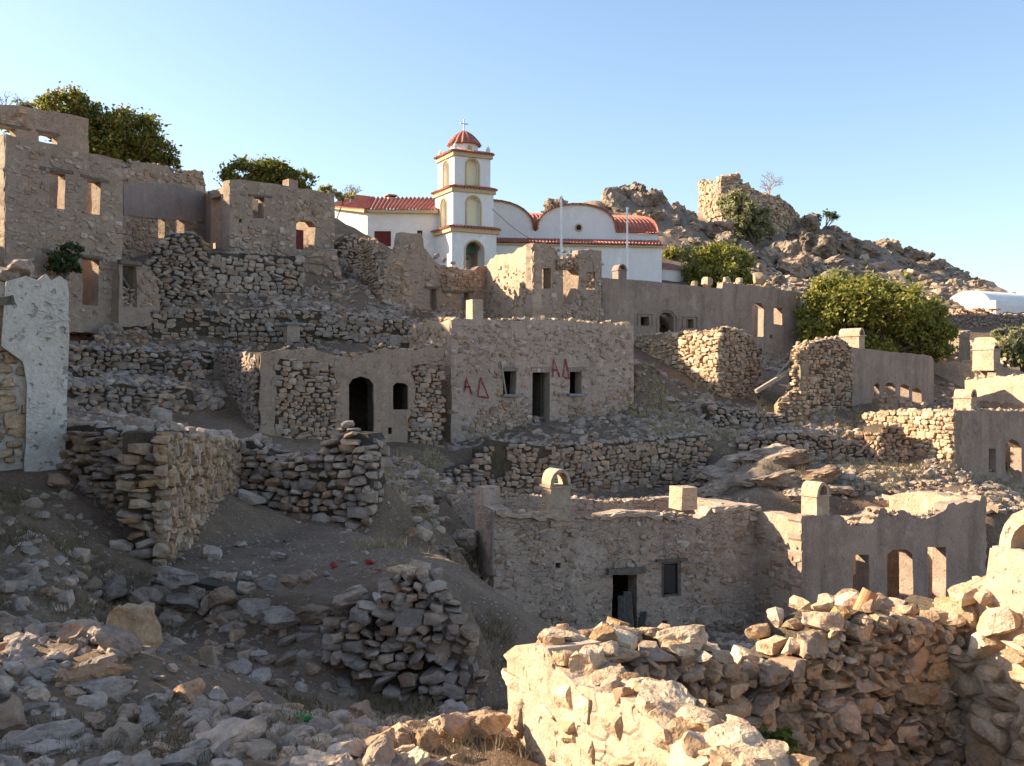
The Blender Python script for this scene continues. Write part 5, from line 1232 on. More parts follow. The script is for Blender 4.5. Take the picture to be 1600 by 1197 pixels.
for k, (px, py, sx, sz, rot) in enumerate(((290, 905, .62, .26, .25), (262, 898, .34, .2, -.2), (240, 940, .36, .36, .3), (300, 938, .55, .26, .15), (285, 968, .46, .28, .1), (350, 940, .6, .3, -.5), (375, 1000, .3, .3, 0), (330, 985, .3, .28, 0), (310, 925, .3, .14, .3), (400, 960, .5, .42, 0), (450, 970, .6, .36, .1), (500, 962, .46, .3, -.1), (550, 938, .66, .24, -.45), (425, 915, .32, .2, 0),
                                            (395, 920, .3, .14, .2), (460, 912, .3, .2, 0), (487, 905, .2, .26, .9), (492, 905, .2, .1, -.7), (340, 1010, .2, .16, 0), (268, 985, .3, .3, .2), (405, 1010, .26, .24, 0), (500, 1020, .3, .24, .1), (365, 905, .2, .12, 0), (455, 995, .24, .2, 0), (520, 985, .24, .2, 0), (350, 905, .3, .14, 0))):
    u, z = P.uv(px, py); H.stone(w1, 'boulder', k, ('stone_grey', 'stone_grey', 'stone_warm')[k % 3], P.at(u, z + .05, U(.1, .2)), Euler((U(-.3, .3), rot, P.rotz() + U(-.3, .3))), (sx, sx * .7, sz))
H.stones(w1, P, [(230, 1010), (420, 1030), (600, 1040), (600, 962), (520, 970), (430, 955), (330, 930), (235, 925)], s=.13, mat='stone_warm', dep=.2, bury=.35, kind='rough', mess=.25, fill=.4, mats=['stone_grey'])
for t_ in THINGS: pass

# ------------------------------------------------------------------ church
CY = 70.0
H = House('church', 'white church with red barrel tiled roofs and ochre eaves on the skyline', 'church', tuple(W(900, 445, CY)))
P = PP(776, 69.2, 1034, 71.0)      # lower aisle wall
H.wall(P, [(776, 520), (1034, 520), (1034, 384), (776, 380)], mat='white', jag=0, amp=.006, thick=.5, name='aisle_wall')
Pu = PP(765, 71.4, 1028, 73.2)     # upper wall with two round gables
def arc_px(cx, hw, y0, y1, a0=180, a1=0, k=16): return [(cx + hw * math.cos(math.radians(a0 + (a1 - a0) * i / k)), y0 - (y0 - y1) * math.sin(math.radians(a0 + (a1 - a0) * i / k)) ** .82) for i in range(k + 1)]
g2 = arc_px(900.5, 61, 360, 320); g1 = arc_px(763, 70, 360, 314)
H.wall(Pu, [(700, 440), (1028, 440), (1028, 366), (962, 364)] + g2[::-1] + [(838, 362)] + g1[::-1], mat='white', jag=0, amp=.006, thick=.4, name='gable_wall')
def tile_strip(par, plane, pts_px, off0, off1, name='eave_tiles', lift=.0, rr=.07):
    """row of round tile ends along a px polyline"""
    vf = []; pts = plane.uvs(pts_px)
    for a, b in zip(pts[:-1], pts[1:]):
        L = math.hypot(b[0] - a[0], b[1] - a[1]); n = max(1, int(L / .21)); dz, du = (b[1] - a[1]) / L, (b[0] - a[0]) / L
        for q in range(n):
            t = (q + .5) / n; u = a[0] + (b[0] - a[0]) * t; z = a[1] + (b[1] - a[1]) * t + lift
            A = plane.at(u, z, off0); B = plane.at(u, z + .06, off1); V, Fc = tube([A, B], [rr, rr], 7); vf.append((V, Fc))
    V, Fc = join(*vf); return H.part(name, V, Fc, 'roof', par)
def trim(plane, pts_px, off, w, h, name='eave_band', mat='ochre', par=None):
    pts = [plane.at(*plane.uv(*q), off) for q in pts_px]; V, Fc = join(*[beam(a, b, w, h, wob=0) for a, b in zip(pts[:-1], pts[1:])]); return H.part(name, V, Fc, mat, par)
tile_strip(None, P, [(776, 378), (1035, 383)], .3, -.7); trim(P, [(776, 381.5), (1035, 386)], .08, .2, .12)
# lean-to roof between aisle wall and gable wall
def tile_roof(fn, nu, nv, amp=.075, waves=20, name='tiled_roof', mat='roof'):
    """fn(s,t)->point, normal ; corrugated across s"""
    K = waves * 6; V, Fc = [], []
    for j in range(nv + 1):
        for i in range(K + 1):
            p, n_ = fn(i / K, j / nv); V.append(tuple(p + n_ * (amp * math.cos(2 * math.pi * waves * i / K) + .025 * (j % 2))))
    for j in range(nv):
        for i in range(K): a = j * (K + 1) + i; Fc.append((a, a + 1, a + K + 2, a + K + 1))
    o = H.part(name, V, Fc, mat, smooth=True); return o
def flat_fn(a, b, c, d):
    nn = (b - a).cross(d - a).normalized()
    if nn.z < 0: nn = -nn
    return lambda s, t: (a.lerp(b, s).lerp(d.lerp(c, s), t), nn)
tile_roof(flat_fn(P.at(0, P.uv(776, 379)[1] + .02, .25), P.at(P.len, P.uv(1034, 383)[1] + .02, .25), Pu.at(Pu.len, Pu.uv(1028, 376)[1], -.1), Pu.at(0, Pu.uv(776, 372)[1], -.1)), 1, 4, waves=50)
# main barrel roof behind the gables
zA = Pu.uv(1000, 363)[1]; zB = Pu.uv(1000, 334)[1] 
def barrel(plane, u0, u1, z0, z1, dep, hip=0):
    def f(s, t):
        a = t * math.pi / 2; u = u0 + (u1 - u0) * s; 
        uu = u - (hip * (1 - math.cos(a)) * s if hip else 0)
        p = plane.at(uu, z0 + (z1 - z0) * math.sin(a), -.42 - dep * (1 - math.cos(a)))
        n_ = Vector((plane.n.x * math.cos(a), plane.n.y * math.cos(a), math.sin(a))).normalized(); return p, n_
    return f
uu = lambda px: Pu.uv(px, 363)[0]
tile_roof(barrel(Pu, uu(800), uu(1027), zA, zB + .25, 2.6, .9), 1, 14, waves=36)
V, Fc = [], []   # hip end on the right
for j in range(9):
    a = j / 8 * math.pi / 2; z = zA + (zB + .25 - zA) * math.sin(a); V.append(tuple(Pu.at(uu(1027) - .9 * (1 - math.cos(a)) + .05, z, .1 - 2.6 * (1 - math.cos(a))))); V.append(tuple(Pu.at(uu(1027) - .9 * (1 - math.cos(a)) + .05, z, -5.1 + 2.6 * (1 - math.cos(a)))))
for j in range(8): Fc.append((2 * j, 2 * j + 1, 2 * j + 3, 2 * j + 2))
H.part('hip_roof', V, Fc, 'roof')
tile_strip(None, Pu, [(962, 362), (1028, 365)], .25, -.3)
def barrel_back(plane, gpts, dep):
    pts = plane.uvs(gpts); N = len(pts) - 1
    def f(s, t):
        # corrugation runs across the length of the vault: s along depth
        q = t * N; i = min(int(q), N - 1); fr = q - i; u = pts[i][0] + (pts[i + 1][0] - pts[i][0]) * fr; z = pts[i][1] + (pts[i + 1][1] - pts[i][1]) * fr
        du, dz = pts[i + 1][0] - pts[i][0], pts[i + 1][1] - pts[i][1]; L = math.hypot(du, dz) or 1
        n_ = Vector((plane.d.x * -dz / L, plane.d.y * -dz / L, du / L)); return plane.at(u, z + .06, .16 - dep * s), n_
    return f
tile_roof(barrel_back(Pu, g2, 3.4), 1, 32, waves=16, amp=.045); tile_roof(barrel_back(Pu, g1, 3.4), 1, 32, waves=16, amp=.045)
tile_strip(None, Pu, g2, .26, -.1, 'verge_tiles', .03, .055); tile_strip(None, Pu, g1, .26, -.1, 'verge_tiles', .03, .055)
trim(Pu, g2, .03, .1, .07, 'verge_band'); trim(Pu, g1, .03, .1, .07, 'verge_band')
u, z = Pu.uv(904, 356); c = [Pu.at(u + .24 * math.cos(a), z + .24 * math.sin(a), .02) for a in np.linspace(0, 2 * math.pi, 17)]
V, Fc = tube(c, [.06] * 17, 6); o = H.part('round_window', V, Fc, 'ochre'); V, Fc = tube([Pu.at(u, z, .012), Pu.at(u, z, -.02)], [.2, .2], 16); H.part('pane', V, Fc, 'dark', o)
# body walls behind (closing the nave)
pr = Plane(Pu.b - Pu.n * .4, Pu.b - Pu.n * 5.2); zr = Pu.uv(1028, 364)[1]
H.wall(pr, [(0, 4), (pr.len, 4), (pr.len, zr), (0, zr)], mat='white', uv=True, jag=0, amp=0)
pr = Plane(P.b - P.n * .5, P.b - P.n * 6); zr = P.uv(1034, 384)[1]
H.wall(pr, [(0, 4), (pr.len, 4), (pr.len, zr), (0, zr)], mat='white', uv=True, jag=0, amp=0)
# apse at the right
pa = P.at(P.len + .6, 0, -3.0); V, Fc = [], []; zt = P.uv(1060, 418)[1]; R = 1.9
for j, zz in enumerate((4.5, zt)):
    for i in range(13): a = math.pi * (-.75 + 1.25 * i / 12); V.append((pa.x + R * math.cos(a), pa.y + R * math.sin(a), zz))
for i in range(12): Fc.append((i, i + 1, 14 + i, 13 + i))
H.part('apse', V, Fc, 'white', smooth=True)
V, Fc = [], []
for i in range(13): a = math.pi * (-.75 + 1.25 * i / 12); V.append((pa.x + (R + .15) * math.cos(a), pa.y + (R + .15) * math.sin(a), zt - .03))
V.append((pa.x - .5, pa.y + .2, zt + 1.1))
for i in range(12): Fc.append((i, i + 1, 13))
H.part('apse_roof', V, Fc, 'roof')
# left wing with tiled roof and red shutters
Pw = PP(574, 67.6, 684, 68.4); Pq = PP(520, 70.4, 575, 67.6)
hol = [rect(585, 361, 611, 385), rect(652, 360, 660, 386)]
H.wall(Pw, [(574, 470), (684, 470), (684, 332), (574, 332)], hol, 'white', jag=0, amp=.006, hjag=0, name='wing_wall')
H.wall(Pq, [(520, 470), (574.5, 470), (574.5, 332), (520, 326)], (), 'white', jag=0, amp=.006, name='wing_wall')
for h in hol:
    V, Fc = slab(Pw, Pw.uvs(h), [], .06, -.12, 0, 9, 0, 0); o = H.part('shutter', V, Fc, 'redwood')
    uvv = Pw.uvs(h); um = (uvv[0][0] + uvv[1][0]) / 2; V, Fc = beam(Pw.at(um, uvv[0][1], -.11), Pw.at(um, uvv[2][1], -.11), .05, .05); H.part('shutter_rail', V, Fc, 'redwood', o)
trim(Pw, [(574, 330.5), (684, 332)], .12, .4, .2); trim(Pq, [(520, 324), (575, 330.5)], .12, .4, .2)
A = Pw.at(0, Pw.uv(574, 328)[1], .3); B = Pw.at(Pw.len, Pw.uv(684, 329)[1], .3)
C_ = B + Vector((.6, 4.5, 1.6)); D_ = A + Vector((-.2, 4.5, 1.6)); E_ = Pq.at(0, Pq.uv(520, 323)[1], .3)
tile_roof(flat_fn(A, B, C_, D_), 1, 14, waves=19); tile_roof(flat_fn(E_, A, D_, E_ + Vector((1.2, 3.2, 1.35))), 1, 10, waves=16)
tile_strip(None, Pw, [(574, 328), (684, 329)], .34, -.2); tile_strip(None, Pq, [(520, 323), (575, 328)], .34, -.2)
V, Fc = quad_prism(W(611, 316, 71.5), D30, .6, .5, .3); o = H.part('roof_vent', V, Fc, 'ochre')
V, Fc = quad_prism(W(611, 307, 71.5), D30, .8, .7, .12, .3); H.part('vent_cap', V, Fc, 'roof', o)

# --- bell tower
th27 = math.radians(27.5); dR = Vector((math.cos(th27), math.sin(th27))); dL = Vector((-math.sin(th27), math.cos(th27)))
TY = 66.0; corner = XY(706, TY); L0 = 3.22
H = House('bell_tower', 'white three tier bell tower with ochre cornices, red dome and cross', 'tower', (corner.x, corner.y, W(706, 430, TY).z))
ctr = corner + dR * (L0 / 2) + dL * (L0 / 2)
Zt = lambda py: (HZ - py) / F * (TY + 1.0)
def arch(u, w, z0, z1, k=8):
    r_ = w / 2; return [(u - r_, z0), (u + r_, z0)] + [(u + r_ * math.cos(a), z1 - r_ + r_ * math.sin(a)) for a in np.linspace(0, math.pi, k)]
tiers = [(L0, Zt(470), Zt(365), 1.25, Zt(470) + .3, Zt(378)), (2.92, Zt(356), Zt(302), .96, Zt(352), Zt(308)), (2.62, Zt(297), Zt(246), .86, Zt(293), Zt(249))]
for ti, (L, z0, z1, aw, az0, az1) in enumerate(tiers):
    for k in range(4):
        dd = [dR, dL, -dR, -dL][k]; nn = Vector((dd.y, -dd.x)); a = ctr + nn * (L / 2) - dd * (L / 2); b = ctr + nn * (L / 2) + dd * (L / 2)
        if k % 2: a = a + dd * .302; b = b - dd * .302
        pl = Plane(a, b); hl = [] if ti == 0 and k == 3 else [arch(pl.len / 2, aw, az0, az1)]
        V, Fc = slab(pl, [(0, z0), (pl.len, z0), (pl.len, z1), (0, z1)], hl, .3, 0, 0, 99, 0, 0); H.part('tier_wall', V, Fc, 'white')
        if not hl: continue
        pts = [pl.at(*q, .0) for q in arch(pl.len / 2, aw + .1, az0, az1 + .05, 12)[1:]] + [pl.at(pl.len / 2 - aw / 2 - .05, az0, 0)]
        V, Fc = tube(pts, [.07] * len(pts), 6); H.part('arch_moulding', V, Fc, 'ochre')
        if ti: V, Fc = slab(pl, arch(pl.len / 2, aw + .2, az0 - .1, az1 + .1), [], .06, -.306, 0, 99, 0, 0); H.part('niche_panel', V, Fc, 'cream')
    V, Fc = quad_prism((ctr.x, ctr.y, z0 + .05), dR, L - .62, L - .62, .1); H.part('tier_floor', V, Fc, 'cream')
    # cornice: ochre band + tile rows round the four sides
    wo = (.32, .26, .26)[ti]; V, Fc = quad_prism((ctr.x, ctr.y, z1 + .002), dR, L + wo, L + wo, .26); ob = H.part('cornice', V, Fc, 'ochre')
    V, Fc = quad_prism((ctr.x, ctr.y, z1 + .262), dR, L + wo + .02, L + wo + .02, .14, .1); H.part('cornice_roof', V, Fc, 'roof', ob)
    vf = []
    for k in range(4):
        dd = [dR, dL, -dR, -dL][k]; nn = Vector((dd.y, -dd.x)); n = 15; e = L / 2 + wo / 2
        for q in range(n):
            c_ = ctr + nn * (e + .14) + dd * ((q + .5) / n * 2 - 1) * (e + .05); c2_ = ctr + nn * (e - .42) + dd * ((q + .5) / n * 2 - 1) * (e - .3)
            vf.append(tube([Vector((c_.x, c_.y, z1 + .3)), Vector((c2_.x, c2_.y, z1 + .48))], [.075, .075], 6))
    V, Fc = join(*vf); H.part('cornice_tiles', V, Fc, 'roof', ob)
# teal lunette and bell in the base arch
V, Fc = quad_prism((ctr.x, ctr.y, Zt(392)), dR, 1.6, .3, .5); H.part('teal_beam', V, Fc, 'teal')
prof = [(.0, .55), (.12, .55), (.2, .45), (.25, .2), (.36, .02), (.38, 0)]; V, Fc = [], []
for (r_, z_) in prof:
    for q in range(12): a = 2 * math.pi * q / 12; V.append((ctr.x + r_ * math.cos(a), ctr.y + r_ * math.sin(a), Zt(402) + z_))
for i in range(len(prof) - 1):
    for q in range(12): j = (q + 1) % 12; Fc.append((i * 12 + q, i * 12 + j, i * 12 + 12 + j, i * 12 + 12 + q))
H.part('bell', V, Fc, 'teal', smooth=True)
# drum, dome, pinnacles, cross
def ngon_prism(c, r0, r1, z0, z1, k=8, rot=0):
    V = [(c.x + r * math.cos(2 * math.pi * q / k + rot), c.y + r * math.sin(2 * math.pi * q / k + rot), z) for r, z in ((r0, z0), (r1, z1)) for q in range(k)]
    return V, [tuple(range(k))[::-1], tuple(range(k, 2 * k))] + [(q, (q + 1) % k, k + (q + 1) % k, k + q) for q in range(k)]
zc = Zt(236); V, Fc = ngon_prism(ctr, .93, .93, zc - .35, Zt(218), 8, th27 + math.pi / 8); o = H.part('drum', V, Fc, 'white')
for k in range(4):
    a = th27 + math.pi / 4 * (2 * k + 1) - math.pi / 4; nn = Vector((math.cos(a), math.sin(a))); dd = Vector((-nn.y, nn.x)); pl = Plane(ctr + nn * .87 - dd * .2, ctr + nn * .87 + dd * .2)
    V, Fc = slab(pl, arch(.2, .3, zc - .05, zc + .48), [], .05, .012, 0, 99, 0, 0); H.part('drum_window', V, Fc, 'ochre', o)
V, Fc = [], []; z0, z1 = Zt(222), Zt(197); nseg = 96
for j in range(11):
    t = j / 10; r_ = 1.08 * (.55 * (1 - t) + .45 * math.cos(t * math.pi / 2)) * (1 - .02 * t) + .03
    for q in range(nseg): a = 2 * math.pi * q / nseg; rr = r_ * (1 + .075 * math.cos(16 * a)); V.append((ctr.x + rr * math.cos(a), ctr.y + rr * math.sin(a), z0 + (z1 - z0) * (.5 * t + .5 * math.sin(t * math.pi / 2))))
for j in range(10):
    for q in range(nseg): i2 = (q + 1) % nseg; Fc.append((j * nseg + q, j * nseg + i2, (j + 1) * nseg + i2, (j + 1) * nseg + q))
Fc.append(tuple(range(nseg))[::-1]); Fc.append(tuple(10 * nseg + q for q in range(nseg)))
H.part('dome', V, Fc, 'roof', smooth=True)
for k in range(4):
    p_ = ctr + dR * (1.2 * (1 if k in (0, 1) else -1)) + dL * (1.2 * (1 if k in (0, 3) else -1))
    V, Fc = join(ngon_prism(p_, .13, .13, Zt(237), Zt(231), 8), ngon_prism(p_, .16, .02, Zt(231) + .002, Zt(225), 8)); H.part('pinnacle', V, Fc, 'white')
zc = Zt(197); o = None
V, Fc = join(tube([Vector((ctr.x, ctr.y, zc - .05)), Vector((ctr.x, ctr.y, zc + .76))], [.05, .05], 6), tube([Vector((ctr.x - dR.x * .27, ctr.y - dR.y * .27, zc + .45)), Vector((ctr.x + dR.x * .27, ctr.y + dR.y * .27, zc + .45))], [.05, .05], 6))
H.part('cross', V, Fc, 'pole')

for k, (px, y0, y1, Y, lab) in enumerate(((877, 309, 430, 66.5, 'white flagpole left of the round gable window'), (980, 327, 470, 66.5, 'white flagpole in front of the right end of the church'))):
    a, b = W(px, y1, Y), W(px, y0, Y); t = Thing('flagpole', lab, 'flagpole', a, 'flagpoles')
    V, Fc = tube([a, a.lerp(b, .5), b], [.085, .075, .06], 8); t.part('pole', V, Fc, 'pole')
    V, Fc = tube([b + Vector((0, 0, -.02)), b + Vector((0, 0, .12))], [.1, .07], 8); t.part('finial', V, Fc, 'pole')
pts = [W(769, 326, 67.5).lerp(W(846, 382, 68.5), t) - Vector((0, 0, .25 * math.sin(math.pi * t))) for t in np.linspace(0, 1, 9)]
t = Thing('cable', 'thin black cable slung from the bell tower across the church', 'cable', pts[0]); V, Fc = tube(pts, [.016] * 9, 5); t.part('wire', V, Fc, 'dark')

# --- white vaulted chapel at the right
ax = Vector((.87, .49)); pC = W(1512, 500, 88)
H = House('chapel', 'small white barrel vaulted chapel on the terrace at the right edge', 'chapel', tuple(pC))
pc0 = Vector((pC.x, pC.y)) + ax * 6; zb = W(1512, 478, 88).z
V, Fc = vault(pc0, ax, 4.4, 12, W(1512, 454, 88).z - zb, zb, t=.3, k=16, closed=True); H.part('vault', V, Fc, 'white', smooth=False)
V, Fc = quad_prism((pc0.x, pc0.y, zb - 3), ax, 12, 4.6, 3.0); H.part('wall', V, Fc, 'white')
V, Fc = quad_prism((pc0.x - ax.x * 5.7 - ax.y * -2.4, pc0.y - ax.y * 5.7 - ax.x * 2.4 + .0, zb - 3), ax, .5, .5, 3.3); H.part('buttress', V, Fc, 'white')

# --- castle ruin on the hill
H = House('castle_ruin', 'ruined round castle wall on top of the rocky hill', 'ruin', tuple(W(1160, 370, 108)))
M['castle'] = mat_drystone_far('castle_masonry', (.40, .345, .265), (.47, .41, .32), 2.3)
cpts = [(1093, 111), (1104, 107.5), (1128, 105.2), (1157, 105), (1190, 107), (1225, 110.5), (1256, 115)]
tops = {1093: 284, 1099: 286, 1104: 291, 1112: 290, 1120: 279, 1128: 275, 1140: 276, 1152: 272, 1156: 276, 1157: 292, 1168: 291, 1178: 296, 1190: 303, 1205: 306, 1220: 309, 1225: 314, 1238: 324, 1248: 336, 1256: 352}
tk = sorted(tops)
for (xa, ya), (xb, yb) in zip(cpts[:-1], cpts[1:]):
    pl = PP(xa, ya, xb, yb); top = [(x, tops[x]) for x in tk if xa <= x <= xb]
    ol = [(xa, 430), (xb, 430)] + top[::-1]
    w1 = H.wall(pl, ol, mat='castle', jag=.12, amp=.12, thick=1.1, step=.6, name='curtain_wall')
    lay_stones(H, w1, pl, pl.uvs(ol), s=.42, mat='stone_pale', dep=.3, bury=.5, mess=.07, fill=.75, mats=['stone_warm'])
    cap_stones(H, w1, pl, pl.uvs(top), s=.5, mat='stone_pale', thick=.9)

# ------------------------------------------------------------------ rocks on the hill
r = random.Random(11)
def add_boulder(x, y, s, mat='rock', kind='crag', sink=.3, asp=None, parent=None, z=None):
    z = gz1(x, y) if z is None else z
    o = bpy.data.objects.new('boulder', variant_mesh(kind, r.randint(0, 99), mat)); COL.objects.link(o); o.parent = parent or hillside
    a = asp or (r.uniform(.8, 1.4), r.uniform(.8, 1.3), r.uniform(.6, 1.0))
    o.location = (x, y, z + s * a[2] * (.5 - sink)); o.rotation_euler = (r.gauss(0, .25), r.gauss(0, .25), r.uniform(0, 6.28)); o.scale = (s * a[0], s * a[1], s * a[2])
    return o
for (px, py, Y, wpx, hpx) in ((962, 318, 97, 42, 42), (980, 312, 99, 36, 40), (990, 305, 100, 34, 34), (1000, 322, 98, 40, 36), (1020, 318, 98, 36, 40), (1035, 330, 98, 30, 34), (1058, 330, 101, 24, 26), (1010, 345, 95, 44, 30), (1045, 350, 96, 40, 26), (1075, 345, 100, 34, 24),
                              (875, 322, 95, 24, 22), (868, 330, 94, 40, 18), (1085, 360, 97, 36, 30), (1110, 365, 97, 40, 28), (1130, 360, 97, 38, 34), (1060, 370, 93, 40, 26), (1100, 390, 92, 44, 28), (1150, 395, 94, 40, 34), (1130, 380, 94, 36, 26),
                              (1265, 350, 112, 30, 26), (1300, 368, 115, 26, 24), (1290, 375, 112, 40, 30), (1250, 385, 105, 50, 44), (1275, 395, 104, 60, 46), (1310, 395, 106, 60, 40), (1340, 400, 108, 50, 34), (1225, 400, 100, 44, 50), (1200, 410, 97, 40, 40), (1240, 420, 95, 60, 40), (1290, 425, 97, 70, 36),
                              (1375, 392, 123, 40, 22), (1395, 388, 124, 34, 20), (1420, 396, 124, 30, 18), (1440, 404, 125, 36, 22), (1465, 416, 125, 30, 18), (1490, 430, 125, 34, 18), (1520, 445, 125, 26, 16), (1360, 410, 112, 50, 26), (1400, 415, 114, 44, 24), (1430, 425, 114, 50, 26)):
    p = W(px, py + hpx / 2, Y); o = add_boulder(p.x, p.y, 1, z=p.z); o.scale = (wpx / F * Y * 1.15, wpx / F * Y * 1.1, hpx / F * Y * 1.25); o.location = W(px, py, Y)
n = 0; tries = 0
while n < 255 and tries < 6000:
    tries += 1; Y = r.uniform(80, 126); px = r.uniform(880, 1560); x = (px - 800) / F * Y
    q = topx((x, Y, gz1(x, Y)))
    if not (330 < q[1] < 470) or (q[0] < 1035 and Y < 90): continue
    add_boulder(x, Y, r.uniform(.45, 1.7) * (.5 + .5 * r.random()), sink=.45); n += 1

for (px, py, Y, sx, sy, sz) in ((1130, 740, 38.6, 2.6, 1.4, .9), (1180, 725, 39.6, 2.8, 1.6, .8), (1225, 745, 38.6, 2.4, 1.5, .9), (1270, 760, 37.6, 2.2, 1.4, .7), (1150, 765, 37.2, 2.4, 1.2, .8), (1205, 775, 36.8, 2.2, 1.2, .8), (1105, 765, 37.0, 1.8, 1.1, .8), (1255, 785, 36.2, 1.6, 1.0, .6), (1310, 775, 36.8, 1.6, 1.0, .5), (1240, 722, 40, 1.8, 1.2, .6), (1085, 745, 38.2, 1.4, 1.0, .8),
                                  (640, 790, 26.5, 1.6, 1.2, .7), (600, 800, 24, 1.2, 1.0, .8), (680, 815, 25, 1.4, 1.0, .6), (720, 800, 28, 1.2, .9, .7), (660, 760, 29, 1.3, .8, .5), (600, 720, 32, 1.2, .7, .4)):
    p = W(px, py, Y); o = add_boulder(p.x, p.y, 1); o.scale = (sx, sy, sz); o.location = (p.x, p.y, gz1(p.x, p.y) + .1 * sz); o.rotation_euler = (U(-.2, .2), U(-.2, .2) - .12, U(-.5, .5))
# ------------------------------------------------------------------ trees and shrubs
def leaves(blobs, n, size, seed, hollow=.45, thr=-.32):
    rs = np.random.RandomState(seed); C, w = [], np.array([b[1][0] * b[1][1] * b[1][2] for b in blobs]); w = w ** .75; w /= w.sum(); out = []
    for (c, rad), k in zip(blobs, (w * n).astype(int)):
        nc = max(6, k // 34)                                 # clumps on the blob's skin
        v = rs.normal(size=(nc, 3)); v /= np.linalg.norm(v, axis=1, keepdims=True)
        d = rs.uniform(hollow, 1.06, (nc, 1)) ** .6; cl = np.array(c) + v * d * np.array(rad)
        keep = fbm(cl * (1.6 / max(rad)) + seed, 2, seed) > thr; cl = cl[keep]
        if not len(cl): continue
        ix = rs.randint(0, len(cl), k); sp = .155 * np.mean(rad) * rs.uniform(.5, 1.5, (k, 1))
        out.append(cl[ix] + rs.normal(size=(k, 3)) * sp * np.array((1, 1, .75)))
    Pn = np.concatenate(out); m = len(Pn)
    a = rs.normal(size=(m, 3)); a /= np.linalg.norm(a, axis=1, keepdims=True); b = np.cross(a, rs.normal(size=(m, 3))); b /= np.linalg.norm(b, axis=1, keepdims=True)
    s = size * rs.uniform(.6, 1.4, (m, 1)); a = a * s; b = b * s * .62
    V = np.stack([Pn - a, Pn + b * .9 + a * .05, Pn + a, Pn - b * .9 + a * .05], 1).reshape(-1, 3)
    Fc = np.arange(4 * m).reshape(-1, 4); return V, Fc
def tree(name, label, cat, blobs_px, Y, base_px, nleaf, size, mat='leaf', bark='bark', trunk_r=.16, group=None, seed=0, depth=.9, limbs=True, hang=False):
    bx, by = base_px; b0 = W(bx, by, Y); zb = gz1(b0.x, b0.y); b0 = Vector((b0.x, b0.y, min(b0.z, zb + .1) if zb > b0.z - 3 else b0.z))
    b0 = W(bx, by, Y) if hang else b0
    t = Thing(name, label, cat, b0, group); rr = random.Random(seed)
    blobs = []
    for (px, py, rx, ry) in blobs_px:
        c = W(px, py, Y + rr.uniform(-.4, .4) * rx / F * Y); blobs.append((tuple(c), (rx / F * Y, rx / F * Y * depth, ry / F * Y)))
    vf = []
    cm = sum((Vector(b[0]) for b in blobs), Vector()) / len(blobs)
    for c, rad in blobs:
        c = Vector(c); p1 = b0.lerp(cm, .35) + Vector((rr.uniform(-.2, .2), rr.uniform(-.2, .2), 0)); p2 = p1.lerp(c, .6)
        if limbs or not vf: vf.append(tube([b0 - Vector((0, 0, .3)), b0.lerp(p1, .6), p1, p2, c], [trunk_r, trunk_r * .8, trunk_r * .62, trunk_r * .4, trunk_r * .12], 6))
        for q in range(7):
            e = c + Vector((rr.uniform(-1, 1) * rad[0], rr.uniform(-1, 1) * rad[1], rr.uniform(-.4, 1) * rad[2])) * .85
            vf.append(tube([p2, p2.lerp(e, .5) + Vector((0, 0, .1)), e], [trunk_r * .35, trunk_r * .2, trunk_r * .06], 4))
    V, Fc = join(*vf); t.part('trunk', V, Fc, bark)
    V, Fc = leaves(blobs, nleaf, size, seed, thr=-.16 if nleaf > 40000 else -.34); t.part('crown', V, Fc, mat)
    return t
def bare_tree(name, label, base_px, Y, h_px, w_px, mat='bark_pale', seed=0, levels=5, lean=0., r0=.12, leafn=0):
    b0 = W(base_px[0], base_px[1], Y); t = Thing(name, label, 'tree', b0); rr = random.Random(seed); vf = []; tips = []
    Hh = h_px / F * Y; Ww = w_px / F * Y
    def grow(p, d, L, rad, lv):
        q = p + d * L; mid = p.lerp(q, .5) + Vector((rr.uniform(-1, 1), rr.uniform(-1, 1), rr.uniform(-1, 1))) * L * .08
        vf.append(tube([p, mid, q], [rad, rad * .8, rad * .6], 4 if lv > 1 else 6)); 
        if lv >= levels: tips.append(q); return
        for k in range(rr.choice((2, 3, 3)) if lv else 5):
            nd = (d + Vector((rr.gauss(0, .55) * Ww / Hh * 1.2 + lean * .2, rr.gauss(0, .5), rr.gauss(0, .35) + .12))).normalized(); grow(q if lv else p.lerp(q, rr.uniform(.4, 1)), nd, L * rr.uniform(.6, .85), rad * .58, lv + 1)
    grow(b0 - Vector((0, 0, .2)), Vector((lean, 0, 1)).normalized(), Hh * .3, r0, 0)
    V, Fc = join(*vf); t.part('branches', V, Fc, mat)
    if leafn and tips:
        V, Fc = leaves([(tuple(q), (.35, .35, .25)) for q in tips], leafn, .12, seed); t.part('crown', V, Fc, 'leaf_dark')
    return t
tree('fig_tree', 'large rusty green tree behind the tall house at upper left', 'tree', [(105, 175, 42, 34), (62, 185, 40, 24), (160, 200, 45, 38), (200, 215, 45, 42), (235, 240, 38, 34), (180, 240, 50, 30), (262, 258, 24, 16), (130, 215, 40, 40), (30, 190, 30, 20)], 58, (180, 290), 26000, .115, 'leaf_rust', seed=1, trunk_r=.25)
bare_tree('bare_tree', 'sparse leafless twigs at the far upper left above the houses', (12, 200), 56, 75, 50, 'bark_pale', 3, 5, r0=.1)
tree('fig_tree', 'green tree crown rising behind the upper house left of the church', 'tree', [(382, 275, 34, 22), (425, 275, 36, 22), (462, 285, 28, 20), (405, 290, 40, 16)], 58, (420, 325), 11000, .105, 'leaf_rust', seed=4, trunk_r=.2)
bare_tree('bare_tree', 'grey leafless shrub left of the red tiled church wing', (548, 312), 66, 34, 46, 'bark_pale', 5, 5, r0=.09)
tree('round_bush', 'small rounded bush behind the upper house near the church wing', 'bush', [(510, 300, 14, 9), (540, 305, 16, 7)], 64, (520, 320), 900, .12, 'leaf_olive', seed=6, trunk_r=.08)
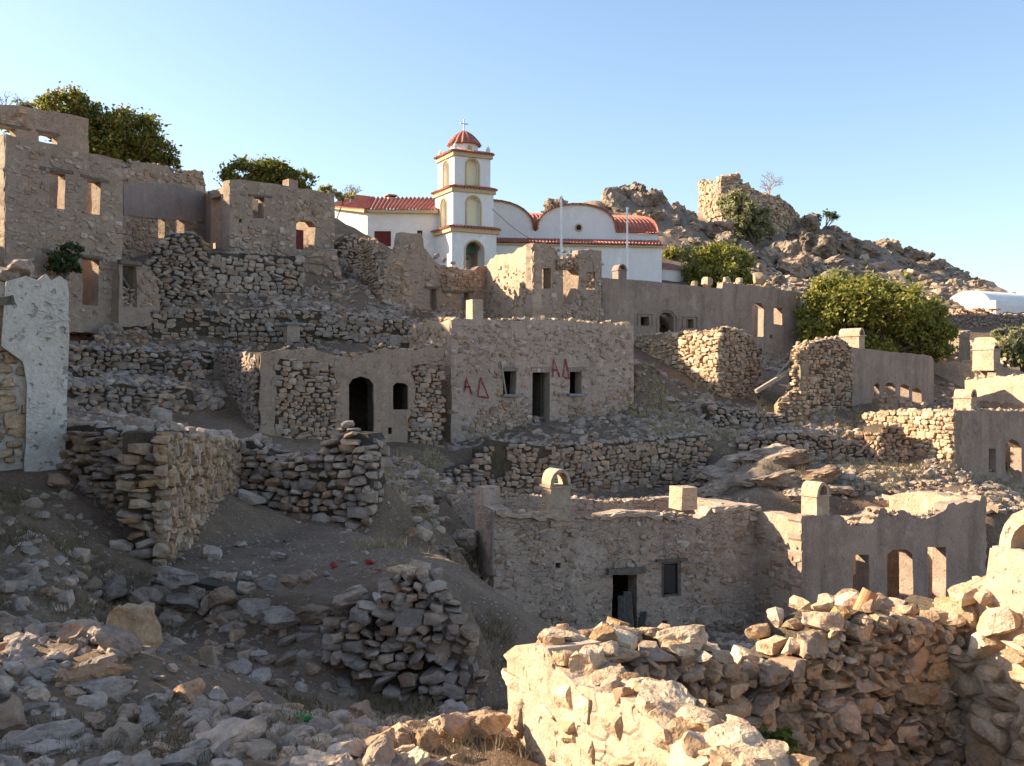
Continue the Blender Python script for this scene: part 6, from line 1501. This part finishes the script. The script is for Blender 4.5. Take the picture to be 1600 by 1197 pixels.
tree('lemon_tree', 'yellow green bushy tree right of the church apse', 'tree', [(1095, 415, 30, 28), (1125, 410, 34, 28), (1155, 412, 22, 24), (1120, 432, 44, 18), (1145, 432, 30, 18)], 73, (1125, 460), 12000, .12, 'leaf_yellow', seed=7, trunk_r=.2)
tree('lemon_tree', 'small green bush squeezed between the church apse and hill', 'bush', [(1052, 402, 16, 14), (1064, 412, 12, 14)], 80, (1056, 430), 1800, .14, 'leaf_yellow', seed=8, trunk_r=.12)
tree('carob_tree', 'broad sunlit green tree filling the gap at right of centre', 'tree', [(1295, 478, 42, 40), (1340, 470, 50, 40), (1395, 480, 50, 38), (1440, 500, 40, 34), (1300, 515, 46, 34), (1360, 515, 60, 40), (1430, 530, 50, 36), (1465, 530, 26, 30), (1280, 535, 30, 26), (1340, 450, 30, 16)], 60, (1370, 590), 44000, .12, 'leaf_yellow', seed=9, trunk_r=.3)
tree('dry_bush', 'pale dry bush behind the top of the broad tree', 'bush', [(1310, 436, 24, 14), (1285, 448, 16, 14)], 72, (1305, 455), 2200, .12, 'leaf_olive', seed=10, trunk_r=.08)
tree('olive_tree', 'grey green olive tree growing against the castle wall', 'tree', [(1150, 320, 24, 20), (1165, 340, 26, 24), (1185, 355, 24, 22), (1155, 355, 22, 20), (1190, 340, 18, 16)], 102, (1180, 398), 6500, .2, 'leaf_olive', seed=11, trunk_r=.3)
bare_tree('bare_tree', 'lilac grey leafless tree on top of the castle ruin', (1202, 308), 110, 44, 46, 'bark_pale', 12, 6, r0=.12)
bare_tree('windswept_tree', 'small windswept tree with flat top on the hill crest', (1288, 360), 114, 40, 22, 'bark', 13, 4, .25, .12, 500)
bare_tree('windswept_tree', 'tiny dark shrub on the hill crest left of the windswept tree', (1270, 352), 114, 24, 14, 'bark', 14, 4, .1, .08, 300)
tree('round_bush', 'small green bush alone on the rocky hillside above the broad tree', 'bush', [(1405, 436, 14, 8), (1415, 438, 10, 6)], 96, (1406, 446), 900, .18, 'leaf_yellow', seed=15, trunk_r=.1)
tree('carob_tree', 'olive green bush cut by the right edge of the picture', 'bush', [(1585, 530, 28, 24), (1600, 550, 36, 24), (1570, 545, 16, 14), (1620, 530, 30, 26)], 62, (1600, 590), 6000, .15, 'leaf_olive', seed=16, trunk_r=.15)
tree('wall_shrub', 'dark green shrub growing in the doorway of the tall left house', 'bush', [(112, 392, 16, 13), (98, 412, 24, 14), (118, 415, 14, 14)], 39.2, (100, 426), 2600, .08, 'leaf_dark', seed=17, trunk_r=.05, hang=True)
tree('green_weed', 'leafy green plant at the foot of the ochre foreground wall', 'plant', [(1205, 1155, 20, 22), (1222, 1170, 22, 26), (1195, 1180, 18, 16)], 7.6, (1210, 1200), 900, .028, 'leaf', seed=18, trunk_r=.012)
for k, (px, py, Y, hp, ln, lab) in enumerate(((1192, 1012, 10.2, 34, -.25, 'tall thin stem of spiny weed behind the ochre wall'), (1218, 1008, 10.4, 22, .5, 'short leaning stem of spiny weed behind the ochre wall'))):
    b = W(px, py + 20, Y); t = Thing('weed_stem', lab, 'plant', b); hh = (hp + 20) / F * Y; pts = [b + Vector((ln * hh * q, 0, hh * q)) for q in (0, .35, .7, 1)]
    V, Fc = tube(pts, [.008, .007, .006, .004], 5); t.part('stem', V, Fc, 'leaf_olive')
    vf = []
    for q in range(26):
        u_ = .2 + .8 * q / 26; c = pts[0].lerp(pts[-1], u_); d = Vector((r.uniform(-1, 1), r.uniform(-1, 1), .5)).normalized() * .06; s_ = d.cross(Vector((0, 0, 1))) * .22; vf.append(([c, c + d * .5 + s_, c + d, c + d * .5 - s_], [(0, 1, 2, 3)]))
    V, Fc = join(*vf); t.part('leaf_spray', V, Fc, 'leaf_yellow')

# ------------------------------------------------------------------ loose stones
occ = []
def single(name, label, cat, px, py, Y, size, kind='boulder', mat='stone_grey', rot=None, group=None, vi=None, on_ground=True):
    p = W(px, py, Y)
    if on_ground: p.z = gz1(p.x, p.y) + size[2] * .3
    o = bpy.data.objects.new(name, variant_mesh(kind, vi if vi is not None else r.randint(0, 99), mat)); COL.objects.link(o)
    o.location = p; o.rotation_euler = rot or (r.gauss(0, .15), r.gauss(0, .15), r.uniform(0, 6)); o.scale = size
    o['label'] = label; o['category'] = cat
    if group: o['group'] = group
    return o
S = single
S('boulder', 'large pale cracked boulder standing out in the left foreground', 'boulder', 208, 1040, 9.2, (.56, .5, .46), mat='stone_pale', vi=3)
S('boulder', 'grey angular slab leaning against the pale cracked boulder', 'boulder', 185, 1065, 8.7, (.42, .3, .24), vi=5, rot=(.3, .5, .4))
S('flat_stone', 'long flat brown slab left of the pale boulder', 'stone', 125, 1035, 9.3, (.62, .4, .22), vi=7, mat='stone_warm')
S('flat_stone', 'pointed grey slab lying in front of the pale boulder', 'stone', 150, 1090, 8.1, (.5, .3, .18), vi=1)
S('flat_stone', 'wide flat grey slab at the bottom left corner', 'stone', 60, 1175, 6.9, (.6, .3, .18), vi=2)
S('boulder', 'smooth purple grey boulder at the bottom edge of the foreground', 'boulder', 355, 1180, 7.0, (.5, .42, .24), vi=8, mat='stone_grey')
S('standing_slab', 'narrow upright slab set in the earth bank below the terrace', 'stone', 328, 1045, 12.6, (.22, .1, .62), 'fine', 'stone_warm', (.1, -.2, .2), vi=4, on_ground=False)
S('boulder', 'big purple grey block at the foot of the receding brown wall', 'boulder', 178, 905, 14.9, (.62, .4, .34), vi=6)
S('flat_stone', 'dark slab leaning at the inner corner of the dry stone walls', 'stone', 392, 796, 21.6, (.62, .45, .26), 'fine', 'stone_grey', (.1, .3, .2), vi=9)
S('stone_block', 'pale square block lying alone on the earth terrace', 'stone', 331, 866, 16.8, (.34, .3, .26), 'fine', 'stone_grey', (.05, .1, .3), vi=2)
S('boulder', 'brown boulder at the foot of the bank near the bottom centre', 'boulder', 665, 1180, 7.3, (.2, .2, .16), mat='stone_ochre', vi=3)
S('boulder', 'reddish slab beside the brown boulder at the bottom centre', 'boulder', 712, 1165, 7.6, (.36, .3, .24), mat='stone_warm', vi=10)
S('boulder', 'rough ochre stone at bottom centre in front of the pale wall corner', 'boulder', 760, 1160, 7.7, (.34, .3, .24), mat='stone_ochre', vi=1)
S('boulder', 'brown grey boulder in the ditch left of bottom centre', 'boulder', 565, 1140, 9.2, (.3, .26, .3), mat='stone_warm', vi=0)
S('flat_stone', 'reddish pale stone by the foot of the white wall', 'stone', 88, 748, 17.4, (.46, .35, .26), mat='stone_warm', vi=2)
S('flat_stone', 'flat grey slab on the terrace near the receding brown wall', 'stone', 375, 845, 18.4, (.28, .22, .12))
S('flat_stone', 'small pale slab in the middle of the earth terrace', 'stone', 435, 878, 16.6, (.3, .22, .14), mat='stone_grey')
S('flat_stone', 'little white stone near the middle of the earth terrace', 'stone', 456, 855, 17.8, (.16, .12, .06), mat='stone_pale')
S('boulder', 'pale grey block on the path below the arched doorway house', 'boulder', 640, 735, 30.5, (.62, .3, .26), mat='stone_grey')
S('stone_block', 'grey squared block on the rubble slope left of the arched house', 'stone', 252, 625, 33.5, (.7, .5, .55), 'fine', 'stone_grey', (.05, .1, .3), vi=1)
for k, (px, py, Y, lab) in enumerate(((523, 890, 15.8, 'red brick fragment on the terrace, nearest the middle'), (577, 884, 15.9, 'red brick fragment on the terrace, nearest the stone pile'), (590, 900, 15.2, 'small red brick chip at the terrace lip'))):
    S('brick_fragment', lab, 'brick', px, py, Y, (.16, .1, .09) if k < 2 else (.1, .07, .06), 'fine', 'brick_red')
V, Fc = vault(Vector((0, 0)), Vector((0, 1)), .15, .3, .09, 0, t=.014, k=9)
o = bpy.data.objects.new('roof_tile', fast_mesh('roof_tile', V, Fc, M['terracotta'])); COL.objects.link(o); o.location = PB.at(PB.uv(1366, 948)[0], PB.uv(1366, 948)[1] - .02, -.12); o.rotation_euler = (1.25, .3, -.9)
o['label'] = 'curved terracotta roof tile standing on top of the ochre wall'; o['category'] = 'tile'
V, Fc = join(ngon_prism(Vector((0, 0)), .032, .032, 0, .09, 10), ngon_prism(Vector((0, 0)), .032, .013, .0905, .13, 10), ngon_prism(Vector((0, 0)), .013, .013, .1305, .17, 10))
for k, (loc, rot, lab) in enumerate(((PB.at(PB.uv(1463, 968)[0], PB.uv(1463, 968)[1] + .01, -.02), (1.4, .2, .6), 'green glass bottle lying on top of the ochre wall'), (Vector((W(462, 1165, 7.8).x, 7.8, gz1(W(462, 1165, 7.8).x, 7.8) + .03)), (1.5, 0, 1.2), 'green glass bottle lying in the rubble at bottom left'))):
    o = bpy.data.objects.new('glass_bottle', fast_mesh('glass_bottle', V, Fc, M['glass_green'], True)); COL.objects.link(o); o.location = loc; o.rotation_euler = rot; o['label'] = lab; o['category'] = 'bottle'; o['group'] = 'green bottles'
def stick(px0, py0, Y0, px1, py1, Y1, w, lab, mat='wood'):
    a, b = W(px0, py0, Y0), W(px1, py1, Y1); a.z = gz1(a.x, a.y) + w; b.z = gz1(b.x, b.y) + w * 2
    t = Thing('stick', lab, 'stick', a); V, Fc = tube([a, a.lerp(b, .5), b], [w, w * .9, w * .7], 5); t.part('shaft', V, Fc, mat)
stick(350, 912, 15.3, 420, 915, 15.0, .018, 'thin dark stick on the lip of the earth terrace')
stick(803, 690, 38.3, 812, 655, 40.5, .03, 'pale pole lying on the steps before the red letter house', 'wood_pale')
stick(812, 735, 36.3, 818, 705, 36.9, .03, 'pale stick leaning at the warm terrace wall', 'wood_pale')
# dry straw tuft on the terrace
for k, (px, py, Y, n_, s_, lab) in enumerate(((610, 882, 15.4, 60, .35, 'dry straw tuft lit beside the stone pile'), (1440, 740, 39.5, 110, .7, 'dry grass patch on the sunlit rubble slope at right'), (1045, 600, 45.3, 60, .6, 'dry brushwood on the rubble below the sunlit house'))):
    b = W(px, py, Y); b.z = gz1(b.x, b.y); t = Thing('straw_tuft', lab, 'grass', b); vf = []
    for q in range(n_):
        c = b + Vector((r.gauss(0, s_ * .7), r.gauss(0, s_ * .4), 0)); c.z = gz1(c.x, c.y); d = Vector((r.gauss(-.2, .8), r.gauss(0, .5), r.uniform(.2, .8))) * s_ * .5; w_ = Vector((.008, .004, 0)) * Y / 15; vf.append(([c - w_, c + w_, c + d], [(0, 1, 2)]))
    V, Fc = join(*vf); t.part('blades', V, Fc, 'straw'); t.o['kind'] = 'stuff'

# rubble scatter by zone (world density; zone tested by where the ground point is seen)
ZONES = [  # polygon in photo, depth range, stones per m2, size range, phrase
    ([(-60, 1210), (-60, 985), (170, 985), (330, 1080), (420, 1110), (640, 1140), (640, 1210)], (5.5, 10.6), 54.0, (.05, .30), 'the shaded foreground at bottom left'),
    ([(420, 1100), (800, 1100), (820, 1210), (420, 1210)], (5.5, 9), 75.6, (.05, .24), 'the sunlit ground at bottom centre'),
    ([(100, 640), (350, 640), (350, 536), (100, 536)], (28, 43), 34, (.08, .5), 'the rubble slope left of the arched house'),
    ([(100, 720), (350, 720), (400, 640), (100, 640)], (19, 34), 10.4, (.1, .4), 'the ground behind the collapsing slab wall'),
    ([(190, 500), (640, 500), (640, 440), (400, 440), (190, 440)], (42, 53), 28.6, (.12, .5), 'the upper rubble terrace'),
    ([(330, 548), (650, 548), (650, 500), (330, 500)], (40, 47), 13.0, (.12, .4), 'the ground behind the arched house'),
    ([(560, 720), (770, 700), (770, 960), (600, 880)], (22, 37), 13.0, (.08, .4), 'the gully between the houses'),
    ([(700, 710), (1110, 690), (1110, 640), (980, 600), (700, 690)], (38, 46), 15.6, (.1, .4), 'the terrace before the red letter house'),
    ([(985, 560), (1130, 630), (1260, 640), (1380, 690), (1200, 710), (1100, 690), (985, 660)], (41, 48), 33.8, (.12, .45), 'the rubble slope below the sunlit house'),
    ([(1240, 640), (1480, 690), (1640, 730), (1640, 800), (1400, 800), (1330, 760), (1180, 690)], (35, 46), 28.6, (.1, .42), 'the sunlit rubble slope at right'),
    ([(740, 800), (1180, 800), (1330, 800), (1330, 740), (740, 760)], (31, 40), 13.0, (.1, .35), 'the slope behind the lower houses'),
    ([(760, 1060), (1600, 1060), (1600, 960), (760, 960)], (20, 34), 15.6, (.1, .35), 'the court of the lower houses'),
    ([(230, 930), (700, 900), (640, 850), (570, 820), (380, 800), (230, 900)], (14.3, 23), 14, (.025, .13), 'the earth terrace'),
    ([(-60, 990), (800, 1140), (800, 1060), (500, 980), (230, 930), (100, 760), (-60, 760)], (10.5, 17.5), 34, (.03, .30), 'the earth bank below the terrace'),
    ([(940, 530), (1260, 590), (1260, 540), (1100, 515), (940, 500)], (51, 61), 13.0, (.15, .5), 'the foot of the long smooth wall'),
    ([(560, 510), (950, 520), (950, 490), (560, 470)], (47, 56), 15.6, (.12, .4), 'the ground behind the red letter house'),
    ([(1060, 480), (1260, 480), (1260, 400), (1060, 400)], (73, 92), 4.2, (.3, 1.0), 'the slope behind the lemon tree'),
    ([(1180, 460), (1500, 500), (1600, 480), (1500, 420), (1300, 400), (1180, 400)], (84, 128), 2.1, (.4, 1.3), 'the rocky hill'),
    ([(1350, 660), (1640, 660), (1640, 590), (1350, 600)], (45, 60), 7.8, (.12, .4), 'the yards at right'),
]
rs = np.random.RandomState(3); SCAT = []
for zi, (poly, (y0, y1), dens, (s0, s1), phr) in enumerate(ZONES):
    xs = [(p[0] - 800) / F * y for p in poly for y in (y0, y1)]; x0, x1 = min(xs), max(xs)
    n = int((x1 - x0) * (y1 - y0) * dens); X = rs.uniform(x0, x1, n); Yv = rs.uniform(y0, y1, n); Z = gz(X, Yv)
    q = np.column_stack([800 + X / Yv * F, HZ - Z / Yv * F]); k = inpoly_np(q, poly)
    cl = fbm(np.column_stack([X * .7, Yv * .7, Z * 0 + zi]), 3, 40) + rs.uniform(-.5, .5, n); k &= cl > -.35
    X, Yv, Z = X[k], Yv[k], Z[k]; m = len(X); sz = s0 + (s1 - s0) * rs.power(.42, m)
    sl = np.hypot((gz(X + .2, Yv) - gz(X - .2, Yv)) / .4, (gz(X, Yv + .2) - gz(X, Yv - .2)) / .4)
    for i in range(m):
        if sl[i] > 1.5 and sz[i] > .12: continue
        SCAT.append((sz[i] / Yv[i], zi, X[i], Yv[i], Z[i], sz[i]))
SCAT.sort(key=lambda t: -t[0])
MARKS = [(W(208, 1040, 9.2), 'the pale cracked boulder'), (W(60, 1175, 6.9), 'the corner slab'), (W(355, 1180, 7), 'the purple grey boulder'), (W(462, 1165, 7.8), 'the green bottle'), (W(565, 1140, 9.2), 'the ditch boulder'), (W(712, 1165, 7.6), 'the reddish slab'), (W(790, 1130, 7.9), 'the pale wall corner'),
         (W(178, 905, 14.9), 'the big purple block'), (W(328, 1045, 12.6), 'the upright slab'), (W(650, 1000, 13.6), 'the stone pile'), (W(90, 748, 17.4), 'the white wall foot'), (W(252, 625, 33.5), 'the grey squared block'), (W(400, 690, 34), 'the arched house corner'), (W(120, 560, 40), 'the left terrace wall'),
         (W(850, 663, 41), 'the dark doorway'), (W(977, 1005, 27.5), 'the leaning planks'), (W(1253, 985, 28.5), 'the smooth house corner'), (W(1250, 650, 45), 'the stout rubble ruin'), (W(1490, 728, 40.5), 'the sunlit flank corner')]
def stone_label(x, y, z, s_, mat, sc, zi):
    p = Vector((x, y, z)); mk = min(MARKS, key=lambda m: (m[0] - p).length)
    side = 'in front of' if p.y < mk[0].y - abs(p.x - mk[0].x) else 'behind' if p.y > mk[0].y + abs(p.x - mk[0].x) else 'left of' if p.x < mk[0].x else 'right of'
    shp = 'flat' if sc[2] < .5 * sc[0] * .75 else 'chunky'; size = 'large' if s_ / y > .03 else 'small' if s_ / y < .017 else 'medium'
    return '%s %s loose %s stone %s %s' % (size, shp, {'stone_pale': 'cream', 'rubble': 'grey', 'stone_grey': 'grey', 'stone_warm': 'brown', 'rock': 'tan'}[mat], side, mk[1])
small = {}
for k, (_, zi, x, y, z, s_) in enumerate(SCAT):
    mat = 'stone_pale' if zi in (1,) and k % 3 else 'rock' if zi >= 16 and zi <= 17 else ('rubble', 'rubble', 'stone_grey', 'stone_warm')[k % 4]
    rot = Euler((r.gauss(0, .3), r.gauss(0, .3), r.uniform(0, 6.28))); sc = (s_ * r.uniform(.9, 1.5), s_ * r.uniform(.7, 1.1), s_ * r.uniform(.4, .8)); loc = Vector((x, y, z + sc[2] * r.uniform(-.18, .22)))
    if k < 300:
        o = bpy.data.objects.new('rubble_stone', variant_mesh('boulder' if y < 12 else 'rough', r.randint(0, 99), mat)); COL.objects.link(o)
        o.location = loc; o.rotation_euler = rot; o.scale = sc; o['label'] = stone_label(x, y, z, s_, mat, sc, zi); o['category'] = 'stone'; o['group'] = 'loose stones ' + ' '.join(o['label'].split()[5:])
    else:
        small.setdefault(mat, []).append(('rough' if s_ / y > .006 else 'pebble' if s_ / y < .003 else 'rough', r.randint(0, 99), np.array(Matrix.LocRotScale(loc, rot, Vector(sc)))))
for mat, it in small.items():
    o = bpy.data.objects.new('loose_rubble', merged('loose_rubble', it, mat)); COL.objects.link(o); o['kind'] = 'stuff'; o['label'] = 'small loose %s rubble strewn over the hillside' % mat.replace('stone_', '').replace('rubble', 'grey'); o['category'] = 'rubble'

def tufts(label, name, zones, mat, hgt, seed):
    q_ = np.random.RandomState(seed); Vs = []
    for (poly, y0, y1, n) in zones:
        X = q_.uniform(-12, 22, n * 40); Yv = q_.uniform(y0, y1, n * 40); Z = gz(X, Yv); qq = np.column_stack([800 + X / Yv * F, HZ - Z / Yv * F])
        ok = inpoly_np(qq, poly) & (fbm(np.column_stack([X * .8, Yv * .8, Z * 0]), 2, seed) > .15); X, Yv, Z = X[ok][:n], Yv[ok][:n], Z[ok][:n]
        for b in range(7):
            m = len(X); cx = X + q_.normal(0, .05, m); cy = Yv + q_.normal(0, .05, m); h = hgt * q_.uniform(.4, 1.3, m) * (.6 + Yv / 25); w = .0035 * Yv / 6
            dx, dy = q_.normal(0, .5, m) * h, q_.normal(0, .5, m) * h
            Vs.append(np.stack([np.column_stack([cx - w, cy, Z - .01]), np.column_stack([cx + w, cy, Z - .01]), np.column_stack([cx + dx, cy + dy, Z + h])], 1))
    V = np.concatenate(Vs).reshape(-1, 3); o = bpy.data.objects.new(name, fast_mesh(name, V, np.arange(len(V)).reshape(-1, 3), M[mat])); COL.objects.link(o); o['kind'] = 'stuff'; o['label'] = label; o['category'] = 'grass'
M['scrub'] = mat_simple('dry_scrub', (.27, .20, .11), .4, 10, .95, .1)
tufts('brown dry scrub on the shaded earth banks at left', 'dry_scrub', [([(-60, 1000), (240, 1000), (240, 800), (-60, 760)], 9, 18, 420), ([(230, 1150), (800, 1150), (800, 960), (230, 960)], 10, 15, 450), ([(-60, 1197), (640, 1197), (640, 1040), (-60, 1000)], 6, 10, 300)], 'scrub', .12, 5)
tufts('pale dry grass along the gully and rubble slopes', 'dry_grass', [([(560, 860), (770, 960), (770, 700), (560, 700)], 18, 37, 700), ([(980, 720), (1600, 800), (1600, 700), (980, 560)], 35, 48, 900), ([(420, 1197), (830, 1197), (830, 1100), (420, 1110)], 6, 9, 250)], 'straw', .12, 9)
for t in THINGS: t.finish()
print('objects', len(bpy.data.objects), 'scatter', len(SCAT), 'tris', sum(len(m.polygons) for m in bpy.data.meshes))
